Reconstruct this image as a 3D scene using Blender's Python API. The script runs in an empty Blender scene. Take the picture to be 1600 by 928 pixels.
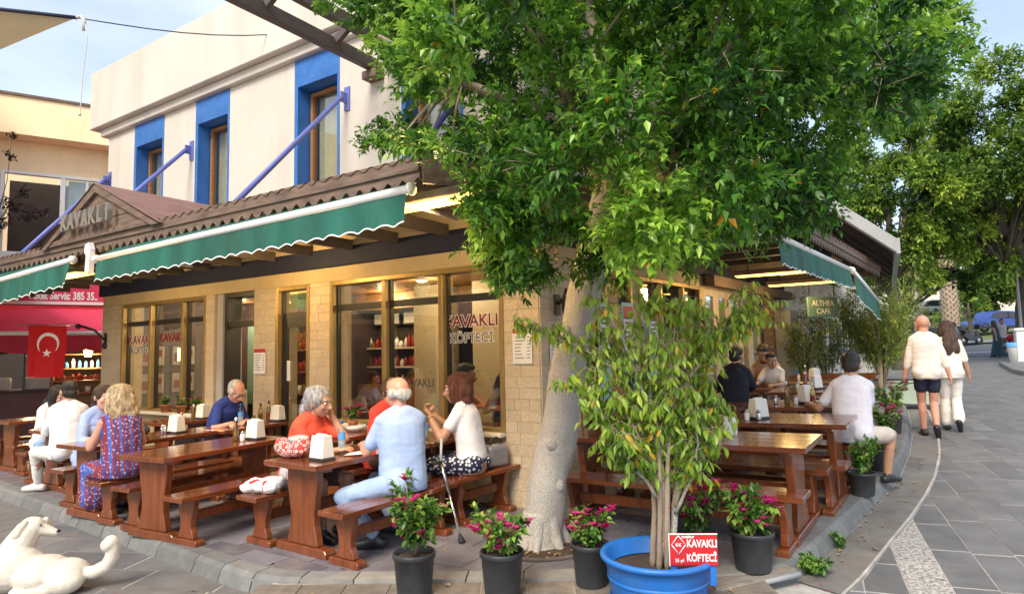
import bpy, bmesh, math, random
import numpy as np
from mathutils import Matrix, Vector, Euler, Quaternion, noise as mnoise
R = math.radians
rnd = random.Random(7)
SC = bpy.context.scene
COL = SC.collection

# ---------------------------------------------------------------- camera, sky, sun, exposure
cd = bpy.data.cameras.new('camera'); cam = bpy.data.objects.new('camera', cd); COL.objects.link(cam)
cd.sensor_width = 36; cd.lens = 22.275; cd.clip_end = 600; cd.clip_start = 0.05
_p, _r = R(4.83), R(1.27)
_up = Vector((0, -math.sin(_p), math.cos(_p))); _fw = Vector((0, math.cos(_p), math.sin(_p))); _x = Vector((1, 0, 0))
_ri = _x*math.cos(_r) - _up*math.sin(_r); _u2 = _x*math.sin(_r) + _up*math.cos(_r)
cam.matrix_world = Matrix(((_ri.x, _u2.x, -_fw.x, 0), (_ri.y, _u2.y, -_fw.y, 0), (_ri.z, _u2.z, -_fw.z, 1.67), (0, 0, 0, 1)))
SC.camera = cam
SUN_EL, SUN_AZ = 46, 202          # azimuth of the sun, degrees clockwise from +Y
w = bpy.data.worlds.new('World'); SC.world = w; w.use_nodes = True
nt = w.node_tree; nt.nodes.clear()
sky = nt.nodes.new('ShaderNodeTexSky'); sky.sky_type = 'NISHITA'; sky.sun_disc = False
sky.sun_elevation = R(SUN_EL); sky.sun_rotation = R(SUN_AZ); sky.air_density = 1.0; sky.dust_density = 1.6; sky.ozone_density = 1.2
tc = nt.nodes.new('ShaderNodeTexCoord'); mp = nt.nodes.new('ShaderNodeMapping'); mp.inputs['Scale'].default_value = (1.2, 1.2, 3.2)
nz = nt.nodes.new('ShaderNodeTexNoise'); nz.inputs['Scale'].default_value = 1.7; nz.inputs['Detail'].default_value = 6
cr = nt.nodes.new('ShaderNodeValToRGB'); cr.color_ramp.elements[0].position = .38; cr.color_ramp.elements[1].position = .75
cr.color_ramp.elements[0].color = (.18, .18, .18, 1); cr.color_ramp.elements[1].color = (.62, .62, .62, 1)
mx = nt.nodes.new('ShaderNodeMixRGB'); mx.inputs[2].default_value = (7.6, 8.0, 8.9, 1)
bg = nt.nodes.new('ShaderNodeBackground'); bg.inputs['Strength'].default_value = 0.14
wo = nt.nodes.new('ShaderNodeOutputWorld')
nt.links.new(tc.outputs['Generated'], mp.inputs[0]); nt.links.new(mp.outputs[0], nz.inputs['Vector']); nt.links.new(nz.outputs['Fac'], cr.inputs[0])
nt.links.new(cr.outputs[0], mx.inputs[0]); nt.links.new(sky.outputs[0], mx.inputs[1]); nt.links.new(mx.outputs[0], bg.inputs[0]); nt.links.new(bg.outputs[0], wo.inputs[0])
sl = bpy.data.lights.new('sun', 'SUN'); sl.energy = 2.5; sl.angle = R(24); sl.color = (1, .90, .74)
so = bpy.data.objects.new('sun', sl); COL.objects.link(so)
_sd = Vector((math.sin(R(SUN_AZ))*math.cos(R(SUN_EL)), math.cos(R(SUN_AZ))*math.cos(R(SUN_EL)), math.sin(R(SUN_EL))))
so.rotation_euler = _sd.to_track_quat('Z', 'Y').to_euler(); so.location = (0, 0, 30)
SC.view_settings.view_transform = 'Standard'; SC.view_settings.look = 'None'; SC.view_settings.gamma = 1; SC.view_settings.use_curve_mapping = False
SC.view_settings.exposure = 0.72
SC.cycles.max_bounces = 6; SC.cycles.diffuse_bounces = 3; SC.cycles.glossy_bounces = 3; SC.cycles.transmission_bounces = 4; SC.cycles.transparent_max_bounces = 8
SC.cycles.use_denoising = True

# ---------------------------------------------------------------- helpers
def tag(o, label=None, cat=None, group=None, kind=None):
    if label: o['label'] = label
    if cat: o['category'] = cat
    if group: o['group'] = group
    if kind: o['kind'] = kind
    return o
def thing(name, label, cat, loc=(0, 0, 0), rz=0, group=None):
    o = bpy.data.objects.new(name, None); COL.objects.link(o); o.empty_display_size = .1
    o.location = loc; o.rotation_euler = (0, 0, rz)
    return tag(o, label, cat, group)
def link(name, me, parent=None, loc=None, rot=None, scale=None):
    o = bpy.data.objects.new(name, me); COL.objects.link(o)
    if parent is not None: o.parent = parent
    if loc is not None: o.location = loc
    if rot is not None: o.rotation_euler = rot
    if scale is not None: o.scale = scale
    return o
def copy_tree(o, parent=None, loc=None, rz=None, label=None):
    c = o.copy(); COL.objects.link(c)
    if parent is not None: c.parent = parent
    if loc is not None: c.location = loc
    if rz is not None: c.rotation_euler = (0, 0, rz)
    if label: c['label'] = label
    for ch in list(o.children): copy_tree(ch, c)
    return c
class MB:
    def __init__(s): s.v = []; s.f = []; s.m = []; s.mi = 0; s.sm = []; s.smooth = False
    def add(s, vs, fs, M=None):
        n = len(s.v)
        s.v += [tuple(M @ Vector(p)) for p in vs] if M is not None else [tuple(p) for p in vs]
        for f in fs: s.f.append(tuple(n+i for i in f)); s.m.append(s.mi); s.sm.append(s.smooth)
        return s
    def box(s, x0, x1, y0, y1, z0, z1, M=None):
        return s.add([(x0,y0,z0),(x1,y0,z0),(x1,y1,z0),(x0,y1,z0),(x0,y0,z1),(x1,y0,z1),(x1,y1,z1),(x0,y1,z1)],
                     [(0,3,2,1),(4,5,6,7),(0,1,5,4),(1,2,6,5),(2,3,7,6),(3,0,4,7)], M)
    def prism(s, poly, h0, h1, axis='y', M=None):
        # poly: 2-d outline; extruded along axis (x: poly is y,z; y: poly is x,z; z: poly is x,y)
        def P(a, b, h): return {'x': (h, a, b), 'y': (a, h, b), 'z': (a, b, h)}[axis]
        n = len(poly)
        ar = sum(poly[i][0]*poly[(i+1) % n][1]-poly[(i+1) % n][0]*poly[i][1] for i in range(n))
        if (ar < 0) != (axis == 'y'): poly = poly[::-1]
        vs = [P(a, b, h0) for a, b in poly]+[P(a, b, h1) for a, b in poly]
        fs = [tuple(range(n))[::-1], tuple(range(n, 2*n))]+[(i, (i+1) % n, n+(i+1) % n, n+i) for i in range(n)]
        return s.add(vs, fs, M)
    def tube(s, pts, r, n=8, M=None, cap=True):
        pts = [Vector(p) for p in pts]; rs = r if isinstance(r, (list, tuple)) else [r]*len(pts)
        vs = []; fs = []; a = None
        for i, p in enumerate(pts):
            d = (pts[min(i+1, len(pts)-1)]-pts[max(i-1, 0)])
            d = d.normalized() if d.length > 1e-9 else Vector((0, 0, 1))
            if a is None: a = d.orthogonal().normalized()
            a = (a-d*a.dot(d)); a = a.normalized() if a.length > 1e-6 else d.orthogonal().normalized()
            b = d.cross(a)
            for k in range(n):
                t = 2*math.pi*k/n; vs.append(p+(a*math.cos(t)+b*math.sin(t))*rs[i])
        for i in range(len(pts)-1):
            for k in range(n): fs.append((i*n+k, i*n+(k+1) % n, (i+1)*n+(k+1) % n, (i+1)*n+k))
        if cap: fs += [tuple(range(n))[::-1], tuple(range((len(pts)-1)*n, len(pts)*n))]
        s.smooth = True; s.add(vs, fs, M); s.smooth = False; return s
    def lathe(s, prof, n=20, M=None, cap=True):
        vs = []; fs = []
        for r, z in prof:
            for k in range(n): t = 2*math.pi*k/n; vs.append((r*math.cos(t), r*math.sin(t), z))
        for i in range(len(prof)-1):
            for k in range(n): fs.append((i*n+k, i*n+(k+1) % n, (i+1)*n+(k+1) % n, (i+1)*n+k))
        if cap: fs += [tuple(range(n))[::-1], tuple(range((len(prof)-1)*n, len(prof)*n))]
        s.smooth = True; s.add(vs, fs, M); s.smooth = False; return s
    def ell(s, c, r, M=None, nu=16, nv=10, Rm=None):
        vs = [(0, 0, -1)]; fs = []
        for j in range(1, nv):
            a = -math.pi/2+math.pi*j/nv
            for i in range(nu): t = 2*math.pi*i/nu; vs.append((math.cos(a)*math.cos(t), math.cos(a)*math.sin(t), math.sin(a)))
        vs.append((0, 0, 1)); L = len(vs)-1
        for i in range(nu): fs.append((0, 1+(i+1) % nu, 1+i)); fs.append((L, L-nu+i, L-nu+(i+1) % nu))
        for j in range(nv-2):
            for i in range(nu): fs.append((1+j*nu+i, 1+j*nu+(i+1) % nu, 1+(j+1)*nu+(i+1) % nu, 1+(j+1)*nu+i))
        T = Matrix.Translation(c) @ (Rm.to_4x4() if Rm is not None else Matrix.Identity(4)) @ Matrix.Diagonal((r[0], r[1], r[2], 1))
        if M is not None: T = M @ T
        s.smooth = True; s.add(vs, fs, T); s.smooth = False; return s
    def cap(s, a, b, ra, rb, M=None, n=12):
        # tapered capsule
        a, b = Vector(a), Vector(b); d = (b-a); L = d.length
        q = Vector((0, 0, 1)).rotation_difference(d.normalized()) if L > 1e-9 else Quaternion()
        pr = [(ra*math.cos(t), ra*math.sin(t)) for t in (-1.45, -1.0, -.5, 0)]+[(rb*math.cos(t), L+rb*math.sin(t)) for t in (0, .5, 1.0, 1.45)]
        T = Matrix.Translation(a) @ q.to_matrix().to_4x4()
        return s.lathe(pr, n, (M @ T) if M is not None else T)
    def quad(s, a, b, c, d, M=None): return s.add([a, b, c, d], [(0, 1, 2, 3)], M)
    def mesh(s, name, mats, bevel=0, seg=1):
        me = bpy.data.meshes.new(name); me.from_pydata(s.v, [], s.f)
        for m in (mats if isinstance(mats, (list, tuple)) else [mats]): me.materials.append(m)
        if me.polygons:
            me.polygons.foreach_set('material_index', s.m); me.polygons.foreach_set('use_smooth', s.sm)
        if bevel:
            b = bmesh.new(); b.from_mesh(me)
            es = [e for e in b.edges if len(e.link_faces) == 2 and e.calc_face_angle(0) > .6]
            bmesh.ops.bevel(b, geom=es, offset=bevel, segments=seg, affect='EDGES', profile=.5)
            b.to_mesh(me); b.free()
        me.update(); return me
    def build(s, name, mats, parent=None, bevel=0, seg=1, **k):
        return link(name, s.mesh(name, mats, bevel, seg), parent, **k)
def smooth01(x): x = max(0, min(1, x)); return x*x*(3-2*x)
def G(x, y):
    u = .9*x+.44*y
    sp = lambda t: .5*(t+math.sqrt(t*t+.6))
    return .05*sp(u-2.2)-.024*sp(u-9)+.075*max(0, y-34)
def Gn(x, y, e=.1):
    return Vector((-(G(x+e, y)-G(x-e, y))/(2*e), -(G(x, y+e)-G(x, y-e))/(2*e), 1)).normalized()
def onG(x, y, off=0, rz=0, tilt=True):
    n = Gn(x, y) if tilt else Vector((0, 0, 1))
    q = Vector((0, 0, 1)).rotation_difference(n) @ Quaternion((0, 0, 1), rz)
    return (x, y, G(x, y)+off), q.to_euler()

# ---------------------------------------------------------------- materials
MAT = {}
def nodes_of(name):
    m = bpy.data.materials.new(name); m.use_nodes = True; t = m.node_tree
    return m, t, t.nodes['Principled BSDF'], t.links
def N(t, typ, **k):
    n = t.nodes.new(typ)
    for a, b in k.items(): setattr(n, a, b)
    return n
def c4(c): return (c[0], c[1], c[2], 1)
def mat(name, base, rough=.6, var=.15, scale=6, bump=.15, bscale=40, metal=0, stretch=(1, 1, 1), rand=0, col2=None, coord='Object', spec=.5, detail=5, bdist=.01, trans=0, coat=0, stain=None):
    m, t, p, L = nodes_of(name)
    p.inputs['Roughness'].default_value = rough; p.inputs['Metallic'].default_value = metal
    p.inputs['Specular IOR Level'].default_value = spec
    if coat: p.inputs['Coat Weight'].default_value = coat; p.inputs['Coat Roughness'].default_value = .12
    tc = N(t, 'ShaderNodeTexCoord'); oi = N(t, 'ShaderNodeObjectInfo')
    ad = N(t, 'ShaderNodeVectorMath', operation='MULTIPLY_ADD')
    cb = N(t, 'ShaderNodeCombineXYZ')
    L.new(oi.outputs['Random'], cb.inputs[0]); L.new(oi.outputs['Random'], cb.inputs[2])
    ad.inputs[1].default_value = (37, 37, 37) if rand else (0, 0, 0)
    L.new(cb.outputs[0], ad.inputs[0]); L.new(tc.outputs[coord], ad.inputs[2])
    mp = N(t, 'ShaderNodeMapping'); mp.inputs['Scale'].default_value = stretch; L.new(ad.outputs[0], mp.inputs[0])
    nz = N(t, 'ShaderNodeTexNoise'); nz.inputs['Scale'].default_value = scale; nz.inputs['Detail'].default_value = detail; nz.inputs['Roughness'].default_value = .6
    L.new(mp.outputs[0], nz.inputs['Vector'])
    cr = N(t, 'ShaderNodeValToRGB'); cr.color_ramp.elements[0].position = .3; cr.color_ramp.elements[1].position = .7
    d = [max(0, c*(1-var)) for c in base]; l = [min(1, c*(1+var)) for c in (col2 or base)]
    cr.color_ramp.elements[0].color = c4(d); cr.color_ramp.elements[1].color = c4(l)
    L.new(nz.outputs['Fac'], cr.inputs[0])
    out = cr.outputs[0]
    if rand:
        hs = N(t, 'ShaderNodeHueSaturation'); mr = N(t, 'ShaderNodeMapRange')
        mr.inputs['To Min'].default_value = 1-rand; mr.inputs['To Max'].default_value = 1+rand
        L.new(oi.outputs['Random'], mr.inputs['Value']); L.new(mr.outputs[0], hs.inputs['Value']); L.new(out, hs.inputs['Color']); out = hs.outputs[0]
    if stain:        # weathering with a shape of its own: (strength, scale, stretch, colour)
        sm = N(t, 'ShaderNodeMapping'); sm.inputs['Scale'].default_value = stain[2]; L.new(ad.outputs[0], sm.inputs[0])
        sn = N(t, 'ShaderNodeTexNoise'); sn.inputs['Scale'].default_value = stain[1]; sn.inputs['Detail'].default_value = 7; sn.inputs['Roughness'].default_value = .68; L.new(sm.outputs[0], sn.inputs['Vector'])
        sr = N(t, 'ShaderNodeMapRange'); sr.inputs['From Min'].default_value = .48; sr.inputs['From Max'].default_value = .75; sr.inputs['To Max'].default_value = stain[0]; L.new(sn.outputs['Fac'], sr.inputs['Value'])
        sx = N(t, 'ShaderNodeMixRGB'); sx.inputs[2].default_value = c4(stain[3]); L.new(sr.outputs[0], sx.inputs[0]); L.new(out, sx.inputs[1]); out = sx.outputs[0]
    L.new(out, p.inputs['Base Color'])
    if bump:
        nb = N(t, 'ShaderNodeTexNoise'); nb.inputs['Scale'].default_value = bscale; nb.inputs['Detail'].default_value = 4; L.new(mp.outputs[0], nb.inputs['Vector'])
        bp = N(t, 'ShaderNodeBump'); bp.inputs['Strength'].default_value = bump; bp.inputs['Distance'].default_value = bdist
        L.new(nb.outputs['Fac'], bp.inputs['Height']); L.new(bp.outputs[0], p.inputs['Normal'])
    if trans:
        ts = N(t, 'ShaderNodeBsdfTranslucent'); L.new(out, ts.inputs[0]); ms = N(t, 'ShaderNodeMixShader'); ms.inputs[0].default_value = trans
        L.new(p.outputs[0], ms.inputs[1]); L.new(ts.outputs[0], ms.inputs[2]); L.new(ms.outputs[0], t.nodes['Material Output'].inputs[0])
    MAT[name] = m; return m
def emit(name, col, s):
    m, t, p, L = nodes_of(name); p.inputs['Base Color'].default_value = c4(col)
    p.inputs['Emission Color'].default_value = c4(col); p.inputs['Emission Strength'].default_value = s; MAT[name] = m; return m
def glass(name, tint=(.9, .95, .95), refl=1.0):
    m, t, p, L = nodes_of(name); t.nodes.remove(p)
    g = N(t, 'ShaderNodeBsdfGlossy'); g.inputs['Roughness'].default_value = .02; g.inputs[0].default_value = (refl, refl, refl, 1)
    tr = N(t, 'ShaderNodeBsdfTransparent'); tr.inputs[0].default_value = c4(tint)
    lw = N(t, 'ShaderNodeLayerWeight'); lw.inputs[0].default_value = .5; pw = N(t, 'ShaderNodeMath', operation='POWER'); pw.inputs[1].default_value = 3.5; L.new(lw.outputs['Facing'], pw.inputs[0])
    fr = N(t, 'ShaderNodeMath', operation='MULTIPLY_ADD'); fr.inputs[1].default_value = .8; fr.inputs[2].default_value = .085; L.new(pw.outputs[0], fr.inputs[0])
    ms = N(t, 'ShaderNodeMixShader'); L.new(fr.outputs[0], ms.inputs[0]); L.new(tr.outputs[0], ms.inputs[1]); L.new(g.outputs[0], ms.inputs[2])
    L.new(ms.outputs[0], t.nodes['Material Output'].inputs[0]); MAT[name] = m; return m
def leafmat(name, dark, mid, bright, rough=.4, tr=.35, yellow=None):
    m, t, p, L = nodes_of(name)
    at = N(t, 'ShaderNodeAttribute', attribute_name='tint')
    cr = N(t, 'ShaderNodeValToRGB'); e = cr.color_ramp.elements
    e[0].position = 0; e[0].color = c4(dark); e[1].position = .85; e[1].color = c4(bright); x = e.new(.45); x.color = c4(mid)
    if yellow: y = e.new(.95); y.color = c4(bright); y = e.new(.97); y.color = c4(yellow)
    L.new(at.outputs['Fac'], cr.inputs[0]); L.new(cr.outputs[0], p.inputs['Base Color']); p.inputs['Roughness'].default_value = rough
    ts = N(t, 'ShaderNodeBsdfTranslucent'); L.new(cr.outputs[0], ts.inputs[0]); ms = N(t, 'ShaderNodeMixShader'); ms.inputs[0].default_value = tr
    L.new(p.outputs[0], ms.inputs[1]); L.new(ts.outputs[0], ms.inputs[2]); L.new(ms.outputs[0], t.nodes['Material Output'].inputs[0])
    MAT[name] = m; return m
mat('street_stone', (.148,.147,.149), .62, .22, 3, .35, 60, rand=.16, bdist=.006, stain=(.5, 1.7, (1, 1, 1), (.10,.098,.095)))
mat('mortar', (.42,.40,.37), .9, .25, 8, .3, 60)
mat('granite', (.12,.11,.11), .8, .2, 45, .5, 70, col2=(.50,.48,.45), rand=.08, detail=2)
mat('earth', (.165,.158,.148), .95, .3, 3, .4, 30, stain=(.6, 2.5, (1, 1, 1), (.26,.205,.15)))
mat('asphalt', (.10,.11,.13), .8, .15, 4, .3, 80)
mat('slate_tile', (.14,.13,.152), .42, .28, 2.2, .25, 25, rand=.16, col2=(.185,.172,.19), bdist=.006, stain=(.5, 2.2, (1, 1, 1), (.24,.22,.235)))
mat('tile_joint', (.26,.25,.25), .9, .2, 10, .2)
mat('kerb_stone', (.165,.17,.168), .8, .22, 5, .4, 50, rand=.12, stain=(.5, 3, (1, 1, 1), (.09,.085,.078)))
mat('front_kerb', (.25,.24,.22), .85, .2, 5, .3, 50, rand=.1)
mat('apron_tile', (.185,.160,.135), .8, .3, 9, .5, 60, rand=.1, stain=(.5, 4, (1, 1, 1), (.12,.10,.085)))
mat('sandstone', (.56,.45,.30), .8, .13, 7, .3, 45, rand=.07, col2=(.60,.49,.34), bdist=.008, stain=(.35, 4, (1, 1, 1), (.36,.27,.165)))
mat('sand_mortar', (.55,.47,.34), .9, .12, 12, .2)
mat('lintel_plaster', (.56,.43,.24), .75, .08, 3, .1, 40, stain=(.35, 1.6, (1, 1, .6), (.38,.27,.14)))
mat('white_plaster', (.58,.535,.47), .85, .06, 1.2, .12, 50, stain=(.45, 1.1, (1.6, 1.6, .25), (.40,.35,.285)))
mat('peach_plaster', (.92,.70,.42), .85, .07, 1.0, .1, 40, stain=(.3, 1.0, (1.5, 1.5, .3), (.5,.36,.2)))
mat('blue_paint', (.022,.125,.40), .5, .14, 5, .1, 50, col2=(.03,.15,.44), stain=(.35, 3, (1, 1, .5), (.10,.17,.34)))
mat('brace_blue', (.13,.16,.45), .45, .1, 5, .05)
mat('navy_paint', (.010,.013,.042), .75, .15, 3, .05)
mat('canopy_wood', (.125,.082,.060), .75, .25, 4, .3, 30, stretch=(1,6,6), col2=(.18,.122,.09), stain=(.4, 2.5, (.5, 1, 2), (.11,.075,.06)))
mat('roof_red', (.20,.105,.085), .7, .2, 5, .15)
mat('dark_soffit', (.10,.08,.065), .8, .2, 6, .1)
mat('green_awning', (.006,.085,.060), .7, .22, 1.6, .15, 60, col2=(.010,.115,.083), stretch=(2,2,.5), stain=(.45, 1.6, (1, 1, .35), (.03,.075,.05)))
mat('white_paint', (.78,.77,.74), .45, .05, 6, .05)
mat('gold_metal', (.36,.245,.09), .38, .15, 5, .08, 30, metal=.4, stretch=(4,4,1), stain=(.4, 5, (1, 1, .4), (.22,.13,.04)))
mat('black_frame', (.02,.02,.02), .4, .2, 6, .05)
mat('black_metal', (.018,.018,.018), .45, .2, 6, .1)
mat('grey_jamb', (.40,.38,.35), .6, .1, 3, .05)
mat('wood_table', (.128,.034,.0115), .2, .24, 2.4, .07, 20, stretch=(12,1,12), rand=.14, col2=(.19,.05,.016), coat=.6, bdist=.004, stain=(.35, 5, (1, .4, 1), (.27,.10,.045)))
mat('wood_leg', (.145,.038,.013), .28, .18, 2.2, .07, 20, stretch=(9,9,1), rand=.14, col2=(.19,.053,.017), coat=.4, bdist=.004, stain=(.3, 5, (1, 1, .5), (.28,.11,.05)))
mat('wood_interior', (.30,.14,.045), .5, .25, 4, .1, 20, stretch=(1,1,8))
mat('wood_pale', (.55,.47,.38), .7, .18, 4, .2, 20, stretch=(8,8,1))
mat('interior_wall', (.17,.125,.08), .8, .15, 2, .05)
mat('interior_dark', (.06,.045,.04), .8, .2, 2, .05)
mat('napkin_box', (.80,.77,.68), .35, .03, 4, .02)
mat('plastic_black', (.030,.034,.040), .45, .25, 9, .15, 50, rand=.1, stain=(.4, 6, (1, 1, .7), (.075,.07,.062)))
mat('plastic_blue', (.012,.15,.52), .42, .12, 6, .12, 40, stain=(.45, 4, (1, 1, .6), (.09,.14,.22)))
mat('terracotta', (.42,.15,.065), .8, .15, 8, .2)
mat('soil', (.05,.033,.022), .95, .4, 20, .6, 60)
mat('bark_pale', (.40,.37,.33), .92, .16, 95, .8, 110, col2=(.49,.455,.41), stretch=(1,1,.7), bdist=.02, detail=3, stain=(.6, 4.5, (1, 1, .8), (.22,.19,.15)))
mat('bark_brown', (.30,.235,.17), .9, .3, 12, .7, 40, stretch=(1,1,.3), bdist=.01)
mat('bark_dark', (.10,.08,.065), .9, .3, 6, .6, 20, stretch=(1,1,.3), bdist=.02)
mat('palm_bark', (.36,.28,.2), .95, .4, 9, .9, 20, bdist=.04)
mat('rope', (.55,.53,.48), .8, .1)
mat('steel', (.55,.56,.58), .25, .05, 5, 0, metal=1)
mat('chrome', (.75,.75,.77), .12, .02, 5, 0, metal=1)
mat('rubber', (.015,.015,.015), .7, .2, 9, .1)
mat('paper', (.78,.77,.74), .8, .04, 9, .02)
mat('print_dark', (.10,.09,.09), .8, .1, 9, 0)
mat('red_print', (.50,.012,.02), .5, .06, 5, .02)
mat('dark_red_print', (.22,.012,.014), .5, .1, 5, .02)
mat('white_print', (.82,.81,.79), .5, .02, 5, 0)
mat('flag_red', (.62,.006,.012), .7, .06, 3, .05, trans=.25)
mat('pink_awning', (.80,.07,.16), .7, .08, 1.5, .05, trans=.3)
mat('crimson_awning', (.34,.02,.045), .75, .1, 2, .05, trans=.2)
mat('sail_cloth', (.48,.36,.20), .8, .08, 3, .1, trans=.4)
mat('silver_letter', (.50,.48,.44), .35, .1, 9, .05, metal=.8)
mat('dotted_tile', (.55,.47,.32), .5, .08, 3, .05)
mat('oil', (.30,.20,.02), .08, .1, 3, 0, trans=.3)
mat('ketchup', (.36,.03,.012), .2, .1, 4, 0)
mat('label_blue', (.10,.35,.75), .5, .05)
mat('ceramic', (.80,.79,.76), .2, .03)
mat('fabric_white', (.80,.78,.76), .85, .06, 8, .3, 40)
mat('mint_panel', (.33,.42,.33), .6, .1, 3, .05)
mat('sign_green', (.13,.24,.20), .6, .05)
mat('grey_metal', (.36,.37,.37), .5, .1, 3, .05)
mat('stone_pale', (.72,.66,.56), .85, .15, 3, .25, 20)
mat('hedge_earth', (.12,.14,.05), .95, .4, 4, .5, 20)
emit('heater_glow', (1, .60, .10), 3.2); emit('lamp_glow', (1, .74, .42), 9); emit('bulb_amber', (1, .55, .18), 8); emit('fridge_glow', (.9, .85, .75), 1.2)
glass('window_glass', (.80, .83, .80)); glass('shop_glass', (.9, .9, .88), .35); glass('bottle_glass', (.93, .96, .97)); glass('oil_glass', (.75, .62, .2)); glass('car_glass', (.25, .32, .36))
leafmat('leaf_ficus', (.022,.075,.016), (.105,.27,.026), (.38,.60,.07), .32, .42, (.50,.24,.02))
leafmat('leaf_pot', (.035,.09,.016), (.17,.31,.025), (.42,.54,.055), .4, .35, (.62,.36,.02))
leafmat('leaf_far', (.025,.065,.012), (.13,.25,.028), (.42,.54,.07), .55, .42)
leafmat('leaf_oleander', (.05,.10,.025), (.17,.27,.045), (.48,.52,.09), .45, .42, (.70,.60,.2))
leafmat('leaf_shrub', (.04,.11,.02), (.13,.29,.04), (.36,.52,.08), .4, .3)
leafmat('leaf_purple', (.012,.006,.012), (.03,.012,.02), (.07,.025,.035), .5, .25)
leafmat('petal', (.42,.008,.13), (.60,.012,.22), (.72,.06,.32), .6, .4)

# ---------------------------------------------------------------- frames of the buildings
BA = math.atan2(-.5417, .8406)                    # corner building: local x along its long facade, y into the building
BC = Vector((.281, 6.607, 0))
BM = Matrix.Translation(BC) @ Matrix.Rotation(BA, 4, 'Z')
BAR = R(52.5-90)                                          # the side front is not square to it: local y along that front, x out of it
BMR = Matrix.Translation(BC) @ Matrix.Rotation(BAR, 4, 'Z')
RX = BM.inverted() @ BMR
def RW(x, y, z=0): return BMR @ Vector((x, y, z))
def BW(x, y, z=0): return BM @ Vector((x, y, z))

# ---------------------------------------------------------------- ground
def spaced(a, b, lo, hi, near, far):
    v = [a]
    while v[-1] < b: v.append(v[-1]+(near if lo <= v[-1] <= hi else far))
    return v
gx = spaced(-80, 160, -12, 14, .5, 4.0); gy = spaced(-40, 190, 2, 24, .5, 3.0)
vs = [(x, y, G(x, y)-.1235) for y in gy for x in gx]
nx = len(gx)
fs = [(j*nx+i, j*nx+i+1, (j+1)*nx+i+1, (j+1)*nx+i) for j in range(len(gy)-1) for i in range(nx-1)]
me = bpy.data.meshes.new('ground'); me.from_pydata(vs, [], fs)
# joint mortar near, earth of the far bank beyond the crossing road
me.materials.append(MAT['mortar']); me.materials.append(MAT['hedge_earth'])
me.polygons.foreach_set('material_index', [1 if me.polygons[i].center.y > 38.5 else 0 for i in range(len(me.polygons))])
me.polygons.foreach_set('use_smooth', [True]*len(fs))
ground = link('ground', me); ground['kind'] = 'structure'
def strip(name, pts_a, pts_b, off, m, sub=1, parent=None):
    b = MB(); b.smooth = True
    vv = []
    for (a, c) in zip(pts_a, pts_b):
        for t in [i/sub for i in range(sub+1)]:
            x = a[0]+(c[0]-a[0])*t; y = a[1]+(c[1]-a[1])*t; vv.append((x, y, G(x, y)+off))
    n = sub+1
    b.add(vv, [(i*n+k, (i+1)*n+k, (i+1)*n+k+1, i*n+k+1) for i in range(len(pts_a)-1) for k in range(sub)])
    return b.build(name, m, parent)
# crossing road, seen far up the street
xs = [-10+4*i for i in range(26)]
rd = strip('road', [(x, 30.3+.02*x) for x in xs], [(x, 37.5+.02*x) for x in xs], -.10, MAT['asphalt'], 6); rd['kind'] = 'structure'
k2 = strip('pavement', [(x, 37.7+.02*x) for x in xs], [(x, 39.2+.02*x) for x in xs], .0, MAT['kerb_stone'], 2); k2['kind'] = 'structure'

def clip_to_cell(poly, cell):
    out = poly
    for i in range(4):
        a, b = cell[i], cell[(i+1) % 4]; inp, out = out, []
        if not inp: return []
        def side(p): return (b[0]-a[0])*(p[1]-a[1])-(b[1]-a[1])*(p[0]-a[0])
        for j in range(len(inp)):
            p, q = inp[j-1], inp[j]; sp, sq = side(p), side(q)
            if sq >= 0:
                if sp < 0: t = sp/(sp-sq); out.append((p[0]+(q[0]-p[0])*t, p[1]+(q[1]-p[1])*t))
                out.append(q)
            elif sp >= 0: t = sp/(sp-sq); out.append((p[0]+(q[0]-p[0])*t, p[1]+(q[1]-p[1])*t))
    return out
def inside(p, poly):
    c = False
    for i in range(len(poly)):
        a, b = poly[i-1], poly[i]
        if (a[1] > p[1]) != (b[1] > p[1]) and p[0] < (b[0]-a[0])*(p[1]-a[1])/(b[1]-a[1])+a[0]: c = not c
    return c
def area(p): return abs(sum(p[i-1][0]*p[i][1]-p[i][0]*p[i-1][1] for i in range(len(p))))/2

EDGE = [(-13, 13.2), (-6.87, 8.61), (-3.4, 6.02), (-2.14, 5.07), (-1.82, 4.92), (-1.3, 4.86), (-.6, 4.81), (0, 4.77), (.60, 4.73), (1.30, 4.63), (1.7, 4.63), (1.98, 4.75), (2.19, 4.96), (2.51, 5.31), (2.88, 5.72),
        (3.33, 6.21), (3.89, 6.86), (4.43, 7.53), (5.18, 8.56), (5.97, 9.76), (6.79, 11.1), (8.55, 14.07), (10.34, 17.2)]
def offset_line(pts, d):
    out = []
    for i, p in enumerate(pts):
        a = Vector(pts[max(i-1, 0)]); b = Vector(pts[min(i+1, len(pts)-1)]); t = (b-a).normalized(); out.append((p[0]-t.y*d, p[1]+t.x*d))
    return out
INNER = offset_line(EDGE, .17)            # inner edge of the kerb
PLAT = INNER+[(9.2, 18.2), (.5, 8.4), (-8.0, 14.0), (-12.3, 16.2)]
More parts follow.
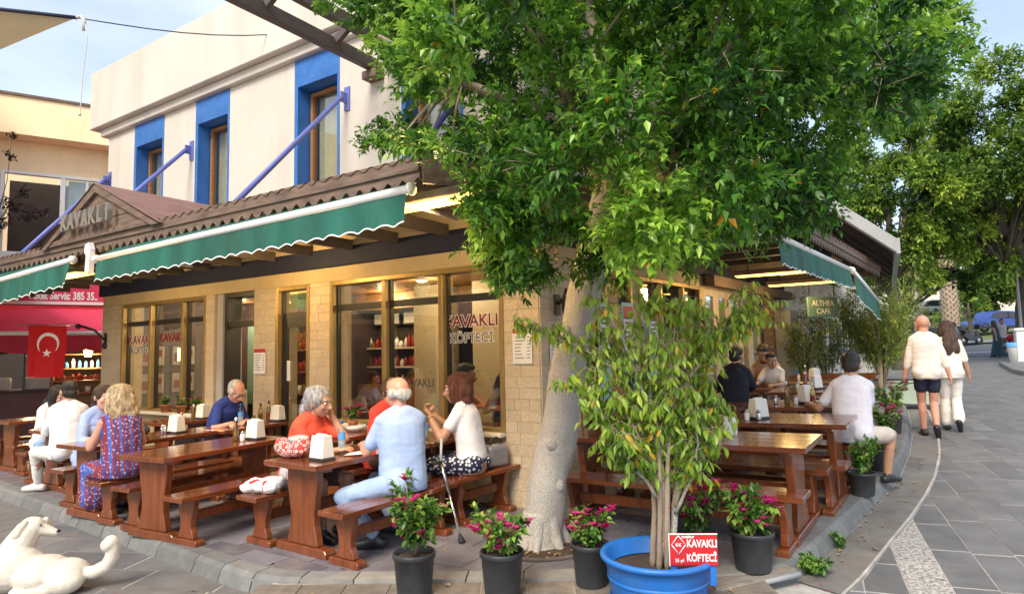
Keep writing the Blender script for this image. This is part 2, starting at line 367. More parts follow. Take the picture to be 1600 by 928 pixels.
# ---- raised terrace round the restaurant: a bed and its slate tiles
def tri_sheet(name, poly, off, m):
    bm = bmesh.new(); vv = [bm.verts.new((x, y, 0)) for x, y in poly]; f = bm.faces.new(vv)
    bmesh.ops.triangulate(bm, faces=[f])
    for _ in range(4):
        es = [e for e in bm.edges if e.calc_length() > .8]
        if es: bmesh.ops.subdivide_edges(bm, edges=es, cuts=1)
        bmesh.ops.triangulate(bm, faces=bm.faces[:])
    for v in bm.verts: v.co.z = G(v.co.x, v.co.y)+off
    me = bpy.data.meshes.new(name); bm.to_mesh(me); bm.free(); me.materials.append(m)
    return link(name, me)
terrace = tri_sheet('terrace', PLAT, -.005, MAT['tile_joint']); terrace['kind'] = 'structure'
def slab(b, poly, off, th, gap):
    cx = sum(p[0] for p in poly)/len(poly); cy = sum(p[1] for p in poly)/len(poly)
    pp = []
    for x, y in poly:
        d = math.hypot(x-cx, y-cy); k = max(0, (d-gap)/d) if d > 0 else 0; pp.append((cx+(x-cx)*k, cy+(y-cy)*k))
    n = len(pp); top = [(x-cx, y-cy, G(x, y)+off-G(cx, cy)) for x, y in pp]; bot = [(x, y, z-th) for x, y, z in top]
    b.add(top+bot, [tuple(range(n))]+[((i+1) % n, i, n+i, n+(i+1) % n) for i in range(n)])
    return cx, cy, G(cx, cy)
cells = []
T = .47
for i in range(-34, 14):
    for j in range(-12, 34):
        sh = .5*T*(j % 2)
        cell = [tuple(BW(i*T+sh+a*T, -5.0+j*T+c*T)[:2]) for a, c in ((0, 0), (1, 0), (1, 1), (0, 1))]
        pl = clip_to_cell(PLAT, cell)
        if len(pl) >= 3 and area(pl) > .012:
            if area(pl) > .75*T*T and rnd.random() < .22:            # some tiles are cracked or cut on the skew
                k = rnd.randrange(2); m1 = .35+.3*rnd.random(); m2 = .35+.3*rnd.random()
                if len(pl) == 4:
                    a, c = pl[k], pl[k+1]; e, f = pl[(k+2) % 4], pl[(k+3) % 4]
                    p1 = (a[0]+(c[0]-a[0])*m1, a[1]+(c[1]-a[1])*m1); p2 = (e[0]+(f[0]-e[0])*m2, e[1]+(f[1]-e[1])*m2)
                    cells += [[a, p1, p2, f], [p1, c, e, p2]]; continue
            cells.append(pl)
cells.sort(key=lambda p: sum(q[0]**2+q[1]**2 for q in p)/len(p))
rest = MB()
for k, pl in enumerate(cells):
    if k < 300:
        b = MB(); cx, cy, cz = slab(b, pl, 0, .02, .007); o = b.build('slate_tile', MAT['slate_tile'], terrace); o.location = (cx, cy, cz+rnd.uniform(0, .0025))
    else:
        b = MB(); cx, cy, cz = slab(b, pl, 0, .02, .007); rest.add(b.v, b.f, Matrix.Translation((cx, cy, cz)))
o = rest.build('slate_paving', MAT['slate_tile'], terrace); o['kind'] = 'stuff'

# ---- kerb stones along the terrace edge
kerb = MB().build('kerb', MAT['kerb_stone'])
bed = MB()
def kerb_run(a, b_, low):
    pass
L = [0]
for i in range(1, len(EDGE)): L.append(L[-1]+math.dist(EDGE[i-1], EDGE[i]))
def at_len(line, s):
    for i in range(1, len(EDGE)):
        if s <= L[i] or i == len(EDGE)-1:
            t = (s-L[i-1])/(L[i]-L[i-1]); a, b = line[i-1], line[i]; return (a[0]+(b[0]-a[0])*t, a[1]+(b[1]-a[1])*t)
S_FRONT0, S_FRONT1 = L[4], L[10]
s = 0.0; stones = []
while s < L[-1]-.1:
    n = .62*(.85+.3*rnd.random())
    if abs(s-S_FRONT0) < 1.2 or abs(s-S_FRONT1) < 2.5: n = .42
    e = min(s+n, L[-1]); stones.append((s, e)); s = e
OUT2 = offset_line(EDGE, -.05)
vv = []; ff = []
for (s, e) in stones:
    b = MB(); front = S_FRONT0+.25 < (s+e)/2 < S_FRONT1-.1
    g = .006; nseg = 3; rows = []
    for k in range(nseg+1):
        q = s+g+(e-s-2*g)*k/nseg; pi = at_len(INNER, q); po = at_len(EDGE, q); p2 = at_len(OUT2, q)
        wi = .35 if front else 1.0
        pi2 = (po[0]+(pi[0]-po[0])*wi, po[1]+(pi[1]-po[1])*wi) if False else pi
        gi = G(*pi); go = G(*po)
        if front: sec = [(pi, gi-.16), (pi, gi+.004), (po, go+.002), (po, go-.05), (po, go-.16)]
        else: sec = [(pi, gi-.16), (pi, gi+.006), ((po[0]*.8+pi[0]*.2, po[1]*.8+pi[1]*.2), go+.004), (po, go-.025), (p2, go-.16)]
        rows.append([(p[0], p[1], z) for p, z in sec])
    c = Vector(rows[1][2]); n5 = 5
    vs = [tuple(Vector(p)-c) for r in rows for p in r]
    fs = [(i*n5+j, i*n5+j+1, (i+1)*n5+j+1, (i+1)*n5+j) for i in range(nseg) for j in range(n5-1)]
    fs += [tuple(range(n5))[::-1], tuple(range(nseg*n5, nseg*n5+n5))]
    b.add(vs, fs); o = b.build('kerb_stone', MAT['kerb_stone'] if not front else MAT['front_kerb'], kerb); o.location = c
bb = MB()
for i in range(len(EDGE)-1):
    a, c = EDGE[i], EDGE[i+1]; d, f = INNER[i], INNER[i+1]
    P = lambda p, z: (p[0]*.96+.04*0, p[1], G(*p)+z)
    A, C_, D, F = [(p[0], p[1]) for p in (a, c, d, f)]
    bb.add([(A[0], A[1], G(*A)-.16), (C_[0], C_[1], G(*C_)-.16), (C_[0], C_[1], G(*C_)-.035), (A[0], A[1], G(*A)-.035), (F[0], F[1], G(*F)-.014), (D[0], D[1], G(*D)-.014)], [(0, 1, 2, 3), (3, 2, 4, 5)])
me = bb.mesh('kerb', MAT['mortar']); kerb.data = me; kerb['kind'] = 'structure'

# ---- low tiled apron in front of the terrace where the flower pots stand
apron = strip('apron', [(-1.95, 3.9), (-1.0, 3.8), (0, 3.75), (.9, 3.7), (1.45, 3.85), (1.55, 3.95)], [(-1.83, 4.91), (-1.0, 4.84), (0, 4.77), (.9, 4.69), (1.30, 4.63), (1.55, 4.63)], -.032, MAT['mortar'], 4); apron['kind'] = 'structure'
for i in range(11):
    for j in range(4):
        x0 = -1.92+.33*i; y1 = 4.87-.05*i*.33-.30*j-(0 if x0 < .4 else .05)
        pl = [(x0, y1-.30), (x0+.33, y1-.31), (x0+.33, y1-.01), (x0, y1)]
        b = MB(); cx, cy, cz = slab(b, pl, -.022, .02, .006); o = b.build('apron_tile', MAT['apron_tile'], apron); o.location = (cx, cy, cz)

# ---- gutter band that follows the kerb up the street, then the paving stones of both streets
GI = offset_line(EDGE, -.05); GO = offset_line(EDGE, -.36); GO2 = offset_line(EDGE, -.385)
iR = 11
gut = strip('gutter', GO[iR:], GI[iR:], -.112, MAT['earth'], 3); gut['kind'] = 'structure'
gj = strip('gutter_joint', GO2[iR:], GO[iR:], -.108, MAT['mortar'], 1, gut)
def paving(ang, w_, lens, org, ilo, ihi, jl, keep, skew=0):
    ca, sa = math.cos(R(ang)), math.sin(R(ang)); out = []
    for i in range(ilo, ihi):
        s = -jl+rnd.random()
        while s < jl:
            n = rnd.uniform(*lens)
            q = [(s, i*w_), (s+n, i*w_), (s+n, (i+1)*w_), (s, (i+1)*w_)]
            pl = [(org[0]+ca*a-sa*b, org[1]+sa*a+ca*b) for a, b in q]
            c = (sum(p[0] for p in pl)/4, sum(p[1] for p in pl)/4)
            if keep(c, pl): out.append((pl, i))
            s += n
    return out
GUTPOLY = GO2[iR:]+PLAT[len(INNER):]+[(-3, 5.6), (1.2, 4.3), (1.85, 4.25)]
FULL = EDGE+[(9.2, 18.2), (.5, 8.4), (-8.0, 14.0), (-12.3, 16.2)]
def keepR(c, pl):
    if c[1] > 30.3 or c[1] < 1.8 or c[0] < .2+.3*c[1]-1.2 or c[0] > 6+.95*c[1]: return False
    return not all(inside(p, GUTPOLY) for p in pl)
def keepL(c, pl):
    if c[1] > 16 or c[1] < 2.2 or c[0] > -.2-(c[1]-4)*.0 or c[0] < -14: return False
    return not all(inside(p, FULL) for p in pl)
pav = MB().build('paving', MAT['mortar'])
pav['kind'] = 'structure'
st = [(pl, i, 'R') for pl, i in paving(66, .27, (.55, 1.1), (2.03, 3.73), -60, 18, 44, keepR)]
st += [(pl, i, 'L') for pl, i in paving(-8, .42, (.6, 1.2), (-2, 3.7), -4, 30, 16, keepL)]
def seen(pl):
    c = [sum(p[k] for p in pl)/4 for k in (0, 1)]; d = math.hypot(*c); px = abs(c[0]/max(c[1], .1))
    vis = c[1] > 4.2 and px < .8
    if c[0] < 0 and inside(c, FULL): vis = False
    return (0 if vis else 1000)+d
st.sort(key=lambda t: seen(t[0]))
def clipR(pl): return pl
rest = MB(); cnt = 0
for pl, i, z in st:
    b = MB()
    if z == 'R' and any(inside(p, GUTPOLY) for p in pl):
        # cut the stone against the curved joint of the gutter: bisect from its outer corners
        n = []
        for k in range(4):
            p, q = pl[k-1], pl[k]; ip, iq = inside(p, GUTPOLY), inside(q, GUTPOLY)
            if ip != iq:
                lo, hi = (p, q)
                for _ in range(14):
                    m_ = ((lo[0]+hi[0])/2, (lo[1]+hi[1])/2)
                    if inside(m_, GUTPOLY) == ip: lo = m_
                    else: hi = m_
                n.append(lo)
            if not iq: n.append(q)
        if len(n) < 3 or area(n) < .008: continue
        pl = n
    cx, cy, cz = slab(b, pl, -.12+rnd.uniform(-.0015, .002), .03, .013)
    c = (cx, cy); gran = z == 'R' and i == -2 and cy < 5.75
    if cnt < 290 and seen(pl[:4] if len(pl) >= 4 else pl+pl[:1]) < 900:
        o = b.build('paving_stone', MAT['granite'] if gran else MAT['street_stone'], pav); o.location = (cx, cy, cz); cnt += 1
    else: rest.add(b.v, b.f, Matrix.Translation((cx, cy, cz)))
o = rest.build('stone_paving', MAT['street_stone'], pav); o['kind'] = 'stuff'
# far pavement with kerb on the other side of the street
fp = [(13.5, 15.5), (16.0, 20.5), (18.5, 24.3), (22.6, 27), (29, 28.6)]
fo = [(24, 15), (26, 20), (28, 24), (31, 26), (36, 28)]
fpv = strip('pavement', fp, fo, .01, MAT['street_stone'], 5); fpv['kind'] = 'structure'
b = MB()
for i in range(len(fp)-1):
    a, c = fp[i], fp[i+1]; b.quad((a[0], a[1], G(*a)-.14), (c[0], c[1], G(*c)-.14), (c[0], c[1], G(*c)+.012), (a[0], a[1], G(*a)+.012))
b.build('kerb_face', MAT['kerb_stone'], fpv)
# loose scraps: a plank step in front of the terrace
pk = thing('plank_step', 'weathered grey plank lying along the kerb beneath the black flower pot', 'plank', BC*0)
pts = [(1.33, 4.42), (1.99, 4.66), (1.93, 4.84), (1.31, 4.72)]
b = MB(); zt = [G(x, y)-.01 for x, y in pts]
b.add([(x, y, z) for (x, y), z in zip(pts, zt)]+[(x, y, z-.05) for (x, y), z in zip(pts, zt)], [(0, 1, 2, 3), (1, 0, 4, 5), (2, 1, 5, 6), (3, 2, 6, 7), (0, 3, 7, 4)])
b.build('board', mat('weathered_wood', (.24, .21, .175), .85, .35, 5, .5, 40, stretch=(2, 9, 2)), pk)
b = MB(); b.tube([(1.33, 4.415, zt[0]-.03), (2.0, 4.655, zt[1]-.03)], .02, 6); b.build('metal_edge', MAT['grey_metal'], pk)

# ---------------------------------------------------------------- text
def text(name, s, size, M, m, parent=None, ext=.004, bold=0, ax='CENTER', sx=1.0, space=1.0):
    cu = bpy.data.curves.new(name, 'FONT'); cu.body = s; cu.size = size; cu.extrude = ext; cu.offset = bold; cu.align_x = ax; cu.resolution_u = 3; cu.space_character = space
    o = bpy.data.objects.new('tmp_text', cu); COL.objects.link(o); bpy.context.view_layer.update()
    me = bpy.data.meshes.new_from_object(o.evaluated_get(bpy.context.evaluated_depsgraph_get()))
    bpy.data.objects.remove(o); bpy.data.curves.remove(cu)
    me.transform(M @ Matrix.Diagonal((sx, 1, 1, 1))); me.materials.clear(); me.materials.append(m)
    return link(name, me, parent)
UP = Matrix.Rotation(R(90), 4, 'X')          # letters stand upright, read from -y
def face_L(x, y, z): return Matrix.Translation((x, y, z)) @ UP
def face_R(x, y, z): return Matrix.Translation((x, y, z)) @ Matrix.Rotation(R(90), 4, 'Z') @ UP

# ---------------------------------------------------------------- corner restaurant
bld = thing('corner_restaurant', 'two storey white corner building with blue window surrounds above a sandstone restaurant front', 'building', BC, BA)
def bbox(name, m, *a, parent=None, bevel=0): b = MB(); b.box(*a); return b.build(name, m, parent or bld, bevel)
def rbox(name, m, *a, parent=None, bevel=0):
    o = bbox(name, m, *a, parent=parent, bevel=bevel); o.matrix_local = RX; return o
UNIT = MB(); UNIT.box(-.5, .5, -.5, .5, -.5, .5); UNIT_ME = UNIT.mesh('stone', MAT['sandstone'], .02)
def stones(parent, x0, x1, z0, z1, side='L', off=0, course=.118, lo=.16, hi=.27, joined=False):
    z = z0; k = 0; jb = MB()
    while z < z1-.03:
        zz = min(z+course, z1); xs = [x0]
        if x1-x0 > .3:
            x = x0+(rnd.uniform(.4, 1) if k % 2 else rnd.uniform(.7, 1.2))*hi*.8
            while x < x1-.09: xs.append(x); x += rnd.uniform(lo, hi)
        xs.append(x1)
        for a, c in zip(xs[:-1], xs[1:]):
            pr = rnd.uniform(0, .0025); g = .003
            if side == 'L': loc = ((a+c)/2, off-.002-pr/2, (z+zz)/2); sc = (c-a-g, .02+pr, zz-z-g)
            else: loc = (off+.002+pr/2, (a+c)/2, (z+zz)/2); sc = (.02+pr, c-a-g, zz-z-g)
            if joined: jb.box(loc[0]-sc[0]/2, loc[0]+sc[0]/2, loc[1]-sc[1]/2, loc[1]+sc[1]/2, loc[2]-sc[2]/2, loc[2]+sc[2]/2)
            else: link('stone', UNIT_ME, parent, loc, None, sc)
        z = zz; k += 1
    if joined: o = jb.build('stone_facing', MAT['sandstone'], parent); o['kind'] = 'stuff'; return o
ZH = 2.63
for (a, c) in ((-.44, 0), (-3.58, -3.18), (-4.79, -4.30), (-6.0, -5.78), (-9.29, -8.58)):
    p = bbox('pillar', MAT['sandstone'], a, c, .003, .36, -.25, ZH); stones(p, a, c, -.02, ZH)
pr_ = rbox('pillar', MAT['sandstone'], -.34, -.012, .34, .75, -.25, ZH); stones(pr_, .0, .75, -.02, ZH, 'R', joined=True)
# low walls under the windows, lintel, navy band, upper band, soffit
for a, c in ((-3.18, -.44), (-8.58, -6.0)):
    bbox('low_wall', MAT['lintel_plaster'], a, c, .02, .34, -.25, .755)
    bbox('window_sill', MAT['stone_pale'], a-.0, c+.0, -.13, .34, .758, .80, bevel=.008)
bbox('lintel', MAT['lintel_plaster'], -9.30, -.002, -.004, .36, ZH+.003, 2.817)
rbox('lintel', MAT['lintel_plaster'], -.34, .004, .362, 9.4, ZH+.003, 2.817)
bbox('navy_band', MAT['navy_paint'], -9.36, .07, -.06, .34, 2.82, 3.06, bevel=.006)
rbox('navy_band', MAT['navy_paint'], -.3, .062, .342, 9.4, 2.821, 3.058)
bbox('upper_band', MAT['lintel_plaster'], -9.34, .045, -.04, .34, 3.063, 3.50)
rbox('upper_band', MAT['lintel_plaster'], -.3, .042, .342, 9.4, 3.062, 3.50)
# end wall and back
bbox('end_wall', MAT['white_plaster'], -9.29, -9.0, .364, 6.0, -.25, 3.02)
# ------------- ground floor windows
def window(x0, x1, z0, z1, mull, side='L', door=False, transom=2.28, gold=True):
    def T(a, c, y0, y1, za, zb):
        return (a, c, y0, y1, za, zb) if side == 'L' else (-y1, -y0, a, c, za, zb)
    gm = MAT['gold_metal'] if gold else MAT['black_frame']
    b = MB(); f = .06
    b.box(*T(x0, x0+f, -.025, .13, z0, z1)); b.box(*T(x1-f, x1, -.025, .13, z0, z1)); b.box(*T(x0+f, x1-f, -.025, .13, z1-f, z1)); b.box(*T(x0+f, x1-f, .02, .13, z0, z0+.04))
    fr = b.build('window', gm, bld, .006)
    if side == 'R': fr.matrix_local = RX
    b = MB()
    for x in mull: b.box(*T(x-.035, x+.035, -.025, .12, z0+.042, z1-f-.002))
    if mull: b.build('mullion', gm, fr, .008)
    b = MB(); edges = [x0+f]+list(mull)+[x1-f]
    for a, c in zip(edges[:-1], edges[1:]):
        if a != x0+f: a += .036
        if c != x1-f: c -= .036
        b.box(*T(a, c, .05, .11, transom-.04, transom+.04)); b.box(*T(a, a+.022, .05, .11, z0+.042, transom-.042)); b.box(*T(c-.022, c, .05, .11, z0+.042, transom-.042))
        b.box(*T(a, a+.02, .05, .11, transom+.042, z1-f-.004)); b.box(*T(c-.02, c, .05, .11, transom+.042, z1-f-.004))
        if door: b.box(*T(a+.022, a+.09, .055, .105, z0+.042, transom-.042)); b.box(*T(c-.09, c-.022, .055, .105, z0+.042, transom-.042)); b.box(*T(a+.09, c-.09, .055, .105, z0+.042, z0+.2)); b.box(*T(a+.09, c-.09, .055, .105, transom-.16, transom-.042))
        q = MB(); q.box(*T(a+.02, c-.02, .078, .084, z0+.042, transom-.04)); q.box(*T(a+.02, c-.02, .078, .084, transom+.04, z1-f)); q.build('pane', MAT['window_glass'], fr)
    b.build('inner_frame', MAT['black_frame'], fr)
    return fr
w1 = window(-8.58, -6.0, .802, ZH, (-7.62, -6.65))
w3 = window(-3.18, -.44, .802, ZH, (-2.21, -1.31))
dn = window(-4.30, -3.58, .03, ZH, (), door=True, transom=2.22)
# open doorway between the grey jamb and the second pillar
bbox('door_jamb', MAT['grey_jamb'], -5.777, -5.62, .03, .36, -.05, ZH)
b = MB(); b.box(-5.618, -5.56, .06, .3, .02, ZH); b.box(-4.848, -4.792, .06, .3, .02, ZH); b.box(-5.56, -4.848, .06, .3, ZH-.06, ZH); b.box(-5.56, -4.848, .08, .2, 2.12, 2.2)
dr = b.build('door_frame', MAT['black_frame'], bld)
q = MB(); q.box(-5.558, -4.85, .12, .126, 2.202, ZH-.062); q.build('pane', MAT['window_glass'], dr)
# lettering on the glass
def glass_sign(x, z1_, z2_, k=1.0):
    text('lettering', 'KAVAKLI', .225*k, face_L(x, .0745, z1_), MAT['white_print'], bld, .001, .010, sx=1.02)
    text('lettering', 'KAVAKLI', .225*k, face_L(x, .072, z1_), MAT['dark_red_print'], bld, .001, .003, sx=1.02)
    text('lettering', 'KÖFTECİ', .18*k, face_L(x, .0745, z2_), MAT['white_print'], bld, .001, .008, sx=1.0)
    text('lettering', 'KÖFTECİ', .18*k, face_L(x, .072, z2_), MAT['print_dark'], bld, .001, .001, sx=1.0)
glass_sign(-.95, 1.955, 1.775, .84)
glass_sign(-8.07, 1.93, 1.76, .92)
text('lettering', 'KAVAKLI', .13, face_L(-1.75, .0745, 1.27), MAT['print_dark'], bld, .001, .003)
text('lettering', 'KAVAKLI', .2, face_L(-7.1, .0745, 1.95), MAT['dark_red_print'], bld, .001, .004)
# posted papers
def poster(x, z, w_, h_, side='L', off=-.028, head=MAT['red_print'], lines=7, label='white menu sheet with a red heading taped to the stone pillar'):
    p = thing('menu_sheet', label, 'sign', BC, BA if side == 'L' else BAR)
    F = (lambda a, c, d, za, zb: (x+a, x+c, off-d, off, za, zb)) if side == 'L' else (lambda a, c, d, za, zb: (-off, -off+d, x+a, x+c, za, zb))
    b = MB(); b.box(*F(-w_/2, w_/2, .004, z-h_/2, z+h_/2)); b.build('sheet', MAT['paper'], p)
    if head: b = MB(); b.box(*F(-w_/2+.004, w_/2-.004, .006, z+h_/2-.16*h_, z+h_/2-.005)); b.build('heading', head, p)
    b = MB()
    for i in range(lines):
        zz = z+h_/2-.26*h_-i*.66*h_/max(lines, 1); l = rnd.uniform(.45, .85)*w_
        b.box(*F(-w_/2+.03, -w_/2+.03+l*.6, .0055, zz-.008, zz)); b.box(*F(w_/2-.06, w_/2-.025, .0055, zz-.008, zz))
    b.build('print', MAT['print_dark'], p)
    return p
poster(-4.625, 1.60, .26, .36, label='small white price list with red heading on the narrow pillar beside the door')
poster(-.2, 1.72, .24, .38, label='white menu sheet with a red heading on the front face of the corner pillar')
poster(.25, 1.72, .22, .38, 'R', label='white menu sheet on the side face of the corner pillar behind the tree trunk')
b = MB(); b.box(-4.2, -4.08, .066, .07, 1.32, 1.6); pp = tag(b.build('notice', MAT['paper'], None), 'small white notice stuck on the glass of the closed door', 'notice'); pp.matrix_world = BM.copy()
# ------------- interior of the dining room
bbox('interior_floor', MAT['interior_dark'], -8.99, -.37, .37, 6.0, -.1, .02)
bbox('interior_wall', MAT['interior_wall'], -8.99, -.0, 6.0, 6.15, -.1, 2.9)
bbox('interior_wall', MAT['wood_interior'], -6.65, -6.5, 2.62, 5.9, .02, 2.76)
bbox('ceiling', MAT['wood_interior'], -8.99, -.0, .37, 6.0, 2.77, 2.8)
bbox('upper_floor', MAT['dark_soffit'], -9.2, -.0, .37, 6.0, 3.505, 3.54)
def dotted(name, *a):
    m, t, p, L = nodes_of(name); tcn = N(t, 'ShaderNodeTexCoord'); vo = N(t, 'ShaderNodeTexVoronoi'); vo.inputs['Scale'].default_value = 14; vo.inputs['Randomness'].default_value = .55
    cr = N(t, 'ShaderNodeValToRGB'); cr.color_ramp.interpolation = 'CONSTANT'; cr.color_ramp.elements[0].color = (.05, .04, .03, 1); cr.color_ramp.elements[1].color = (.50, .42, .27, 1); cr.color_ramp.elements[1].position = .27
    L.new(tcn.outputs['Object'], vo.inputs['Vector']); L.new(vo.outputs['Distance'], cr.inputs[0]); L.new(cr.outputs[0], p.inputs['Base Color']); p.inputs['Roughness'].default_value = .4
    MAT[name] = m; return m
dotted('dotted')
for x in (-3.42, -2.22): bbox('tiled_column', MAT['dotted'], x-.27, x+.27, 2.2, 2.7, .02, 2.76)
bbox('menu_band', MAT['interior_dark'], -6.4, -3.7, 3.3, 3.4, 1.9, 2.15)
bbox('bulkhead', MAT['wood_interior'], -6.4, -.4, 2.72, 4.2, 2.48, 2.76)
bbox('counter', MAT['wood_interior'], -6.3, -4.0, 2.75, 2.95, .02, 1.1)
cn = thing('bottle_shelf', 'lit wooden wall shelf filled with bottles and jars seen through the large window', 'shelf', BW(-1.25, -1.0), BA)
b = MB()
for z in (.7, 1.05, 1.4, 1.75): b.box(-4.9, -2.75, 4.0, 4.28, z, z+.03)
b.box(-4.93, -4.9, 4.0, 4.28, .5, 2.0); b.box(-2.75, -2.72, 4.0, 4.28, .5, 2.0); b.build('shelf_board', MAT['wood_pale'], cn)
b = MB(); b.mi = 0
for z in (.73, 1.08, 1.43, 1.78):
    x = -4.85
    while x < -2.8:
        h = rnd.uniform(.12, .26); r_ = rnd.uniform(.025, .05); b.mi = rnd.randrange(4); b.lathe([(r_, z), (r_, z+h*.7), (r_*.4, z+h*.85), (r_*.4, z+h)], 8, Matrix.Translation((x, 4.12, 0))); x += r_*2.4
o = b.build('bottle', [MAT['ketchup'], MAT['oil'], MAT['ceramic'], MAT['dark_red_print']], cn); o['kind'] = 'stuff'
fr = thing('picture_row', 'row of black framed certificates hung high on the dining room wall', 'picture frames', BW(-1.4, -.95), BA)
for i in range(7):
    x = -4.9+i*.38; b = MB(); b.box(x, x+.3, 4.08, 4.12, 2.2, 2.44); f_ = b.build('frame', MAT['black_frame'], fr); b = MB(); b.box(x+.025, x+.275, 4.07, 4.078, 2.225, 2.415); b.build('print', MAT['paper'], f_)
# grey fridge and dark appliance, green umbrella-like back wall behind the open door
fg = thing('drinks_fridge', 'tall dark drinks fridge standing behind the large window', 'fridge', BW(-2.9, .25), BA)
b = MB(); b.box(-3.3, -2.7, 2.4, 3.0, .02, 1.95); b.build('body', MAT['black_frame'], fg, .02); b = MB(); b.box(-3.25, -2.75, 2.385, 2.398, .3, 1.8); b.build('door', MAT['car_glass'], fg)
b = MB(); b.box(-8.5, -6.9, 2.44, 2.49, .7, 2.4); gpo = tag(b.build('green_chalkboard', MAT['sign_green'], None), 'dark green board deep inside behind the open doorway', 'board'); gpo.matrix_world = BM.copy()
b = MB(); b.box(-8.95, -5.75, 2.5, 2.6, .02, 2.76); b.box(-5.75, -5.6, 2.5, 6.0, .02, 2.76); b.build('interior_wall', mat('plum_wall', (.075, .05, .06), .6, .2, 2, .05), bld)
bbox('interior_wall', MAT['plum_wall'], -8.995, -8.96, .37, 2.5, .02, 2.76)
for i, (y, z, w_, h) in enumerate(((.72, 1.72, .5, .42), (1.32, 1.72, .5, .42), (.72, 1.2, .5, .42), (1.32, 1.2, .5, .42))):  # boards added inside to stand in for posters reflected in the glass
    q = thing('menu_board', ['upper framed menu print on the inside end wall, nearer the glass', 'upper framed menu print on the inside end wall, deeper in', 'lower framed menu print on the inside end wall, nearer the glass', 'lower framed menu print on the inside end wall, deeper in'][i], 'menu', BC, BA)
    b = MB(); b.box(-8.955, -8.93, y-w_/2, y+w_/2, z-h/2, z+h/2); b.build('frame', MAT['black_frame'], q); b = MB(); b.box(-8.929, -8.92, y-w_/2+.03, y+w_/2-.03, z-h/2+.03, z+h/2-.03); b.build('sheet', MAT['poster_grey'] if 'poster_grey' in MAT else mat('poster_grey', (.42, .41, .42), .6, .2, 9, 0), q); b = MB(); b.box(-8.919, -8.912, y-.02, y+w_/2-.08, z-.02, z+h/2-.1); b.box(-8.919, -8.912, y-w_/2+.06, y-.06, z-h/2+.1, z+.05); b.build('picture', MAT['dark_red_print'], q)
tn = thing('inside_shelf', 'pale cupboard standing behind the first window near the end pillar', 'cupboard', BC, BA); b = MB(); b.box(-8.75, -8.2, 1.75, 2.25, .02, 1.0); b.build('body', MAT['grey_jamb'], tn, .01); b = MB(); b.box(-8.72, -8.49, 1.735, 1.748, .1, .95); b.box(-8.46, -8.23, 1.735, 1.748, .1, .95); b.build('door', MAT['grey_jamb'], tn, .004)
# wall lockers with shelves at the narrow door
cb = thing('glass_cabinet', 'wooden cabinet with jars behind the closed glass door', 'cabinet', BW(-1.75, .45), BA)
b = MB()
for z in (.5, .95, 1.35, 1.75): b.box(-4.75, -3.6, 1.5, 1.8, z, z+.025)
b.box(-4.78, -4.75, 1.5, 1.8, .02, 2.1); b.box(-3.6, -3.57, 1.5, 1.8, .02, 2.1); b.box(-4.75, -3.6, 1.8, 1.83, .02, 2.1); b.build('carcass', MAT['wood_interior'], cb)
b = MB()
for z in (.53, .98, 1.38, 1.78):
    x = -4.7
    while x < -3.65: h = rnd.uniform(.1, .2); r_ = rnd.uniform(.03, .05); b.mi = rnd.randrange(3); b.lathe([(r_, z), (r_, z+h), (r_*.7, z+h+.02)], 8, Matrix.Translation((x, 1.62, 0))); x += r_*2.3
o = b.build('jar', [MAT['ketchup'], MAT['paper'], MAT['oil']], cb); o['kind'] = 'stuff'
# inside table row (by the window)
def lamp_light(parent, loc, e, col=(1, .72, .42), size=.12):
    l = bpy.data.lights.new('lamp_light', 'POINT'); l.energy = e; l.color = col; l.shadow_soft_size = size
    o = bpy.data.objects.new('lamp_light', l); COL.objects.link(o); o.parent = parent; o.location = loc; return o
for i, (x, y) in enumerate(((-1.2, 1.5), (-2.9, 1.5), (-5.6, 1.2), (-7.2, 1.2), (-8.2, 2.0), (-4.6, 2.5))):
    s_ = thing('ceiling_spot', ['warm round ceiling spot nearest the corner window', 'warm ceiling spot over the middle of the big window', 'warm ceiling spot behind the closed door', 'warm ceiling spot behind the first window', 'warm ceiling spot at the far end of the first window', 'warm ceiling spot over the bottle shelf'][i], 'lamp', BC, BA)
    b = MB(); b.lathe([(.09, 2.765), (.09, 2.74), (.07, 2.735)], 16, Matrix.Translation((x, y, 0))); b.build('ring', MAT['white_paint'], s_)
    b = MB(); b.lathe([(.065, 2.734), (.05, 2.725)], 14, Matrix.Translation((x, y, 0))); b.build('bulb', MAT['lamp_glow'], s_)
    lamp_light(s_, (x, y, 2.62), 36)
for i, (x, y, z) in enumerate(((-7.5, .45, 1.62), (-8.0, 1.6, 1.3))):
    s_ = thing('pendant_lamp', ['amber cylinder pendant hanging behind the first window', 'small amber lamp low behind the first window'][i], 'lamp', BC, BA)
    b = MB(); b.lathe([(.05, z), (.05, z+.22)], 12, Matrix.Translation((x, y, 0))); b.build('shade', MAT['bulb_amber'], s_); b = MB(); b.tube([(x, y, z+.22), (x, y, 2.765)], .006, 6); b.build('cord', MAT['black_metal'], s_)
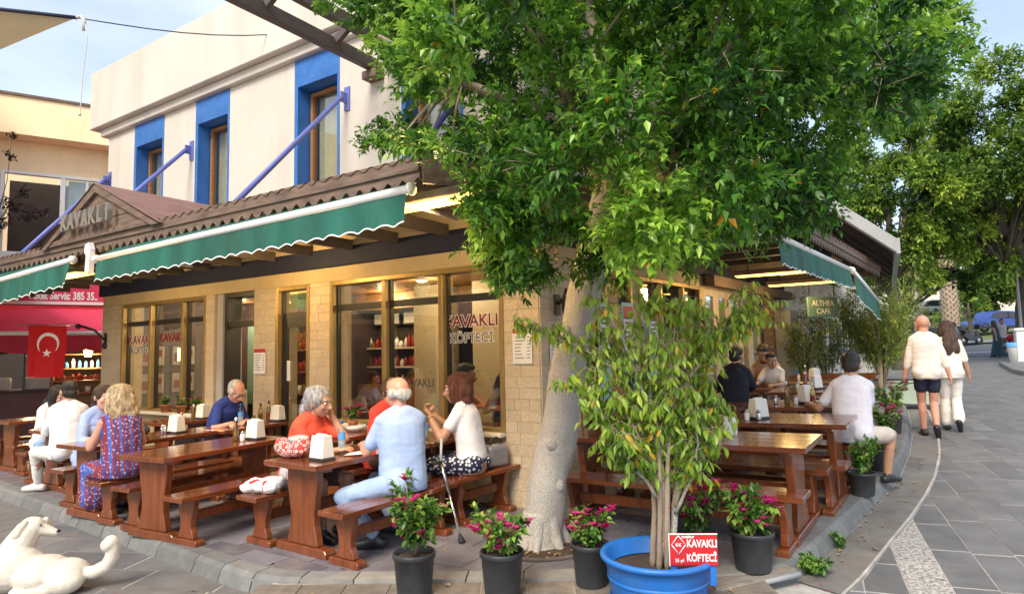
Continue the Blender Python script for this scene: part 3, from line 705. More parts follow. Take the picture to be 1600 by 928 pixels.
# ------------- upper storey
WIN = ((-8.33, -7.36), (-6.40, -5.48), (-3.93, -3.01), (-1.9, -.95))
WT = 5.84; WB = 3.7
xs_ = [-9.29]
for a, c in WIN: xs_ += [a, c]
xs_.append(0)
b = MB()
for i in range(0, len(xs_), 2): b.box(xs_[i], xs_[i+1], 0, .4, 3.503, WT)
for a, c in WIN: b.box(a, c, 0, .4, 3.503, WB)
b.build('upper_wall', MAT['white_plaster'], bld)
bbox('upper_wall', MAT['white_plaster'], -.4, -.002, .402, 11.5, 3.503, WT)
bbox('upper_wall', MAT['white_plaster'], -9.29, -8.9, .402, 11, 3.1, WT)
b = MB()
b.box(-9.43, .16, -.09, .4, WT+.003, 5.98); c_ = b.build('cornice', MAT['white_plaster'], bld, .01)
b = MB(); b.box(-9.62, .28, -.20, .3, 5.983, 7.09); b.box(-9.62, -9.3, .3, 9, 5.983, 7.09); b.box(0, .28, .3, 11.5, 5.983, 7.09); b.build('parapet', MAT['white_plaster'], bld, .012)
bbox('cornice', MAT['white_plaster'], .0, .158, .402, 11.5, WT+.003, 5.98); bbox('cornice', MAT['white_plaster'], -9.428, -9.29, .402, 9, WT+.003, 5.98)
bbox('flat_roof', MAT['grey_jamb'], -9.29, 0, .3, 11, 5.99, 6.1)
for a, c in WIN:
    b = MB(); s_ = .07; tp_ = .40; d = .34
    # blue surround: flat band proud of the wall and the splayed reveal
    b.box(a, a+s_, -.012, d, WB, WT-.004); b.box(c-s_*.6, c, -.012, d, WB, WT-.004); b.box(a+s_, c-s_*.6, -.012, d, WT-tp_, WT-.004); b.box(a+s_, c-s_*.6, -.012, d, WB, WB+.05)
    wn = b.build('window', MAT['blue_paint'], bld, .005)
    b = MB(); x0, x1 = a+s_+.02, c-s_*.6-.02; z0, z1 = WB+.05, WT-tp_-.03
    b.box(x0, x0+.05, .2, .28, z0, z1); b.box(x1-.05, x1, .2, .28, z0, z1); b.box(x0+.05, x1-.05, .2, .28, z1-.05, z1); b.box(x0+.05, x1-.05, .2, .28, z0, z0+.05); b.build('frame', MAT['wood_interior'], wn)
    b = MB(); b.smooth = False
    n = 26
    vs = [(x0+.04+(x1-x0-.08)*i/n, .33+.022*math.sin(i*1.7), z) for z in (z0, z1) for i in range(n+1)]; b.add(vs, [(i, i+1, n+2+i, n+1+i) for i in range(n)]); b.build('curtain', mat('curtain_cloth', (.72, .63, .48), .9, .08, 6, .1) if 'curtain_cloth' not in MAT else MAT['curtain_cloth'], wn)
    b = MB(); b.box(x0+.05, x1-.05, .235, .24, z0+.05, z1-.05); b.build('pane', MAT['window_glass'], wn)
# ------------- timber canopy round both fronts
EZ, WZ, EO = 3.215, 3.53, 1.9
cnp = MB()
def wave(x): return .017*math.sin(2*math.pi*x/.165)
def sheet(n0, n1, P, step=.02):
    vs = []; n = int((n1-n0)/step)
    for i in range(n+1):
        x = n0+(n1-n0)*i/n; a, c = P(x); vs += [(a[0], a[1], a[2]+wave(x)), (c[0], c[1], c[2]+wave(x))]
    cnp.add(vs, [(2*i, 2*i+1, 2*i+3, 2*i+2) for i in range(n)])
def PL(x):
    t = max(0, x); return (x, -EO-.06, EZ), (x, -t, WZ-(WZ-EZ)*t/EO)
def PR(y):
    t = max(0, -y); return (EO+.06, y, EZ+.002), (t, y, WZ-(WZ-EZ)*t/EO+.002)
sheet(-13.2, .06, PL)
cny = cnp.build('canopy', MAT['roof_red'], bld)
cnp = MB(); sheet(2.0, 9.4, PR); rc = cnp.build('side_roof', MAT['roof_red'], cny); rc.matrix_local = RX
b = MB(); b.quad((-13.2, -EO, EZ-.06), (.06, -EO, EZ-.06), (.06, 0, WZ-.06), (-13.2, 0, WZ-.06)); b.build('soffit', MAT['dark_soffit'], cny)
b = MB(); b.quad((EO, 2.0, EZ-.062), (EO, 9.4, EZ-.062), (0, 9.4, WZ-.062), (0, 2.0, WZ-.062)); b.build('soffit', MAT['dark_soffit'], cny).matrix_local = RX
b = MB()
for i in range(17): x = -12.9+i*.78; b.box(x, x+.06, -EO+.05, -.06, EZ-.22, EZ-.09)
b.build('rafter', MAT['dark_soffit'], cny)
b = MB()
for i in range(10): y = 2.1+i*.76; b.box(.06, EO-.05, y, y+.06, EZ-.22, EZ-.09)
b.build('rafter', MAT['dark_soffit'], cny).matrix_local = RX
def fascia(x0, x1, mk, name):
    n = int((x1-x0)/.0165); top = []; bot = []
    for i in range(n+1):
        x = x0+(x1-x0)*i/n; top.append((x, EZ+.025)); bot.append((x, EZ-.185+.034*math.sin(2*math.pi*x/.165)))
    vs = [mk(x, o, z) for o in (EO+.005, EO+.03) for x, z in top+bot]; m = len(top); q = 2*m
    b = MB(); fs = []
    for i in range(n):
        fs += [(q+i, q+i+1, q+m+i+1, q+m+i), (i+1, i, m+i, m+i+1), (m+i, q+m+i, q+m+i+1, m+i+1), (q+i, i, i+1, q+i+1)]
    b.add(vs, fs); return b.build(name, MAT['canopy_wood'], cny)
fascia(-13.2, .06, lambda x, o, z: (x, -o, z), 'fascia_board')
fascia(2.0, 9.4, lambda y, o, z: (o, y, z), 'fascia_board').matrix_local = RX
b = MB(); b.box(-13.2, .06, -EO-.05, -EO-.032, EZ-.10, EZ+.015); b.build('trim_board', MAT['canopy_wood'], cny, .004)
b = MB(); b.box(EO+.032, EO+.05, 2.0, 9.4, EZ-.10, EZ+.016); b.build('trim_board', MAT['canopy_wood'], cny, .004).matrix_local = RX
# the corner of the canopy is cut back on the skew to clear the tree
_e = RX @ Vector((EO, 2.0, EZ)); _w = RX @ Vector((0, 2.0, WZ)); _a = Vector((.06, -EO, EZ))
b = MB(); b.add([_a, _e, _w, (0, 0, WZ), (.06, 0, WZ)], [(0, 1, 2, 3, 4)]); b.add([(v[0], v[1], v[2]-.062) for v in (_a, _e, _w, (0, 0, WZ), (.06, 0, WZ))], [(4, 3, 2, 1, 0)]); b.build('corner_roof', MAT['roof_red'], cny)
_d = (_e-_a); _n = Vector((_d.y, -_d.x, 0)).normalized()*.03
b = MB(); b.add([p+q for q in (Vector((0, 0, 0)), _n) for p in (_a+Vector((0, 0, -.2)), _e+Vector((0, 0, -.2)), _e+Vector((0, 0, .03)), _a+Vector((0, 0, .03)))], [(3, 2, 1, 0), (4, 5, 6, 7), (0, 1, 5, 4), (2, 3, 7, 6), (1, 2, 6, 5), (3, 0, 4, 7)]); b.build('fascia_board', MAT['canopy_wood'], cny)
# gable with the sign
gx0, gx1, gp, gz0, gz1 = -6.55, -3.83, -5.19, EZ+.0, 3.75
gb = MB(); yb = -EO-.055
rows = 3
for k in range(rows):
    za, zb = gz0+(gz1-gz0)*k/rows+.004, gz0+(gz1-gz0)*(k+1)/rows-.004
    ha, hb = (gz1-za)/(gz1-gz0)*1.34, max(.01, (gz1-zb)/(gz1-gz0)*1.34)
    q = MB(); q.prism([(gp-ha, za), (gp+ha, za), (gp+hb, zb), (gp-hb, zb)], yb-.006*(k % 2), yb+.03); q.build('gable_plank', MAT['canopy_wood'], cny)
b = MB()
b.prism([(gx0-.12, gz0-.05), (gx0+.02, gz0-.05), (gp, gz1), (gp, gz1+.1)], yb-.045, yb-.008); b.prism([(gx1+.12, gz0-.05), (gx1-.02, gz0-.05), (gp, gz1), (gp, gz1+.1)][::-1], yb-.046, yb-.009)
b.box(gx0+.1, gx1-.1, yb-.03, yb-.01, gz0-.03, gz0+.04); b.build('gable_trim', MAT['canopy_wood'], cny)
b = MB(); b.quad((gp, yb-.06, gz1+.11), (gp, 0, gz1+.11), (gx1+.2, 0, gz0+.02), (gx1+.16, yb-.06, gz0-.04)); b.quad((gp, 0, gz1+.11), (gp, yb-.06, gz1+.11), (gx0-.16, yb-.06, gz0-.04), (gx0-.2, 0, gz0+.02)); b.build('gable_roof', MAT['roof_red'], cny)
for i, ch in enumerate('KAVAKLI'):
    text('sign_letter', ch, .27, face_L(-5.80+i*.185, yb-.10, 3.33), MAT['silver_letter'], cny, .03, .012, sx=.92)
# steel tie rods, blue
def rod(p, q):
    b = MB(); b.tube([p, q], .032, 10); r_ = b.build('tie_rod', MAT['brace_blue'], bld)
    b = MB(); b.box(p[0]-.05, p[0]+.05, -.02, -.001, p[2]-.16, p[2]+.16); b.box(p[0]-.012, p[0]+.012, -.12, -.02, p[2]-.07, p[2]+.07); b.build('wall_plate', MAT['brace_blue'], r_)
for t, z in ((9.2, 4.99), (6.5, 5.04), (2.86, 5.04), (.35, 5.04)):
    rod((-t, -.10, z), (-t+(.9 if t > 9 else .05), -1.66, EZ+.1))
rod((-9.2, -.1, 4.92), (-8.9, -1.0, EZ+.2))

# ---------------------------------------------------------------- awnings
def awning(label, P, Q, inw,  drop, dropQ=None, arms=True, ripple=.012, sag=0, per=.20):
    P, Q, inw = Vector(P), Vector(Q), Vector(inw); dropQ = dropQ or drop
    r = thing('awning', label, 'awning', tuple(BC), BA if inw.y else BAR, 'green awnings round the restaurant front')
    d = (Q-P).normalized(); n = int((Q-P).length/.022)
    b = MB(); b.tube([P-d*.03, Q+d*.03], .036, 10); fb = b.build('front_bar', MAT['white_paint'], r)
    b = MB(); 
    for e, s in ((P, -1), (Q, 1)): b.tube([e+d*s*.03, e+d*s*.055], .052, 10)
    b.build('end_cap', MAT['napkin_box'], fb)
    b = MB(); b.smooth = True; K = 7; vs = []; lo = []
    for i in range(n+1):
        t = i/n; p = P+(Q-P)*t; dd = drop+(dropQ-drop)*t
        zz = dd-.028*abs(math.sin(math.pi*t*(Q-P).length/per))
        for k in range(K):
            f = k/(K-1); off = ripple*f*(math.sin(i*.31)+.6*math.sin(i*.113+1))+.02*f-.02
            vs.append(p-inw*(.03+off)+Vector((0, 0, -.02-(zz-.02)*f)))
        lo.append(vs[-1])
    b.add(vs, [(i*K+k, i*K+k+1, (i+1)*K+k+1, (i+1)*K+k) for i in range(n) for k in range(K-1)]); b.build('valance', MAT['green_awning'], r)
    b = MB(); vs = []
    for p in lo: vs += [p-inw*.003+Vector((0, 0, .008)), p-inw*.003-Vector((0, 0, .004))]
    b.add(vs, [(2*i, 2*i+1, 2*i+3, 2*i+2) for i in range(n)]); b.build('trim', MAT['white_print'], r)
    b = MB(); b.smooth = True; m = 24; vs = []
    for i in range(m+1):
        p = P+(Q-P)*i/m; a = p+Vector((0, 0, .04)); c = Vector((p.x+inw.x*.30, p.y+inw.y*.30, EZ-.13))
        for k in range(4): vs.append(a+(c-a)*k/3)
    b.add(vs, [(4*i+k, 4*i+k+1, 4*i+k+5, 4*i+k+4) for i in range(m) for k in range(3)]); b.build('canvas', MAT['green_awning'], r)
    if arms:
        for t in (.06, .94):
            p = P+(Q-P)*t; b = MB(); b.tube([p+inw*.05, p+inw*1.0-Vector((0, 0, .02)), p+inw*.4+d*(.5 if t < .5 else -.5)+Vector((0, 0, .22))], .02, 6); b.build('arm', MAT['grey_metal'], r)
        for e, s in ((P, -1),): 
            b = MB(); b.prism([(-.05, -.02), (.05, -.02), (.075, .27), (.03, .36), (-.06, .34), (-.08, .25), (-.03, .2)], -.03, .03, 'y', Matrix.Translation(e+d*s*.45+inw*.1-Vector((0, 0, .1)))); b.build('end_bracket', MAT['white_paint'], r)
    return r
awning('long green awning with white front bar above the two large windows', (-4.86, -2.08, 2.87), (.06, -2.08, 2.93), (0, 1, 0), .285)
awning('stained green awning with drooping scalloped edge below the gable sign', (-11.5, -2.1, 2.70), (-5.56, -2.08, 2.92), (0, 1, 0), .42, .32, arms=False, ripple=.03, per=.15)
awning('green awning of the side front beyond the tree crown', (1.96, 1.7, 2.84), (1.96, 5.85, 2.84), (-1, 0, 0), .33, per=.13)
awning('short sagging green awning farthest up the side street', (1.98, 6.0, 2.83), (1.98, 8.5, 2.46), (-1, 0, 0), .42, arms=False, per=.5)
# ---- heater panels under the canopy
def heater(label, wx, wy, wz, ang, en=42, ln=1.15):
    h = thing('heater_panel', label, 'heater', (wx, wy, wz), ang, 'lit heater panels under the canopy')
    b = MB(); b.box(-ln/2-.04, ln/2+.04, -.13, .13, .02, .09); b.build('housing', MAT['canopy_wood'], h, .006)
    for y in (-.065, .065): b = MB(); b.box(-ln/2, ln/2, y-.045, y+.045, .004, .019); b.build('tube', MAT['heater_glow'], h)
    for x in (-.4, .4): b = MB(); b.tube([(x, 0, .09), (x, 0, 3.16-wz)], .008, 6); b.build('hanger', MAT['black_metal'], h)
    l = bpy.data.lights.new('lamp_light', 'POINT'); l.shadow_soft_size = .12; l.energy = en; l.color = (1, .66, .26)
    o = bpy.data.objects.new('lamp_light', l); COL.objects.link(o); o.parent = h; o.location = (0, 0, -.16)
heater('lit yellow heater panel at the canopy corner beside the end of the long awning', -.66, 5.24, 2.90, BA)
heater('lit yellow heater panel partly hidden by the white awning bracket', -6.2, 8.75, 2.82, BA)
heater('lit yellow heater panel over the side tables, nearer one', 4.15, 9.95, 2.77, BA, 26)
heater('lit yellow heater panel over the side tables, farther one', 5.35, 11.6, 2.76, BA, 12)
heater('lit heater panel above the window tables behind the long awning', -3.2, 7.6, 3.02, BA)
# ---- side front: timber folding doors, display, menu posters
def sbox(name, m, x0, x1, y0, y1, z0, z1, parent=None, bevel=0):
    b = MB(); b.box(x0, x1, y0, y1, z0, z1); o = b.build(name, m, parent or bld, bevel); o.matrix_local = RX; return o
window(.77, 2.1, .40, ZH, (1.4,), 'R'); sbox('low_wall', MAT['lintel_plaster'], -.34, -.02, .77, 2.1, -.2, .398)
window(2.3, 4.5, .05, ZH, (3.0, 3.8), 'R'); sbox('pillar', MAT['lintel_plaster'], -.34, .0, 2.102, 2.298, -.2, ZH); sbox('pillar', MAT['lintel_plaster'], -.34, .0, 4.502, 4.7, -.2, ZH)
for i in range(5):
    y = 4.75+i*.61; p = thing('folding_door', 'pale timber folding door leaf, '+['nearest the posters', 'second from the posters', 'middle leaf of the row', 'fourth in the row', 'last beside the glass fridge'][i], 'door', tuple(BC), BAR, 'pale timber folding doors')
    z0 = G(*RW(0, y)[:2])
    b = MB(); b.box(-.1, -.04, y, y+.12, z0, ZH); b.box(-.1, -.04, y+.48, y+.60, z0, ZH); b.box(-.098, -.042, y+.12, y+.48, z0, z0+.5); b.box(-.098, -.042, y+.12, y+.48, ZH-.12, ZH); b.build('leaf_frame', MAT['wood_pale'], p, .006)
    b = MB(); b.box(-.074, -.068, y+.12, y+.48, z0+.5, ZH-.12); b.build('pane', MAT['window_glass'], p)
    if i in (1, 3): b = MB(); b.box(-.10, -.088, y+.14, y+.46, z0+.52, ZH-.14); b.build('curtain', MAT['curtain_cloth'], p)
sbox('side_post', MAT['canopy_wood'], .02, .2, 7.82, 8.0, .2, 2.82); sbox('side_beam', MAT['canopy_wood'], .064, .22, 4.6, 9.4, 2.64, 2.81)
for i, (y, z, wd, h, c) in enumerate(((1.15, 1.62, .26, 1.2, 'label_blue'), (1.75, 1.7, .3, 1.1, 'label_blue'), (2.5, 1.75, .28, 1.0, 'label_blue'))):
    p = thing('tall_poster', ['tall light blue menu poster behind the trunk, nearest the corner', 'light blue menu poster on the side window', 'narrow light blue poster beside the folding doors'][i], 'poster', tuple(BC), BAR)
    b = MB(); b.box(.03, .05, y, y+wd, z-h/2, z+h/2); b.build('board', mat('poster_blue', (.28, .55, .60), .5, .1, 3, 0) if 'poster_blue' not in MAT else MAT['poster_blue'], p, .006)
    b = MB(); b.box(.0505, .054, y+.03, y+wd-.03, z-.1, z+h/2-.22); b.build('picture', MAT['paper'], p); b = MB(); b.box(.0505, .055, y+.03, y+wd-.03, z+h/2-.2, z+h/2-.05); b.build('heading', MAT['red_print'], p)
    b = MB()
    for k in range(8): b.box(.0545, .056, y+.06, y+wd-.08, z-.08+k*.06, z-.06+k*.06)
    b.build('print', MAT['print_dark'], p)
# black wall sconces on the corner
for i, (lx, ly, lz, sd) in enumerate(((.012, .30, 2.16, 1),)):
    s_ = thing('wall_sconce', 'black iron wall sconce on the corner pillar beside the trunk', 'wall lamp', tuple(BC), BAR)
    b = MB(); b.box(lx, lx+.03, ly-.05, ly+.05, lz-.12, lz+.1); b.build('plate', MAT['black_metal'], s_); b = MB(); b.tube([(lx+.03, ly, lz), (lx+.1, ly, lz+.06), (lx+.14, ly, lz+.16)], .018, 8); b.build('arm', MAT['black_metal'], s_)
    b = MB(); b.lathe([(.02, 0), (.05, .1), (.06, .22), (.02, .26)], 10, Matrix.Translation((lx+.14, ly, lz-.2))); b.build('shade', MAT['black_metal'], s_)
# ---- flag on an iron bracket at the left end of the long front
fl = thing('iron_bracket', 'curved black iron lamp bracket on the end pillar carrying the flag rod', 'bracket', tuple(BC), BA)
b = MB(); b.tube([(-9.14, -.0, 2.0), (-9.14, -.07, 2.06), (-9.16, -.2, 2.2), (-9.3, -.3, 2.26), (-9.55, -.32, 2.3)], .022, 8); b.box(-9.18, -9.10, -.03, -.0, 1.92, 2.15); b.build('arm', MAT['black_metal'], fl)
b = MB(); b.ell((-9.14, -.03, 1.92), (.05, .05, .06)); b.ell((-9.5, -.32, 2.28), (.05, .05, .05)); b.build('knob', MAT['black_metal'], fl)
FLO = BW(-9.5, -.32, 0); FLR = R(4); FM = BM.inverted() @ Matrix.Translation(FLO) @ Matrix.Rotation(FLR, 4, 'Z')
b = MB(); b.tube([(0, 0, 2.295), (-1.05, 0, 2.33)], .012, 8, FM); b.build('rod', MAT['steel'], fl)
# ---- shop with the pink awning across the lane, and the peach house above it
EA = math.atan2(.538, .843); EC = Vector((-9.55, 15.6, 0))
EM = Matrix.Translation(EC) @ Matrix.Rotation(EA, 4, 'Z')
pb = thing('peach_house', 'peach coloured two storey house with white framed windows and a pink awning shop below', 'building', tuple(EC), EA)
def pbox(name, m, *a, parent=None, bevel=0): b = MB(); b.box(*a); return b.build(name, m, parent or pb, bevel)
b = MB(); X0, X1 = -26, 7
wins = ((-9.3, -7.0), (-5.9, -3.6), (-2.52, -.18), (1.6, 4.4))
zb, zt = 4.12, 6.08
px = [X0]
for a, c in wins: px += [a, c]
px.append(X1)
for i in range(0, len(px), 2): b.box(px[i], px[i+1], 0, .3, 3.3, 6.797)
for a, c in wins: b.box(a, c, 0, .3, 3.3, zb); b.box(a, c, 0, .3, zt, 6.797)
b.build('wall', MAT['peach_plaster'], pb)
b = MB(); b.prism([(-.55, 6.80), (.3, 6.80), (.3, 7.72), (-.42, 7.72)], X0-.2, X1+.2, 'x'); b.build('parapet', MAT['peach_plaster'], pb); pbox('coping', MAT['canopy_wood'], X0-.25, X1+.25, -.47, .32, 7.723, 7.78)
pbox('side_wall', MAT['peach_plaster'], X0, X1, 6, 6.3, 0, 7.9)
for a, c in wins:
    b = MB(); b.box(a, a+.07, -.03, .1, zb, zt); b.box(c-.07, c, -.03, .1, zb, zt); b.box(a+.07, c-.07, -.03, .1, zt-.07, zt); b.box(a+.07, c-.07, -.03, .1, zb, zb+.07); m_ = (a+c)/2; b.box(m_-.05, m_+.05, -.02, .1, zb+.07, zt-.07); b.box(c-.72, c-.66, .0, .1, zb+.07, zt-.07)
    wn = b.build('window', MAT['white_paint'], pb, .005)
    b = MB(); b.box(m_+.05, c-.07, .05, .056, zb+.07, zt-.07); b.build('pane', MAT['window_glass'], wn); b = MB(); b.box(m_+.1, c-.1, .2, .22, zb+.07, zt-.07); b.build('blind', MAT['paper'], wn)
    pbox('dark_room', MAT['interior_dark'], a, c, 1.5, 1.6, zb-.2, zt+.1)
    pbox('sill', MAT['white_paint'], a-.1, c+.1, -.12, .0, zb-.1, zb-.003)
pbox('floor_slab', MAT['interior_dark'], X0, X1, .3, 5.9, 3.2, 3.29)
for x in (-20, -14, -8.5, -3.1, 2.2, 6.8): pbox('pier', MAT['peach_plaster'], x-.2, x+.2, .0, .35, -.2, 3.29)
# shop below
pbox('shop_back', mat('shop_wall', (.11, .075, .05), .8, .3, 2, .05), X0, X1, 4.5, 4.6, -.2, 3.3); pbox('shop_floor', MAT['slate_tile'], X0, X1, -.1, 4.5, -.15, -.0)
sgn = thing('shop_sign', 'pink shop fascia sign with white lettering above the pink awning', 'sign', tuple(EC), EA)
b = MB(); b.box(-18, 3.5, -.48, -.35, 3.02, 3.42); b.build('board', MAT['pink_awning'], sgn); b = MB(); b.box(-18, 3.5, -.52, -.34, 2.95, 3.017); b.build('rail', MAT['white_paint'], sgn)
text('lettering', 'Paket Servis: 385 35..', .25, face_L(-1.22, -.485, 3.07), MAT['white_print'], sgn, .003, .008, sx=.60)
b = MB()
for i in range(9): a_ = i*2.39; b.ell((-2.18+.09*math.cos(a_)*(i % 3), -.52-.02*i, 3.16+.07*math.sin(a_*1.7)), (.11, .05, .09), None, 8, 6)
b.build('flower_emblem', MAT['red_print'], sgn)
pa = thing('pink_awning', 'wide pink awning with dark red scalloped valance over the shop', 'awning', tuple(EC), EA)
b = MB(); n = 40
vs = []
for i in range(n+1):
    x = -18+21.4*i/n
    for k in range(6): f = k/5; vs.append((x, -.3-1.25*f, 2.93-.66*f+.04*math.sin(f*3.14)))
b.smooth = True; b.add(vs, [(6*i+k, 6*i+k+1, 6*i+k+7, 6*i+k+6) for i in range(n) for k in range(5)]); b.build('canvas', MAT['pink_awning'], pa)
b = MB(); b.tube([(-18, -1.57, 2.25), (3.4, -1.57, 2.25)], .05, 8); b.build('front_bar', MAT['white_paint'], pa)
b = MB(); b.smooth = True; vs = []; n = 700
for i in range(n+1):
    x = -18+21.4*i/n; vs += [(x, -1.6, 2.22), (x, -1.6+.015*math.sin(i*.3), 1.9-.07*abs(math.sin(x*4.2)))]
b.add(vs, [(2*i, 2*i+1, 2*i+3, 2*i+2) for i in range(n)]); b.build('valance', MAT['crimson_awning'], pa)
# shop counters and glass
sc_ = thing('display_counter', 'dark red shop counter with black framed glass front below the pink awning', 'counter', tuple(EC), EA)
b = MB(); b.box(-12, -1.40, -.3, .5, -.1, .98); b.build('base', mat('counter_red', (.10, .03, .025), .5, .2, 3, .05), sc_, .01); b = MB(); b.box(-12.05, -1.36, -.4, .55, .983, 1.03); b.box(-12, -1.42, .3, .36, 1.25, 1.32); b.build('top', MAT['interior_dark'], sc_)
b = MB(); b.box(-12, -1.42, -.2, -.19, 1.03, 2.0); b.build('glass_front', MAT['shop_glass'], sc_); b = MB()
for x in (-4.4, -2.9, -1.92, -1.42): b.box(x-.02, x+.02, -.22, -.17, 1.033, 2.05)
b.build('frame', MAT['black_frame'], sc_)
b = MB()
for x in (-3.7, -2.4, -1.65): b.box(x-.3, x+.22, -.1, .2, 1.04, 1.3)
b.build('tray', MAT['wood_pale'], sc_)
sh = thing('wooden_rack', 'brown wooden rack with food trays beside the shop doorway', 'rack', tuple(EM @ Vector((-.92, .1, 0))), EA)
b = MB()
for z in (.35, .62, .9, 1.17): b.box(-.45, 1.75, -.6+z*.1, -.05, z, z+.035)
b.box(-.48, -.45, -.6, -.05, -.05, 1.35); b.box(1.75, 1.78, -.6, -.05, -.05, 1.35); b.box(-.45, 1.75, -.06, -.03, -.05, 1.3); b.build('boards', MAT['wood_interior'], sh, .004)
b = MB()
for i in range(12): x = -.3+i*.17; b.mi = i % 4; b.lathe([(.06, 0), (.07, .06), (.05, .12)], 8, Matrix.Translation((x, -.3, .94 if i % 2 else 1.21)))
o = b.build('food', [MAT['terracotta'], MAT['oil'], MAT['ketchup'], MAT['ceramic']], sh); o['kind'] = 'stuff'
bs = thing('lit_shelf', 'warmly lit shelf with bottles inside the shop', 'shelf', tuple(EM @ Vector((-1.6, -.6, -.2))), EA)
b = MB()
for z in (1.3, 1.65, 2.0): b.box(.2, 3.4, 1.5, 1.75, z, z+.03)
b.build('boards', MAT['wood_interior'], bs); b = MB()
for z in (1.33, 1.68):
    for i in range(24): b.mi = rnd.randrange(4); h = rnd.uniform(.12, .24); b.lathe([(.04, z), (.04, z+h*.7), (.015, z+h)], 7, Matrix.Translation((.28+i*.13, 1.6, 0)))
o = b.build('bottle', [MAT['ceramic'], MAT['oil'], MAT['label_blue'], MAT['ketchup']], bs); o['kind'] = 'stuff'
for i, (x, y, z) in enumerate(((-.75, .6, 1.95), (-1.9, 1.0, 2.2), (-6.5, 1.4, 2.5))):
    s_ = thing('shop_lamp', ['amber hanging lamp above the lit shelf in the shop', 'hanging lamp over the shop counter', 'hanging lamp at the far end of the shop counter'][i], 'lamp', tuple(EC), EA)
    b = MB(); b.lathe([(.07, z-.2), (.1, z-.05), (.03, z)], 10, Matrix.Translation((x, y, 0))); b.build('shade', MAT['bulb_amber'], s_); b = MB(); b.tube([(x, y, z), (x, y, 3.29)], .008, 5); b.build('cord', MAT['black_metal'], s_); lamp_light(s_, (x, y, z-.3), 45)
# ---- cafe up the side street
cf = thing('cafe_building', 'pale stone cafe with a dark timber roof overhang and grey fascia up the side street', 'building', tuple(BC), BAR)
def cbox(name, m, *a, parent=None, bevel=0): b = MB(); b.box(*a); return b.build(name, m, parent or cf, bevel)
cbox('wall', MAT['stone_pale'], -.4, -.1, 9.9, 13, -.2, 3.4); cbox('wall', MAT['stone_pale'], -.4, -.1, 14.2, 22, -.2, 3.4); cbox('wall', MAT['stone_pale'], -.4, -.1, 13.002, 14.198, 2.5, 3.4)
cbox('back_wall', MAT['stone_pale'], -6, -5.8, 9.5, 22, -.2, 3.4)
b = MB()
for i in range(7): y = 14.6+i*.95; b.box(-.099, -.06, y, y+.6, 1.3, 2.4)
b.build('window', MAT['car_glass'], cf)
A = Vector((6.71, 11.0, 3.45)); Bf = Vector((11.4, 19.0, 3.30)); ud = Vector((-.84, .54, .88))
rf = MB(); th = Vector((0, 0, .24)); A2 = A+ud*3.4; B2 = Bf+ud*3.4
q = [A, Bf, B2, A2]
rf.add([p for p in q]+[p-th*.35 for p in q], [(0, 1, 2, 3), (7, 6, 5, 4)])
inv = BMR.inverted(); rr = rf.build('roof', MAT['dark_soffit'], cf); rr.data.transform(inv)
def plank(a, c, dz0, dz1, out, m, name):
    b = MB(); o_ = Vector(out); b.add([a+Vector((0,0,dz0)), c+Vector((0,0,dz0)), c+Vector((0,0,dz1)), a+Vector((0,0,dz1)), a+o_+Vector((0,0,dz0)), c+o_+Vector((0,0,dz0)), c+o_+Vector((0,0,dz1)), a+o_+Vector((0,0,dz1))], [(0,3,2,1),(4,5,6,7),(0,1,5,4),(1,2,6,5),(2,3,7,6),(3,0,4,7)])
    o = b.build(name, m, rr); o.data.transform(inv); return o
plank(A, A2, -.22, .03, Vector((.02, -.05, 0)), MAT['grey_metal'], 'fascia'); plank(A+Vector((.02, -.02, 0)), Bf, -.24, .032, Vector((.06, -.03, 0)), MAT['grey_metal'], 'fascia')
for i in range(9):
    p = A+(Bf-A)*(.04+i*.11); plank(p-th*.4, p+ud*3.3-th*.4, -.10, 0, (Bf-A).normalized()*.06, MAT['dark_soffit'], 'rafter')
cs = thing('cafe_sign', 'small green cafe sign with white capital letters hanging among the shrubs', 'sign', (5.88, 12.0, 0), BA)
z = 2.36
b = MB(); b.box(-.02, .02, -.36, .36, z-.19, z+.19); b.build('board', MAT['sign_green'], cs, .008)
for i, s in enumerate(('ALTHEA', 'CAFE')):
    text('lettering', s, .145, Matrix.Translation((.0225, 0, z+.025-.15*i)) @ Matrix.Rotation(R(90), 4, 'Z') @ UP, MAT['white_print'], cs, .001, .002)
b = MB(); b.tube([(0, -.3, z+.22), (0, -.3, 3.3)], .01, 6); b.tube([(0, .3, z+.22), (0, .3, 3.3)], .01, 6); b.build('hanger', MAT['black_metal'], cs)
cs.rotation_euler = (0, 0, BA-R(38))
gf = thing('glass_fridge', 'upright glass door fridge with coloured drinks at the end of the folding doors', 'fridge', tuple(RW(.1, 8.25, .42)), BAR)
b = MB(); b.box(-.3, .35, -.02, .62, 0, .12); b.box(-.3, .35, -.02, .62, 1.78, 1.95); b.box(-.3, -.25, -.02, .62, .12, 1.78); b.box(-.25, .35, -.02, .03, .12, 1.78); b.box(-.25, .35, .57, .62, .12, 1.78); b.build('body', MAT['grey_metal'], gf)
b = MB(); b.box(-.24, -.22, .04, .56, .13, 1.77); b.build('light_panel', MAT['fridge_glow'], gf)
b = MB()
for z in (.5, .85, 1.2, 1.5): b.box(-.22, .32, .04, .56, z, z+.02)
b.build('shelf', MAT['ceramic'], gf); b = MB()
for z in (.52, .87, 1.22):
    for i in range(6): b.mi = (i//2) % 3; b.lathe([(.035, z), (.035, z+.16), (.015, z+.2)], 7, Matrix.Translation((.26, .08+i*.085, 0)))
o = b.build('bottle', [MAT['ketchup'], MAT['oil'], MAT['label_blue']], gf); o['kind'] = 'stuff'
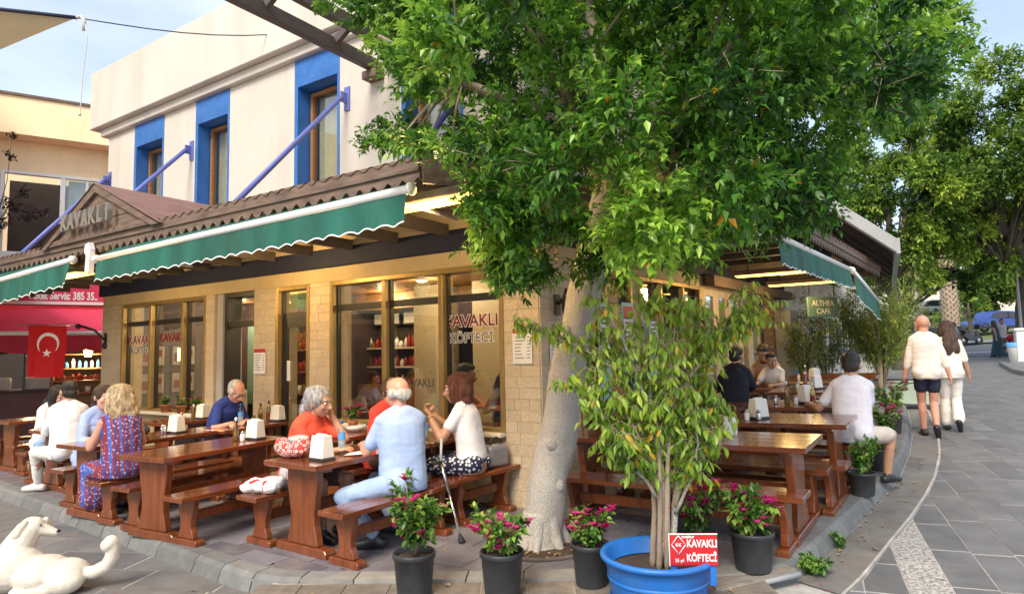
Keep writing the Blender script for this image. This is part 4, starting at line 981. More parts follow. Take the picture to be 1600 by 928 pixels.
# ---- pergola beams at the top of the white wall, shade sail with its rope
pg = thing('pergola_frame', 'dark brown timber pergola beams bracketed onto the white wall above the third blue window', 'pergola', tuple(BC), BA)
def wbeam(p, q, r_, name, m=MAT['canopy_wood']):
    p, q = Vector(p), Vector(q); d = (q-p); T = Matrix.Translation(p) @ d.to_track_quat('X', 'Z').to_matrix().to_4x4(); b = MB(); b.box(0, d.length, -r_*.6, r_*.6, -r_, r_, T); return b.build(name, m, pg, .006)
wood_d = mat('pergola_wood', (.095, .075, .068), .6, .2, 4, .2, 30)
wbeam((-2.31, -.02, 5.33), (-2.31, -3.2, 5.33), .08, 'beam', wood_d); wbeam((-1.95, -.02, 5.46), (-1.95, -3.2, 5.46), .08, 'beam', wood_d)
for y in (-.75, -1.7, -2.6): wbeam((-2.23, y, 5.35), (-2.03, y, 5.46), .05, 'brace', wood_d)
b = MB(); b.box(-2.43, -2.19, -.16, -.001, 5.14, 5.24); b.box(-2.07, -1.83, -.16, -.001, 5.26, 5.37); b.build('wall_bracket', MAT['canopy_wood'], pg)
ss = thing('shade_sail', 'tan shade sail corner with a dark blue hem tied to a rope', 'shade sail', (-5.30, 7.5, 5.88))
b = MB(); n = 10; vs = []
Tp, Ua, Ub = Vector((0, 0, 0)), Vector((-4.5, -.8, .05)), Vector((-4.2, .8, -1.25))
for i in range(n+1):
    f = i/n
    for k in range(7):
        g = k/6; p = Tp+(Ua*(1-g)+Ub*g)*f; p += Vector((0, 0, .25*f*(1-f)-.5*g*(1-g)*f*f)); vs.append(p)
b.smooth = True; b.add(vs, [(7*i+k, 7*i+k+1, 7*i+k+8, 7*i+k+7) for i in range(n) for k in range(6)]); b.build('cloth', MAT['sail_cloth'], ss)
b = MB(); b.tube([vs[7*i] for i in range(n+1)], .022, 6); b.build('hem', MAT['navy_paint'], ss)
b = MB(); b.tube([(0, 0, 0), (.05, 0, .02), (.1, 0, -.05), (.08, .02, -.16)], .022, 6); b.build('knot', MAT['rope'], ss)
b = MB(); e_ = Vector((3.2, 2.2, 1.1)); b.tube([e_*t+Vector((0, 0, -.25*math.sin(t*3.14))) for t in [k/10 for k in range(11)]], .008, 5); b.build('rope', MAT['black_metal'], ss)
b = MB(); b.tube([(.1, 0, -.02), (.14, 0, -.3), (.10, 0, -.75), (.085, 0, -1.2), (.08, 0, -1.22)], .006, 5); b.ell((.08, 0, -1.23), (.02, .02, .02), None, 8, 6); b.build('cord', MAT['rope'], ss)

# ---------------------------------------------------------------- tables and benches
def leg_profile(w_, z0, z1, waist):
    h = z1-z0; pr = []
    for t, k in ((0, 1.0), (.05, .98), (.14, .90), (.26, waist), (.40, waist-.02), (.55, waist+.06), (.70, .96), (.80, 1.0), (.90, .99), (1, .97)): pr.append((w_/2*k, z0+h*t))
    return [(x, z) for x, z in pr]+[(-x, z) for x, z in reversed(pr)]
MC = {}
def table_parts(L, W_=.70, H=.77):
    k = ('t', L)
    if k in MC: return MC[k]
    out = []; n = 4; w_ = W_/n
    b = MB(); b.box(-w_/2+.0012, w_/2-.0012, 0, L, 0, .045); bm = b.mesh('board', MAT['wood_table'], .005)
    for i in range(n): out.append(('board', bm, (-W_/2+w_*(i+.5), 0, H-.045), None))
    b = MB(); b.prism(leg_profile(.40, 0, H-.048-.075, .80), -.035, .035, 'y'); lm = b.mesh('leg', MAT['wood_leg'], .007)
    b = MB(); b.prism([(-.33, 0), (.33, 0), (.335, .045), (.31, .073), (-.31, .073), (-.335, .045)], -.055, .055, 'y'); fm = b.mesh('foot', MAT['wood_leg'], .006)
    b = MB(); b.box(-.31, .31, -.04, .04, 0, .03); cm = b.mesh('top_cleat', MAT['wood_leg'], .004)
    for y in (.17, L-.17): out.append(('leg', lm, (0, y, .075), [('foot', fm, (0, 0, -.075)), ('top_cleat', cm, (0, 0, H-.123-.028))]))
    b = MB(); b.box(-.022, .022, .207, L-.207, .30, .42); out.append(('stretcher', b.mesh('stretcher', MAT['wood_leg'], .005), (0, 0, 0), None))
    MC[k] = out; return out
def bench_parts(L, W_=.30, H=.445):
    k = ('b', L)
    if k in MC: return MC[k]
    out = []; n = 2; w_ = W_/n
    b = MB(); b.box(-w_/2+.0012, w_/2-.0012, 0, L, 0, .042); bm = b.mesh('board', MAT['wood_table'], .005)
    for i in range(n): out.append(('board', bm, (-W_/2+w_*(i+.5), 0, H-.042), None))
    b = MB(); b.prism(leg_profile(.215, 0, H-.044-.06, .70), -.03, .03, 'y'); lm = b.mesh('leg', MAT['wood_leg'], .006)
    b = MB(); b.prism([(-.175, 0), (.175, 0), (.178, .04), (.165, .058), (-.165, .058), (-.178, .04)], -.048, .048, 'y'); fm = b.mesh('foot', MAT['wood_leg'], .005)
    b = MB(); b.box(-.13, .13, -.035, .035, 0, .025); cm = b.mesh('top_cleat', MAT['wood_leg'], .004)
    for y in (.17, L-.17): out.append(('leg', lm, (0, y, .06), [('foot', fm, (0, 0, -.06)), ('top_cleat', cm, (0, 0, H-.104-.024))]))
    b = MB(); b.box(-.02, .02, .202, L-.202, .20, .285); out.append(('stretcher', b.mesh('stretcher', MAT['wood_leg'], .005), (0, 0, 0), None))
    MC[k] = out; return out
def furniture(name, parts, label, cat, x, y, ang, group, L):
    # origin at the middle of the near end; local y runs along the piece at ANG degrees from +X
    a = R(ang-90); d = Vector((math.cos(R(ang)), math.sin(R(ang)), 0)); m = Vector((x, y, 0))+d*L/2
    n = Gn(m.x, m.y); q = Vector((0, 0, 1)).rotation_difference(n) @ Quaternion((0, 0, 1), a)
    t = thing(name, label, cat, (x, y, G(m.x, m.y)-(n.x*(x-m.x)+n.y*(y-m.y))/n.z), 0, group); t.rotation_euler = q.to_euler()
    for nm, me, loc, subs in parts:
        o = link(nm, me, t, loc)
        for sn, sm, sl in (subs or []): link(sn, sm, o, sl)
    return t
GT, GB = 'long wooden trestle tables on the terrace', 'wooden benches on the terrace'
TB = {}
def table(key, x, y, ang, L, label): TB[key] = furniture('trestle_table', table_parts(L), label, 'table', x, y, ang, GT, L)
def bench(key, x, y, ang, L, label): TB[key] = furniture('bench', bench_parts(L), label, 'bench', x, y, ang, GB, L)
# along the long front
table('T1', -1.9, 5.4, 55, 1.4, 'brown trestle table under the patterned cloth bag, where the bald man in light blue sits')
bench('B1', -1.45, 5.04, 54, 1.35, 'brown bench with a worn end carrying the bald man in the light blue shirt')
bench('B1b', -2.37, 5.67, 55, 1.5, 'brown bench with the white and red shopping bag on its end')
table('T1b', -1.07, 6.52, 54, 0.8, 'brown table below the big window in front of the woman with auburn hair')
bench('B2', -0.7, 6.16, 46, 0.95, 'brown bench with the silver handbag, ending at the corner pillar')
bench('B2b', -1.54, 6.8, 54, 0.85, 'brown bench of the man in the red polo shirt below the big window')
table('T2', -3.47, 5.94, 63, 1.5, 'empty glossy brown table with one napkin box and an oil bottle at its far end')
bench('B2r', -3.04, 5.7, 61, 1.5, 'empty brown bench along the glossy empty table, on the shopping bag side')
bench('B2l', -3.8, 6.19, 62, 1.5, 'empty brown bench between the glossy empty table and the blonde woman')
table('T3', -4.68, 6.8, 60, 1.45, 'brown table where the blonde woman faces the woman in the light blue blouse')
bench('B3r', -4.26, 6.5, 60, 1.5, 'brown bench carrying the blonde woman in the patterned dress')
bench('B3l', -5.18, 7.27, 60, 1.4, 'brown bench under the woman in the light blue blouse')
table('T4', -6.12, 8.28, 58, 1.3, 'brown table with the water bottle where the woman with long dark hair sits')
bench('B4r', -5.72, 8.02, 58, 1.3, 'brown bench carrying the man with white trousers and sneakers')
bench('B4l', -6.68, 8.68, 58, 1.3, 'brown bench in front of the woman with long dark hair')
table('T5', -7.85, 9.75, 58, 1.4, 'empty brown table at the far end of the terrace towards the flag')
bench('B5r', -7.38, 9.38, 58, 1.4, 'empty brown bench on the near side of the far end table')
bench('B5l', -8.3, 10.1, 58, 1.4, 'empty brown bench on the shop side of the far end table')
table('TB', -3.86, 8.0, 63, 1.03, 'brown table of the man in the dark blue polo, standing against the sandstone pillar')
bench('BBr', -3.36, 7.78, 63, 1.0, 'empty brown bench between the dark blue polo man and the grey haired woman')
bench('BBl', -4.34, 8.27, 63, 1.05, 'brown bench under the man in the dark blue polo')
table('W1', -5.1, 9.02, 58, 0.84, 'brown table against the sill of the window with the flower pots')
bench('W1r', -4.72, 8.75, 58, 0.8, 'brown bench on the near side of the flower pot window table')
table('TC', -2.15, 7.02, 56, 0.88, 'brown table with the white dish at the window post behind the grey haired woman')
# along the side front
table('R1', 2.46, 5.24, 144, 2.25, 'long glossy brown table nearest the blue tub on the side terrace')
bench('R1f', 2.21, 4.9, 144, 2.2, 'brown bench in front of the table nearest the blue tub, above the flower pot')
bench('R1r', 2.78, 5.68, 144, 2.2, 'brown bench between the first and second side tables')
table('R2', 3.26, 6.16, 144, 2.1, 'glossy brown side table in front of the man in the white t-shirt')
bench('R2f', 3.0, 5.8, 144, 2.1, 'brown bench on the near side of the second side table beside the leafy pot')
bench('R2r', 3.58, 6.6, 144, 1.9, 'brown bench carrying the man in the white t-shirt')
table('R5', 3.88, 7.18, 144, 1.1, 'brown table with oil bottle, ketchup and napkin box beyond the man in the white t-shirt')
bench('R5r', 4.22, 7.66, 144, 1.1, 'brown bench beyond the bottle table')
table('R3', 2.79, 7.67, 144, 1.2, 'empty brown table beside the back of the man in black')
bench('R3r', 3.08, 8.1, 144, 1.2, 'empty brown bench behind the empty table on the door side')
table('R4', 3.97, 9.5, 144, 1.3, 'brown table with plates where the boy and the bearded man eat')
bench('R4f', 3.65, 9.06, 144, 1.3, 'brown bench carrying the man in black with his back turned')
bench('R4r', 4.27, 9.95, 144, 1.3, 'brown bench carrying the boy and the bearded man')
table('R6', 4.72, 8.5, 144, 1.2, 'brown table fourth along the kerb, beyond the bottle table')
bench('R6f', 4.47, 8.12, 144, 1.2, 'brown bench on the near side of the fourth kerb table')
table('R7', 5.42, 9.7, 144, 1.3, 'brown table fifth along the kerb beside the pink flower pot')
bench('R7f', 5.17, 9.3, 144, 1.3, 'brown bench on the near side of the fifth kerb table')
bench('R7r', 5.72, 10.15, 144, 1.3, 'brown bench on the far side of the fifth kerb table')
table('R8', 6.15, 10.75, 144, 1.3, 'brown table farthest up the terrace in front of the oleanders')
bench('R8f', 5.93, 10.42, 144, 1.3, 'brown bench on the near side of the farthest kerb table')
table('R9', 4.9, 11.0, 144, 1.0, 'brown table farthest up beside the cafe wall and the dark shrubs')

# ---------------------------------------------------------------- things on the tables
def top_z(x, y, h=.771): return G(x, y)+h
def napkin(x, y, rz, label, s=1, z=None, m='napkin_box'):
    t = thing('napkin_box', label, 'napkin holder', (x, y, z if z is not None else top_z(x, y)), rz, 'white napkin boxes')
    b = MB(); b.box(-.085*s, .085*s, -.065*s, .065*s, 0, .02); b.build('base', MAT['plastic_black'], t, .003)
    b = MB(); h = .185*s
    b.add([(-.078*s, -.058*s, .021), (.078*s, -.058*s, .021), (.078*s, .058*s, .021), (-.078*s, .058*s, .021), (-.07*s, -.04*s, h), (.07*s, -.04*s, h), (.07*s, .04*s, h), (-.07*s, .04*s, h)], [(0, 3, 2, 1), (4, 5, 6, 7), (0, 1, 5, 4), (1, 2, 6, 5), (2, 3, 7, 6), (3, 0, 4, 7)]); b.build('body', MAT[m], t, .006, 2)
    b = MB(); b.box(-.05*s, .05*s, -.012*s, .012*s, h-.01, h+.012); b.build('napkins', MAT['paper'], t)
    return t
def water(x, y, label, z=None, h=.30):
    t = thing('water_bottle', label, 'bottle', (x, y, z if z is not None else top_z(x, y)), rnd.random()*6, 'clear plastic water bottles')
    k = h/.30; b = MB(); b.lathe([(.026, 0), (.032, .006), (.033, .09*k), (.030, .10*k), (.033, .115*k), (.033, .19*k), (.026, .225*k), (.013, .255*k), (.0125, .272*k)], 14); b.build('body', MAT['bottle_glass'], t)
    b = MB(); b.lathe([(.0325, .012), (.0325, .115*k), (.0325, .13*k), (.0, .13*k)], 12, cap=False); b.build('water', mat('water_in', (.6, .72, .78), .08, .03, 5, 0, trans=.5) if 'water_in' not in MAT else MAT['water_in'], t)
    b = MB(); b.lathe([(.0337, .125*k), (.0337, .18*k)], 14, cap=False); b.build('label', MAT['label_blue'], t)
    b = MB(); b.lathe([(.016, .265*k), (.016, .292*k), (.012, .295*k)], 12); b.build('cap', MAT['blue_paint'], t)
    return t
def oil(x, y, label, z=None, liquid='oil', cap='white_print', h=.24, group='oil and sauce bottles'):
    t = thing('sauce_bottle', label, 'bottle', (x, y, z if z is not None else top_z(x, y)), 0, group)
    k = h/.24; b = MB(); b.lathe([(.028, 0), (.031, .01), (.031, .13*k), (.024, .165*k), (.012, .19*k), (.012, .215*k)], 14); b.build('body', MAT['oil_glass'], t)
    b = MB(); b.lathe([(.029, .006), (.029, .11*k), (0, .11*k)], 12, cap=False); b.build('liquid', MAT[liquid], t)
    b = MB(); b.lathe([(.015, .212*k), (.015, .236*k), (.006, .25*k)], 10); b.build('cap', MAT[cap], t)
    return t
def shaker(x, y, label, z=None, m='ceramic', group='salt and spice shakers'):
    t = thing('shaker', label, 'shaker', (x, y, z if z is not None else top_z(x, y)), 0, group)
    b = MB(); b.lathe([(.022, 0), (.024, .01), (.024, .07), (.02, .08)], 12); b.build('body', MAT[m], t); b = MB(); b.lathe([(.021, .081), (.021, .098), (.012, .105)], 12); b.build('lid', MAT['steel'], t)
    return t
napkin(-1.66, 5.52, R(-35), 'large white napkin box on the table beside the patterned cloth bag', 1.12)
water(-1.58, 5.86, 'clear water bottle with blue cap beside the large white napkin box')
shaker(-1.30, 6.12, 'small white shaker by the elbow of the bald man', m='ceramic'); shaker(-1.24, 6.02, 'small red capped shaker by the elbow of the bald man', m='ketchup')
napkin(-2.82, 6.98, R(-28), 'cream napkin box at the far end of the glossy empty table', 1.12)
oil(-2.99, 6.88, 'olive oil bottle with pale stopper on the glossy empty table'); shaker(-2.90, 6.84, 'salt shaker beside the olive oil bottle on the empty table')
napkin(-4.08, 7.74, R(-28), 'white napkin box on black base beside the blonde woman', 1.12); shaker(-4.22, 7.72, "salt shaker beside the napkin box of the blonde woman's table"); shaker(-4.19, 7.63, "spice shaker beside the napkin box of the blonde woman's table", m='steel')
napkin(-4.60, 9.45, R(-30), 'white napkin box on the table below the flower pot window', 1.1); shaker(-4.86, 9.35, 'glass shaker on the window table beside the white flowers', m='oil'); oil(-4.76, 9.50, 'small oil cruet on the window table beside the white flowers', h=.2); shaker(-4.92, 9.28, 'red lidded shaker on the window table')
water(-3.62, 8.47, 'clear water bottle in front of the man in the dark blue polo', h=.28)
napkin(-3.27, 8.85, R(-28), 'cream napkin box beside the oil bottles at the sandstone pillar', 1.12)
oil(-3.50, 8.83, 'dark oil bottle at the sandstone pillar, nearer the door', cap='black_metal'); oil(-3.40, 8.86, 'brown vinegar bottle beside the cream napkin box at the pillar', liquid='ketchup', cap='black_metal', h=.27); shaker(-3.55, 8.72, 'glass shaker beside the oil bottles at the pillar', m='oil')
tk = thing('tissue', 'crumpled white tissue on the table of the man in the dark blue polo', 'tissue', (-3.50, 8.52, top_z(-3.50, 8.52))); b = MB(); b.ell((0, 0, .03), (.05, .04, .035), None, 7, 5); b.ell((.03, .02, .025), (.04, .03, .03), None, 6, 5); b.build('paper', MAT['paper'], tk)
napkin(-.50, 7.02, R(-30), 'white napkin box near the corner pillar behind the auburn haired woman', 1.1)
for i, (x, y) in enumerate(((-.98, 6.62), (-.93, 6.70))): water(x, y, ['clear bottle in front of the auburn haired woman', 'second clear bottle behind the hands of the auburn haired woman'][i], h=.22)
water(-5.98, 8.36, 'clear water bottle standing in front of the woman with long dark hair', h=.30)
napkin(2.50, 6.58, R(24), 'white napkin box on the second side table beside the shakers', 1.1)
for i, (x, y, c) in enumerate(((2.40, 6.60, 'ketchup'), (2.36, 6.52, 'ceramic'), (2.46, 6.47, 'steel'))): shaker(x, y, ['red sauce shaker beside the side table napkin box', 'white shaker beside the side table napkin box', 'steel shaker beside the side table napkin box'][i], m=c)
oil(3.20, 7.52, 'green oil bottle on the bottle table', h=.26); napkin(3.42, 7.50, R(25), 'white napkin box on the bottle table between oil and ketchup', 1.1); oil(3.42, 7.34, 'orange ketchup bottle in front of the napkin box on the bottle table', liquid='ketchup'); shaker(3.10, 7.60, 'steel shaker at the end of the bottle table', m='steel'); shaker(3.28, 7.46, 'white cup shaker beside the oil on the bottle table')
for i, (x, y) in enumerate(((4.2, 8.90), (4.78, 10.15))):
    napkin(x, y, R(25), ['white napkin box on the fourth kerb table', 'white napkin box on the fifth kerb table'][i], 1.0); oil(x-.12, y+.05, ['ketchup bottle on the fourth kerb table', 'ketchup bottle on the fifth kerb table'][i], liquid='ketchup'); shaker(x-.2, y+.12, ['shaker on the fourth kerb table', 'shaker on the fifth kerb table'][i])
cy = thing('paper_roll', 'white paper towel roll standing on the table nearest the blue tub', 'paper roll', (1.92, 5.75, top_z(1.92, 5.75))); b = MB(); b.lathe([(.062, 0), (.066, .01), (.066, .15), (.058, .158), (.02, .158), (.02, .12)], 18); b.build('roll', MAT['paper'], cy)
for i, (x, y) in enumerate(((3.62, 9.85), (3.30, 9.90), (3.55, 10.0))):
    t = thing('plate', ['white plate in front of the boy', 'white plate in front of the man in black', 'white plate in front of the bearded man'][i], 'plate', (x, y, top_z(x, y))); b = MB(); b.lathe([(.06, 0), (.09, .008), (.115, .018), (.112, .021), (.085, .012), (.0, .01)], 20); b.build('dish', MAT['ceramic'], t); b = MB(); b.ell((0, 0, .018), (.05, .04, .02), None, 8, 6); b.build('food', MAT['terracotta'], t)
ds = thing('dish', 'white oval dish on the table by the window post', 'dish', (-1.85, 7.45, top_z(-1.85, 7.45)), .5); b = MB(); b.lathe([(.06, 0), (.10, .03), (.12, .055), (.115, .055), (.09, .03), (0, .02)], 18); b.build('bowl', MAT['ceramic'], ds); b = MB(); b.tube([(.09, 0, .05), (.2, .02, .08)], .008, 6); b.build('spoon', MAT['steel'], ds)
pn = thing('paper_napkin', 'crumpled white paper napkin on the table beside the water bottle', 'napkin', (-1.42, 5.76, top_z(-1.42, 5.76))); b = MB(); b.add([(-.1, -.07, .003), (.05, -.08, .012), (.12, .02, .002), (0, .1, .015), (-.09, .05, .004)], [(0, 1, 3), (1, 2, 3), (0, 3, 4)]); b.build('paper', MAT['paper'], pn)
ph = thing('phone', 'black smartphone under the hand of the man in the dark blue polo', 'phone', (-3.62, 8.34, top_z(-3.62, 8.34)), .4); b = MB(); b.box(-.037, .037, -.075, .075, 0, .009); b.build('body', MAT['plastic_black'], ph, .003); b = MB(); b.box(-.033, .033, -.07, .07, .0092, .0098); b.build('screen', MAT['car_glass'], ph)

# ---------------------------------------------------------------- blades: leaves, strands, petals
def nrm(a): return a/np.maximum(np.linalg.norm(a, axis=1, keepdims=True), 1e-9)
def leaves_mesh(name, p, d, n, l, wd, tint, m, fold=.25, droop=.15, fine=False):
    N_ = len(p); d = nrm(d); n = nrm(n-d*np.sum(n*d, 1, keepdims=True)); s = np.cross(d, n)
    l = np.broadcast_to(l, N_)[:, None]; wd = np.broadcast_to(wd, N_)[:, None]
    if fine:         # rounder outline: two points a side
        nv = 8; V = np.empty((N_, 8, 3)); V[:, 0] = p; V[:, 4] = p+d*l-n*l*droop
        for i, (f, q) in enumerate(((.22, .42), (.55, .46))):
            up = n*wd*fold*(1-f*.5); dn = n*l*droop*f*f; V[:, 1+i*2] = p+d*l*f+s*wd*q+up-dn; V[:, 2+i*2 if i == 0 else 5] = p+d*l*f-s*wd*q+up-dn; V[:, 6+i] = p+d*l*f-dn
        tri = [[0, 1, 6], [6, 1, 3], [6, 3, 7], [7, 3, 4], [0, 6, 2], [2, 6, 5], [6, 7, 5], [5, 7, 4]]
        F = (np.arange(N_)[:, None, None]*8+np.array(tri)[None]).reshape(-1); me = bpy.data.meshes.new(name); me.vertices.add(N_*8); me.vertices.foreach_set('co', V.astype(np.float32).ravel())
        me.loops.add(len(F)); me.loops.foreach_set('vertex_index', F.astype(np.int32)); me.polygons.add(N_*8); me.polygons.foreach_set('loop_start', np.arange(0, N_*24, 3, dtype=np.int32)); me.polygons.foreach_set('loop_total', np.full(N_*8, 3, dtype=np.int32)); me.polygons.foreach_set('use_smooth', np.ones(N_*8, dtype=bool))
        me.materials.append(m); at = me.attributes.new('tint', 'FLOAT', 'POINT'); at.data.foreach_set('value', np.repeat(tint, 8).astype(np.float32)); me.update(calc_edges=True); me.validate(); return me
    V = np.empty((N_, 5, 3)); V[:, 0] = p; V[:, 1] = p+d*l*.42+s*wd*.5+n*wd*fold; V[:, 2] = p+d*l-n*l*droop; V[:, 3] = p+d*l*.42-s*wd*.5+n*wd*fold; V[:, 4] = p+d*l*.5
    base = np.arange(N_)[:, None]*5
    F = np.concatenate([base+np.array([0, 1, 2, 4]), base+np.array([0, 4, 2, 3])], 1).reshape(-1)
    me = bpy.data.meshes.new(name); me.vertices.add(N_*5); me.vertices.foreach_set('co', V.astype(np.float32).ravel())
    me.loops.add(len(F)); me.loops.foreach_set('vertex_index', F.astype(np.int32)); me.polygons.add(N_*2); me.polygons.foreach_set('loop_start', np.arange(0, N_*8, 4, dtype=np.int32)); me.polygons.foreach_set('loop_total', np.full(N_*2, 4, dtype=np.int32))
    me.materials.append(m); at = me.attributes.new('tint', 'FLOAT', 'POINT'); at.data.foreach_set('value', np.repeat(tint, 5).astype(np.float32))
    me.update(calc_edges=True); me.validate(); return me
# ---------------------------------------------------------------- people
def remesh(b, vox, m, it=3, fac=.5):
    me = b.mesh('tmp', m); o = bpy.data.objects.new('tmp_r', me); COL.objects.link(o)
    r = o.modifiers.new('r', 'REMESH'); r.mode = 'VOXEL'; r.voxel_size = vox; r.use_smooth_shade = True
    if it: s = o.modifiers.new('s', 'SMOOTH'); s.factor = fac; s.iterations = it
    out = bpy.data.meshes.new_from_object(o.evaluated_get(bpy.context.evaluated_depsgraph_get()))
    bpy.data.objects.remove(o); bpy.data.meshes.remove(me)
    out.materials.clear()
    for x in (m if isinstance(m, (list, tuple)) else [m]): out.materials.append(x)
    return out
def disp(me, amp, freq, stretch=(1, 1, 1), seed=0, zfun=None):
    n = len(me.vertices); co = np.empty(n*3); me.vertices.foreach_get('co', co); no = np.empty(n*3); me.vertices.foreach_get('normal', no)
    co = co.reshape(-1, 3); no = no.reshape(-1, 3); S = Vector((seed*3.1, seed*1.7, seed))
    d = np.array([mnoise.noise(Vector((p[0]*stretch[0], p[1]*stretch[1], p[2]*stretch[2]))*freq+S)+.5*mnoise.noise(Vector((p[0]*stretch[0], p[1]*stretch[1], p[2]*stretch[2]))*freq*2.3+S) for p in co])
    co += no*(d*amp)[:, None]; me.vertices.foreach_set('co', co.ravel()); me.update()
def skinmat(name, c):
    m = mat(name, c, .48, .08, 14, .06, 90); p = m.node_tree.nodes['Principled BSDF']
    p.inputs['Subsurface Weight'].default_value = .12; p.inputs['Subsurface Radius'].default_value = (.02, .008, .004); p.inputs['Subsurface Scale'].default_value = .3
    return m
skinmat('skin_fair', (.60, .345, .25)); skinmat('skin_rosy', (.60, .30, .21)); skinmat('skin_tan', (.46, .25, .155)); skinmat('skin_brown', (.33, .165, .095))
def hairmat(name, c, c2): return mat(name, c, .42, .3, 7, .8, 26, stretch=(7, 7, 1.1), col2=c2, bdist=.02)
hairmat('hair_black', (.012, .010, .009), (.03, .025, .022)); hairmat('hair_brown', (.05, .027, .017), (.09, .05, .03)); hairmat('hair_grey', (.30, .29, .28), (.52, .50, .48)); hairmat('hair_blonde', (.30, .20, .10), (.62, .46, .27)); hairmat('hair_auburn', (.06, .015, .010), (.15, .045, .022)); hairmat('hair_white', (.55, .53, .50), (.68, .66, .62))
def cloth(name, c, v=.07, **k): return mat(name, c, .85, v, 5, .10, 14, bdist=.012, **k)
cloth('shirt_blue', (.33, .44, .70)); cloth('jeans_pale', (.30, .42, .62), .14); cloth('shirt_red', (.70, .055, .03)); cloth('top_orange', (.72, .085, .04)); cloth('tee_white', (.76, .74, .76)); cloth('polo_navy', (.018, .040, .21)); cloth('blouse_blue', (.33, .42, .68), .15)
cloth('shirt_white', (.74, .71, .72)); cloth('trouser_white', (.76, .73, .68)); cloth('tee_black', (.014, .016, .028)); cloth('shirt_beige', (.52, .36, .27)); cloth('tee_lilac', (.72, .69, .76)); cloth('shorts_beige', (.60, .52, .44)); cloth('shirt_linen', (.74, .67, .60)); cloth('shorts_navy', (.016, .02, .045)); cloth('tee_grey', (.42, .40, .41)); cloth('dress_teal', (.02, .06, .085)); cloth('shorts_dark', (.10, .05, .045)); cloth('denim', (.22, .33, .50), .2)
mat('shoe_black', (.02, .02, .022), .35, .1, 9, .05); mat('shoe_white', (.72, .69, .63), .6, .06, 9, .1); mat('eye_white', (.75, .73, .70), .2, .02, 9, 0); mat('eye_dark', (.02, .015, .012), .15, .1, 9, 0); mat('lip', (.42, .14, .12), .4, .05, 9, 0)
def pattern_mat(name, build):
    m, t, p, L = nodes_of(name); p.inputs['Roughness'].default_value = .85; build(t, p, L); MAT[name] = m
def pat_dress(t, p, L):
    tcn = N(t, 'ShaderNodeTexCoord'); sp = N(t, 'ShaderNodeSeparateXYZ'); L.new(tcn.outputs['Object'], sp.inputs[0])
    wv = N(t, 'ShaderNodeMath', operation='MULTIPLY'); wv.inputs[1].default_value = 11; L.new(sp.outputs[0], wv.inputs[0]); fr = N(t, 'ShaderNodeMath', operation='FRACT'); L.new(wv.outputs[0], fr.inputs[0])
    cr = N(t, 'ShaderNodeValToRGB'); e = cr.color_ramp.elements; cr.color_ramp.interpolation = 'CONSTANT'; e[0].color = (.20, .022, .05, 1); e[1].position = .28; e[1].color = (.055, .11, .42, 1)
    for q, c in ((.55, (.24, .03, .055, 1)), (.8, (.045, .05, .22, 1))): x = e.new(q); x.color = c
    L.new(fr.outputs[0], cr.inputs[0])
    vo = N(t, 'ShaderNodeTexVoronoi'); vo.inputs['Scale'].default_value = 34; L.new(tcn.outputs['Object'], vo.inputs['Vector'])
    c2 = N(t, 'ShaderNodeValToRGB'); c2.color_ramp.elements[0].color = (1, 1, 1, 1); c2.color_ramp.elements[1].color = (0, 0, 0, 1); c2.color_ramp.elements[0].position = .22; c2.color_ramp.elements[1].position = .32; L.new(vo.outputs['Distance'], c2.inputs[0])
    mxn = N(t, 'ShaderNodeMixRGB'); mxn.inputs[2].default_value = (.50, .42, .46, 1); L.new(c2.outputs[0], mxn.inputs[0]); L.new(cr.outputs[0], mxn.inputs[1]); L.new(mxn.outputs[0], p.inputs['Base Color'])
pattern_mat('dress_pattern', pat_dress)
def pat_flower(t, p, L):
    tcn = N(t, 'ShaderNodeTexCoord'); vo = N(t, 'ShaderNodeTexVoronoi'); vo.inputs['Scale'].default_value = 30; vo.inputs['Randomness'].default_value = .8; L.new(tcn.outputs['Object'], vo.inputs['Vector'])
    cr = N(t, 'ShaderNodeValToRGB'); e = cr.color_ramp.elements; cr.color_ramp.interpolation = 'CONSTANT'; e[0].color = (.35, .28, .12, 1); e[1].position = .10; e[1].color = (.62, .63, .68, 1); x = e.new(.40); x.color = (.012, .016, .05, 1); L.new(vo.outputs['Distance'], cr.inputs[0]); L.new(cr.outputs[0], p.inputs['Base Color'])
pattern_mat('floral', pat_flower)
def pat_bag(t, p, L):
    tcn = N(t, 'ShaderNodeTexCoord'); mp = N(t, 'ShaderNodeMapping'); mp.inputs['Scale'].default_value = (26, 26, 34); L.new(tcn.outputs['Object'], mp.inputs[0]); ck = N(t, 'ShaderNodeTexVoronoi', feature='DISTANCE_TO_EDGE'); ck.inputs['Scale'].default_value = 1; L.new(mp.outputs[0], ck.inputs['Vector'])
    cr = N(t, 'ShaderNodeValToRGB'); cr.color_ramp.interpolation = 'CONSTANT'; e = cr.color_ramp.elements; e[0].color = (.42, .05, .045, 1); e[1].position = .12; e[1].color = (.60, .52, .47, 1); x = e.new(.30); x.color = (.40, .05, .045, 1); x = e.new(.38); x.color = (.62, .55, .5, 1); L.new(ck.outputs['Distance'], cr.inputs[0]); L.new(cr.outputs[0], p.inputs['Base Color'])
pattern_mat('bag_pattern', pat_bag)
HRNG = np.random.default_rng(2)
def Rx(a): return Matrix.Rotation(-R(a), 3, 'X')          # positive leans forward (+y)
def ik(a, b, l1, l2, pole):
    d = b-a; Ln = max(1e-4, min(d.length, (l1+l2)*.998)); dn = d.normalized(); b = a+dn*Ln
    x = (l1*l1-l2*l2+Ln*Ln)/(2*Ln); h = math.sqrt(max(0, l1*l1-x*x)); p = pole-dn*pole.dot(dn); p = p.normalized() if p.length > 1e-5 else dn.orthogonal().normalized()
    return a+dn*x+p*h, b
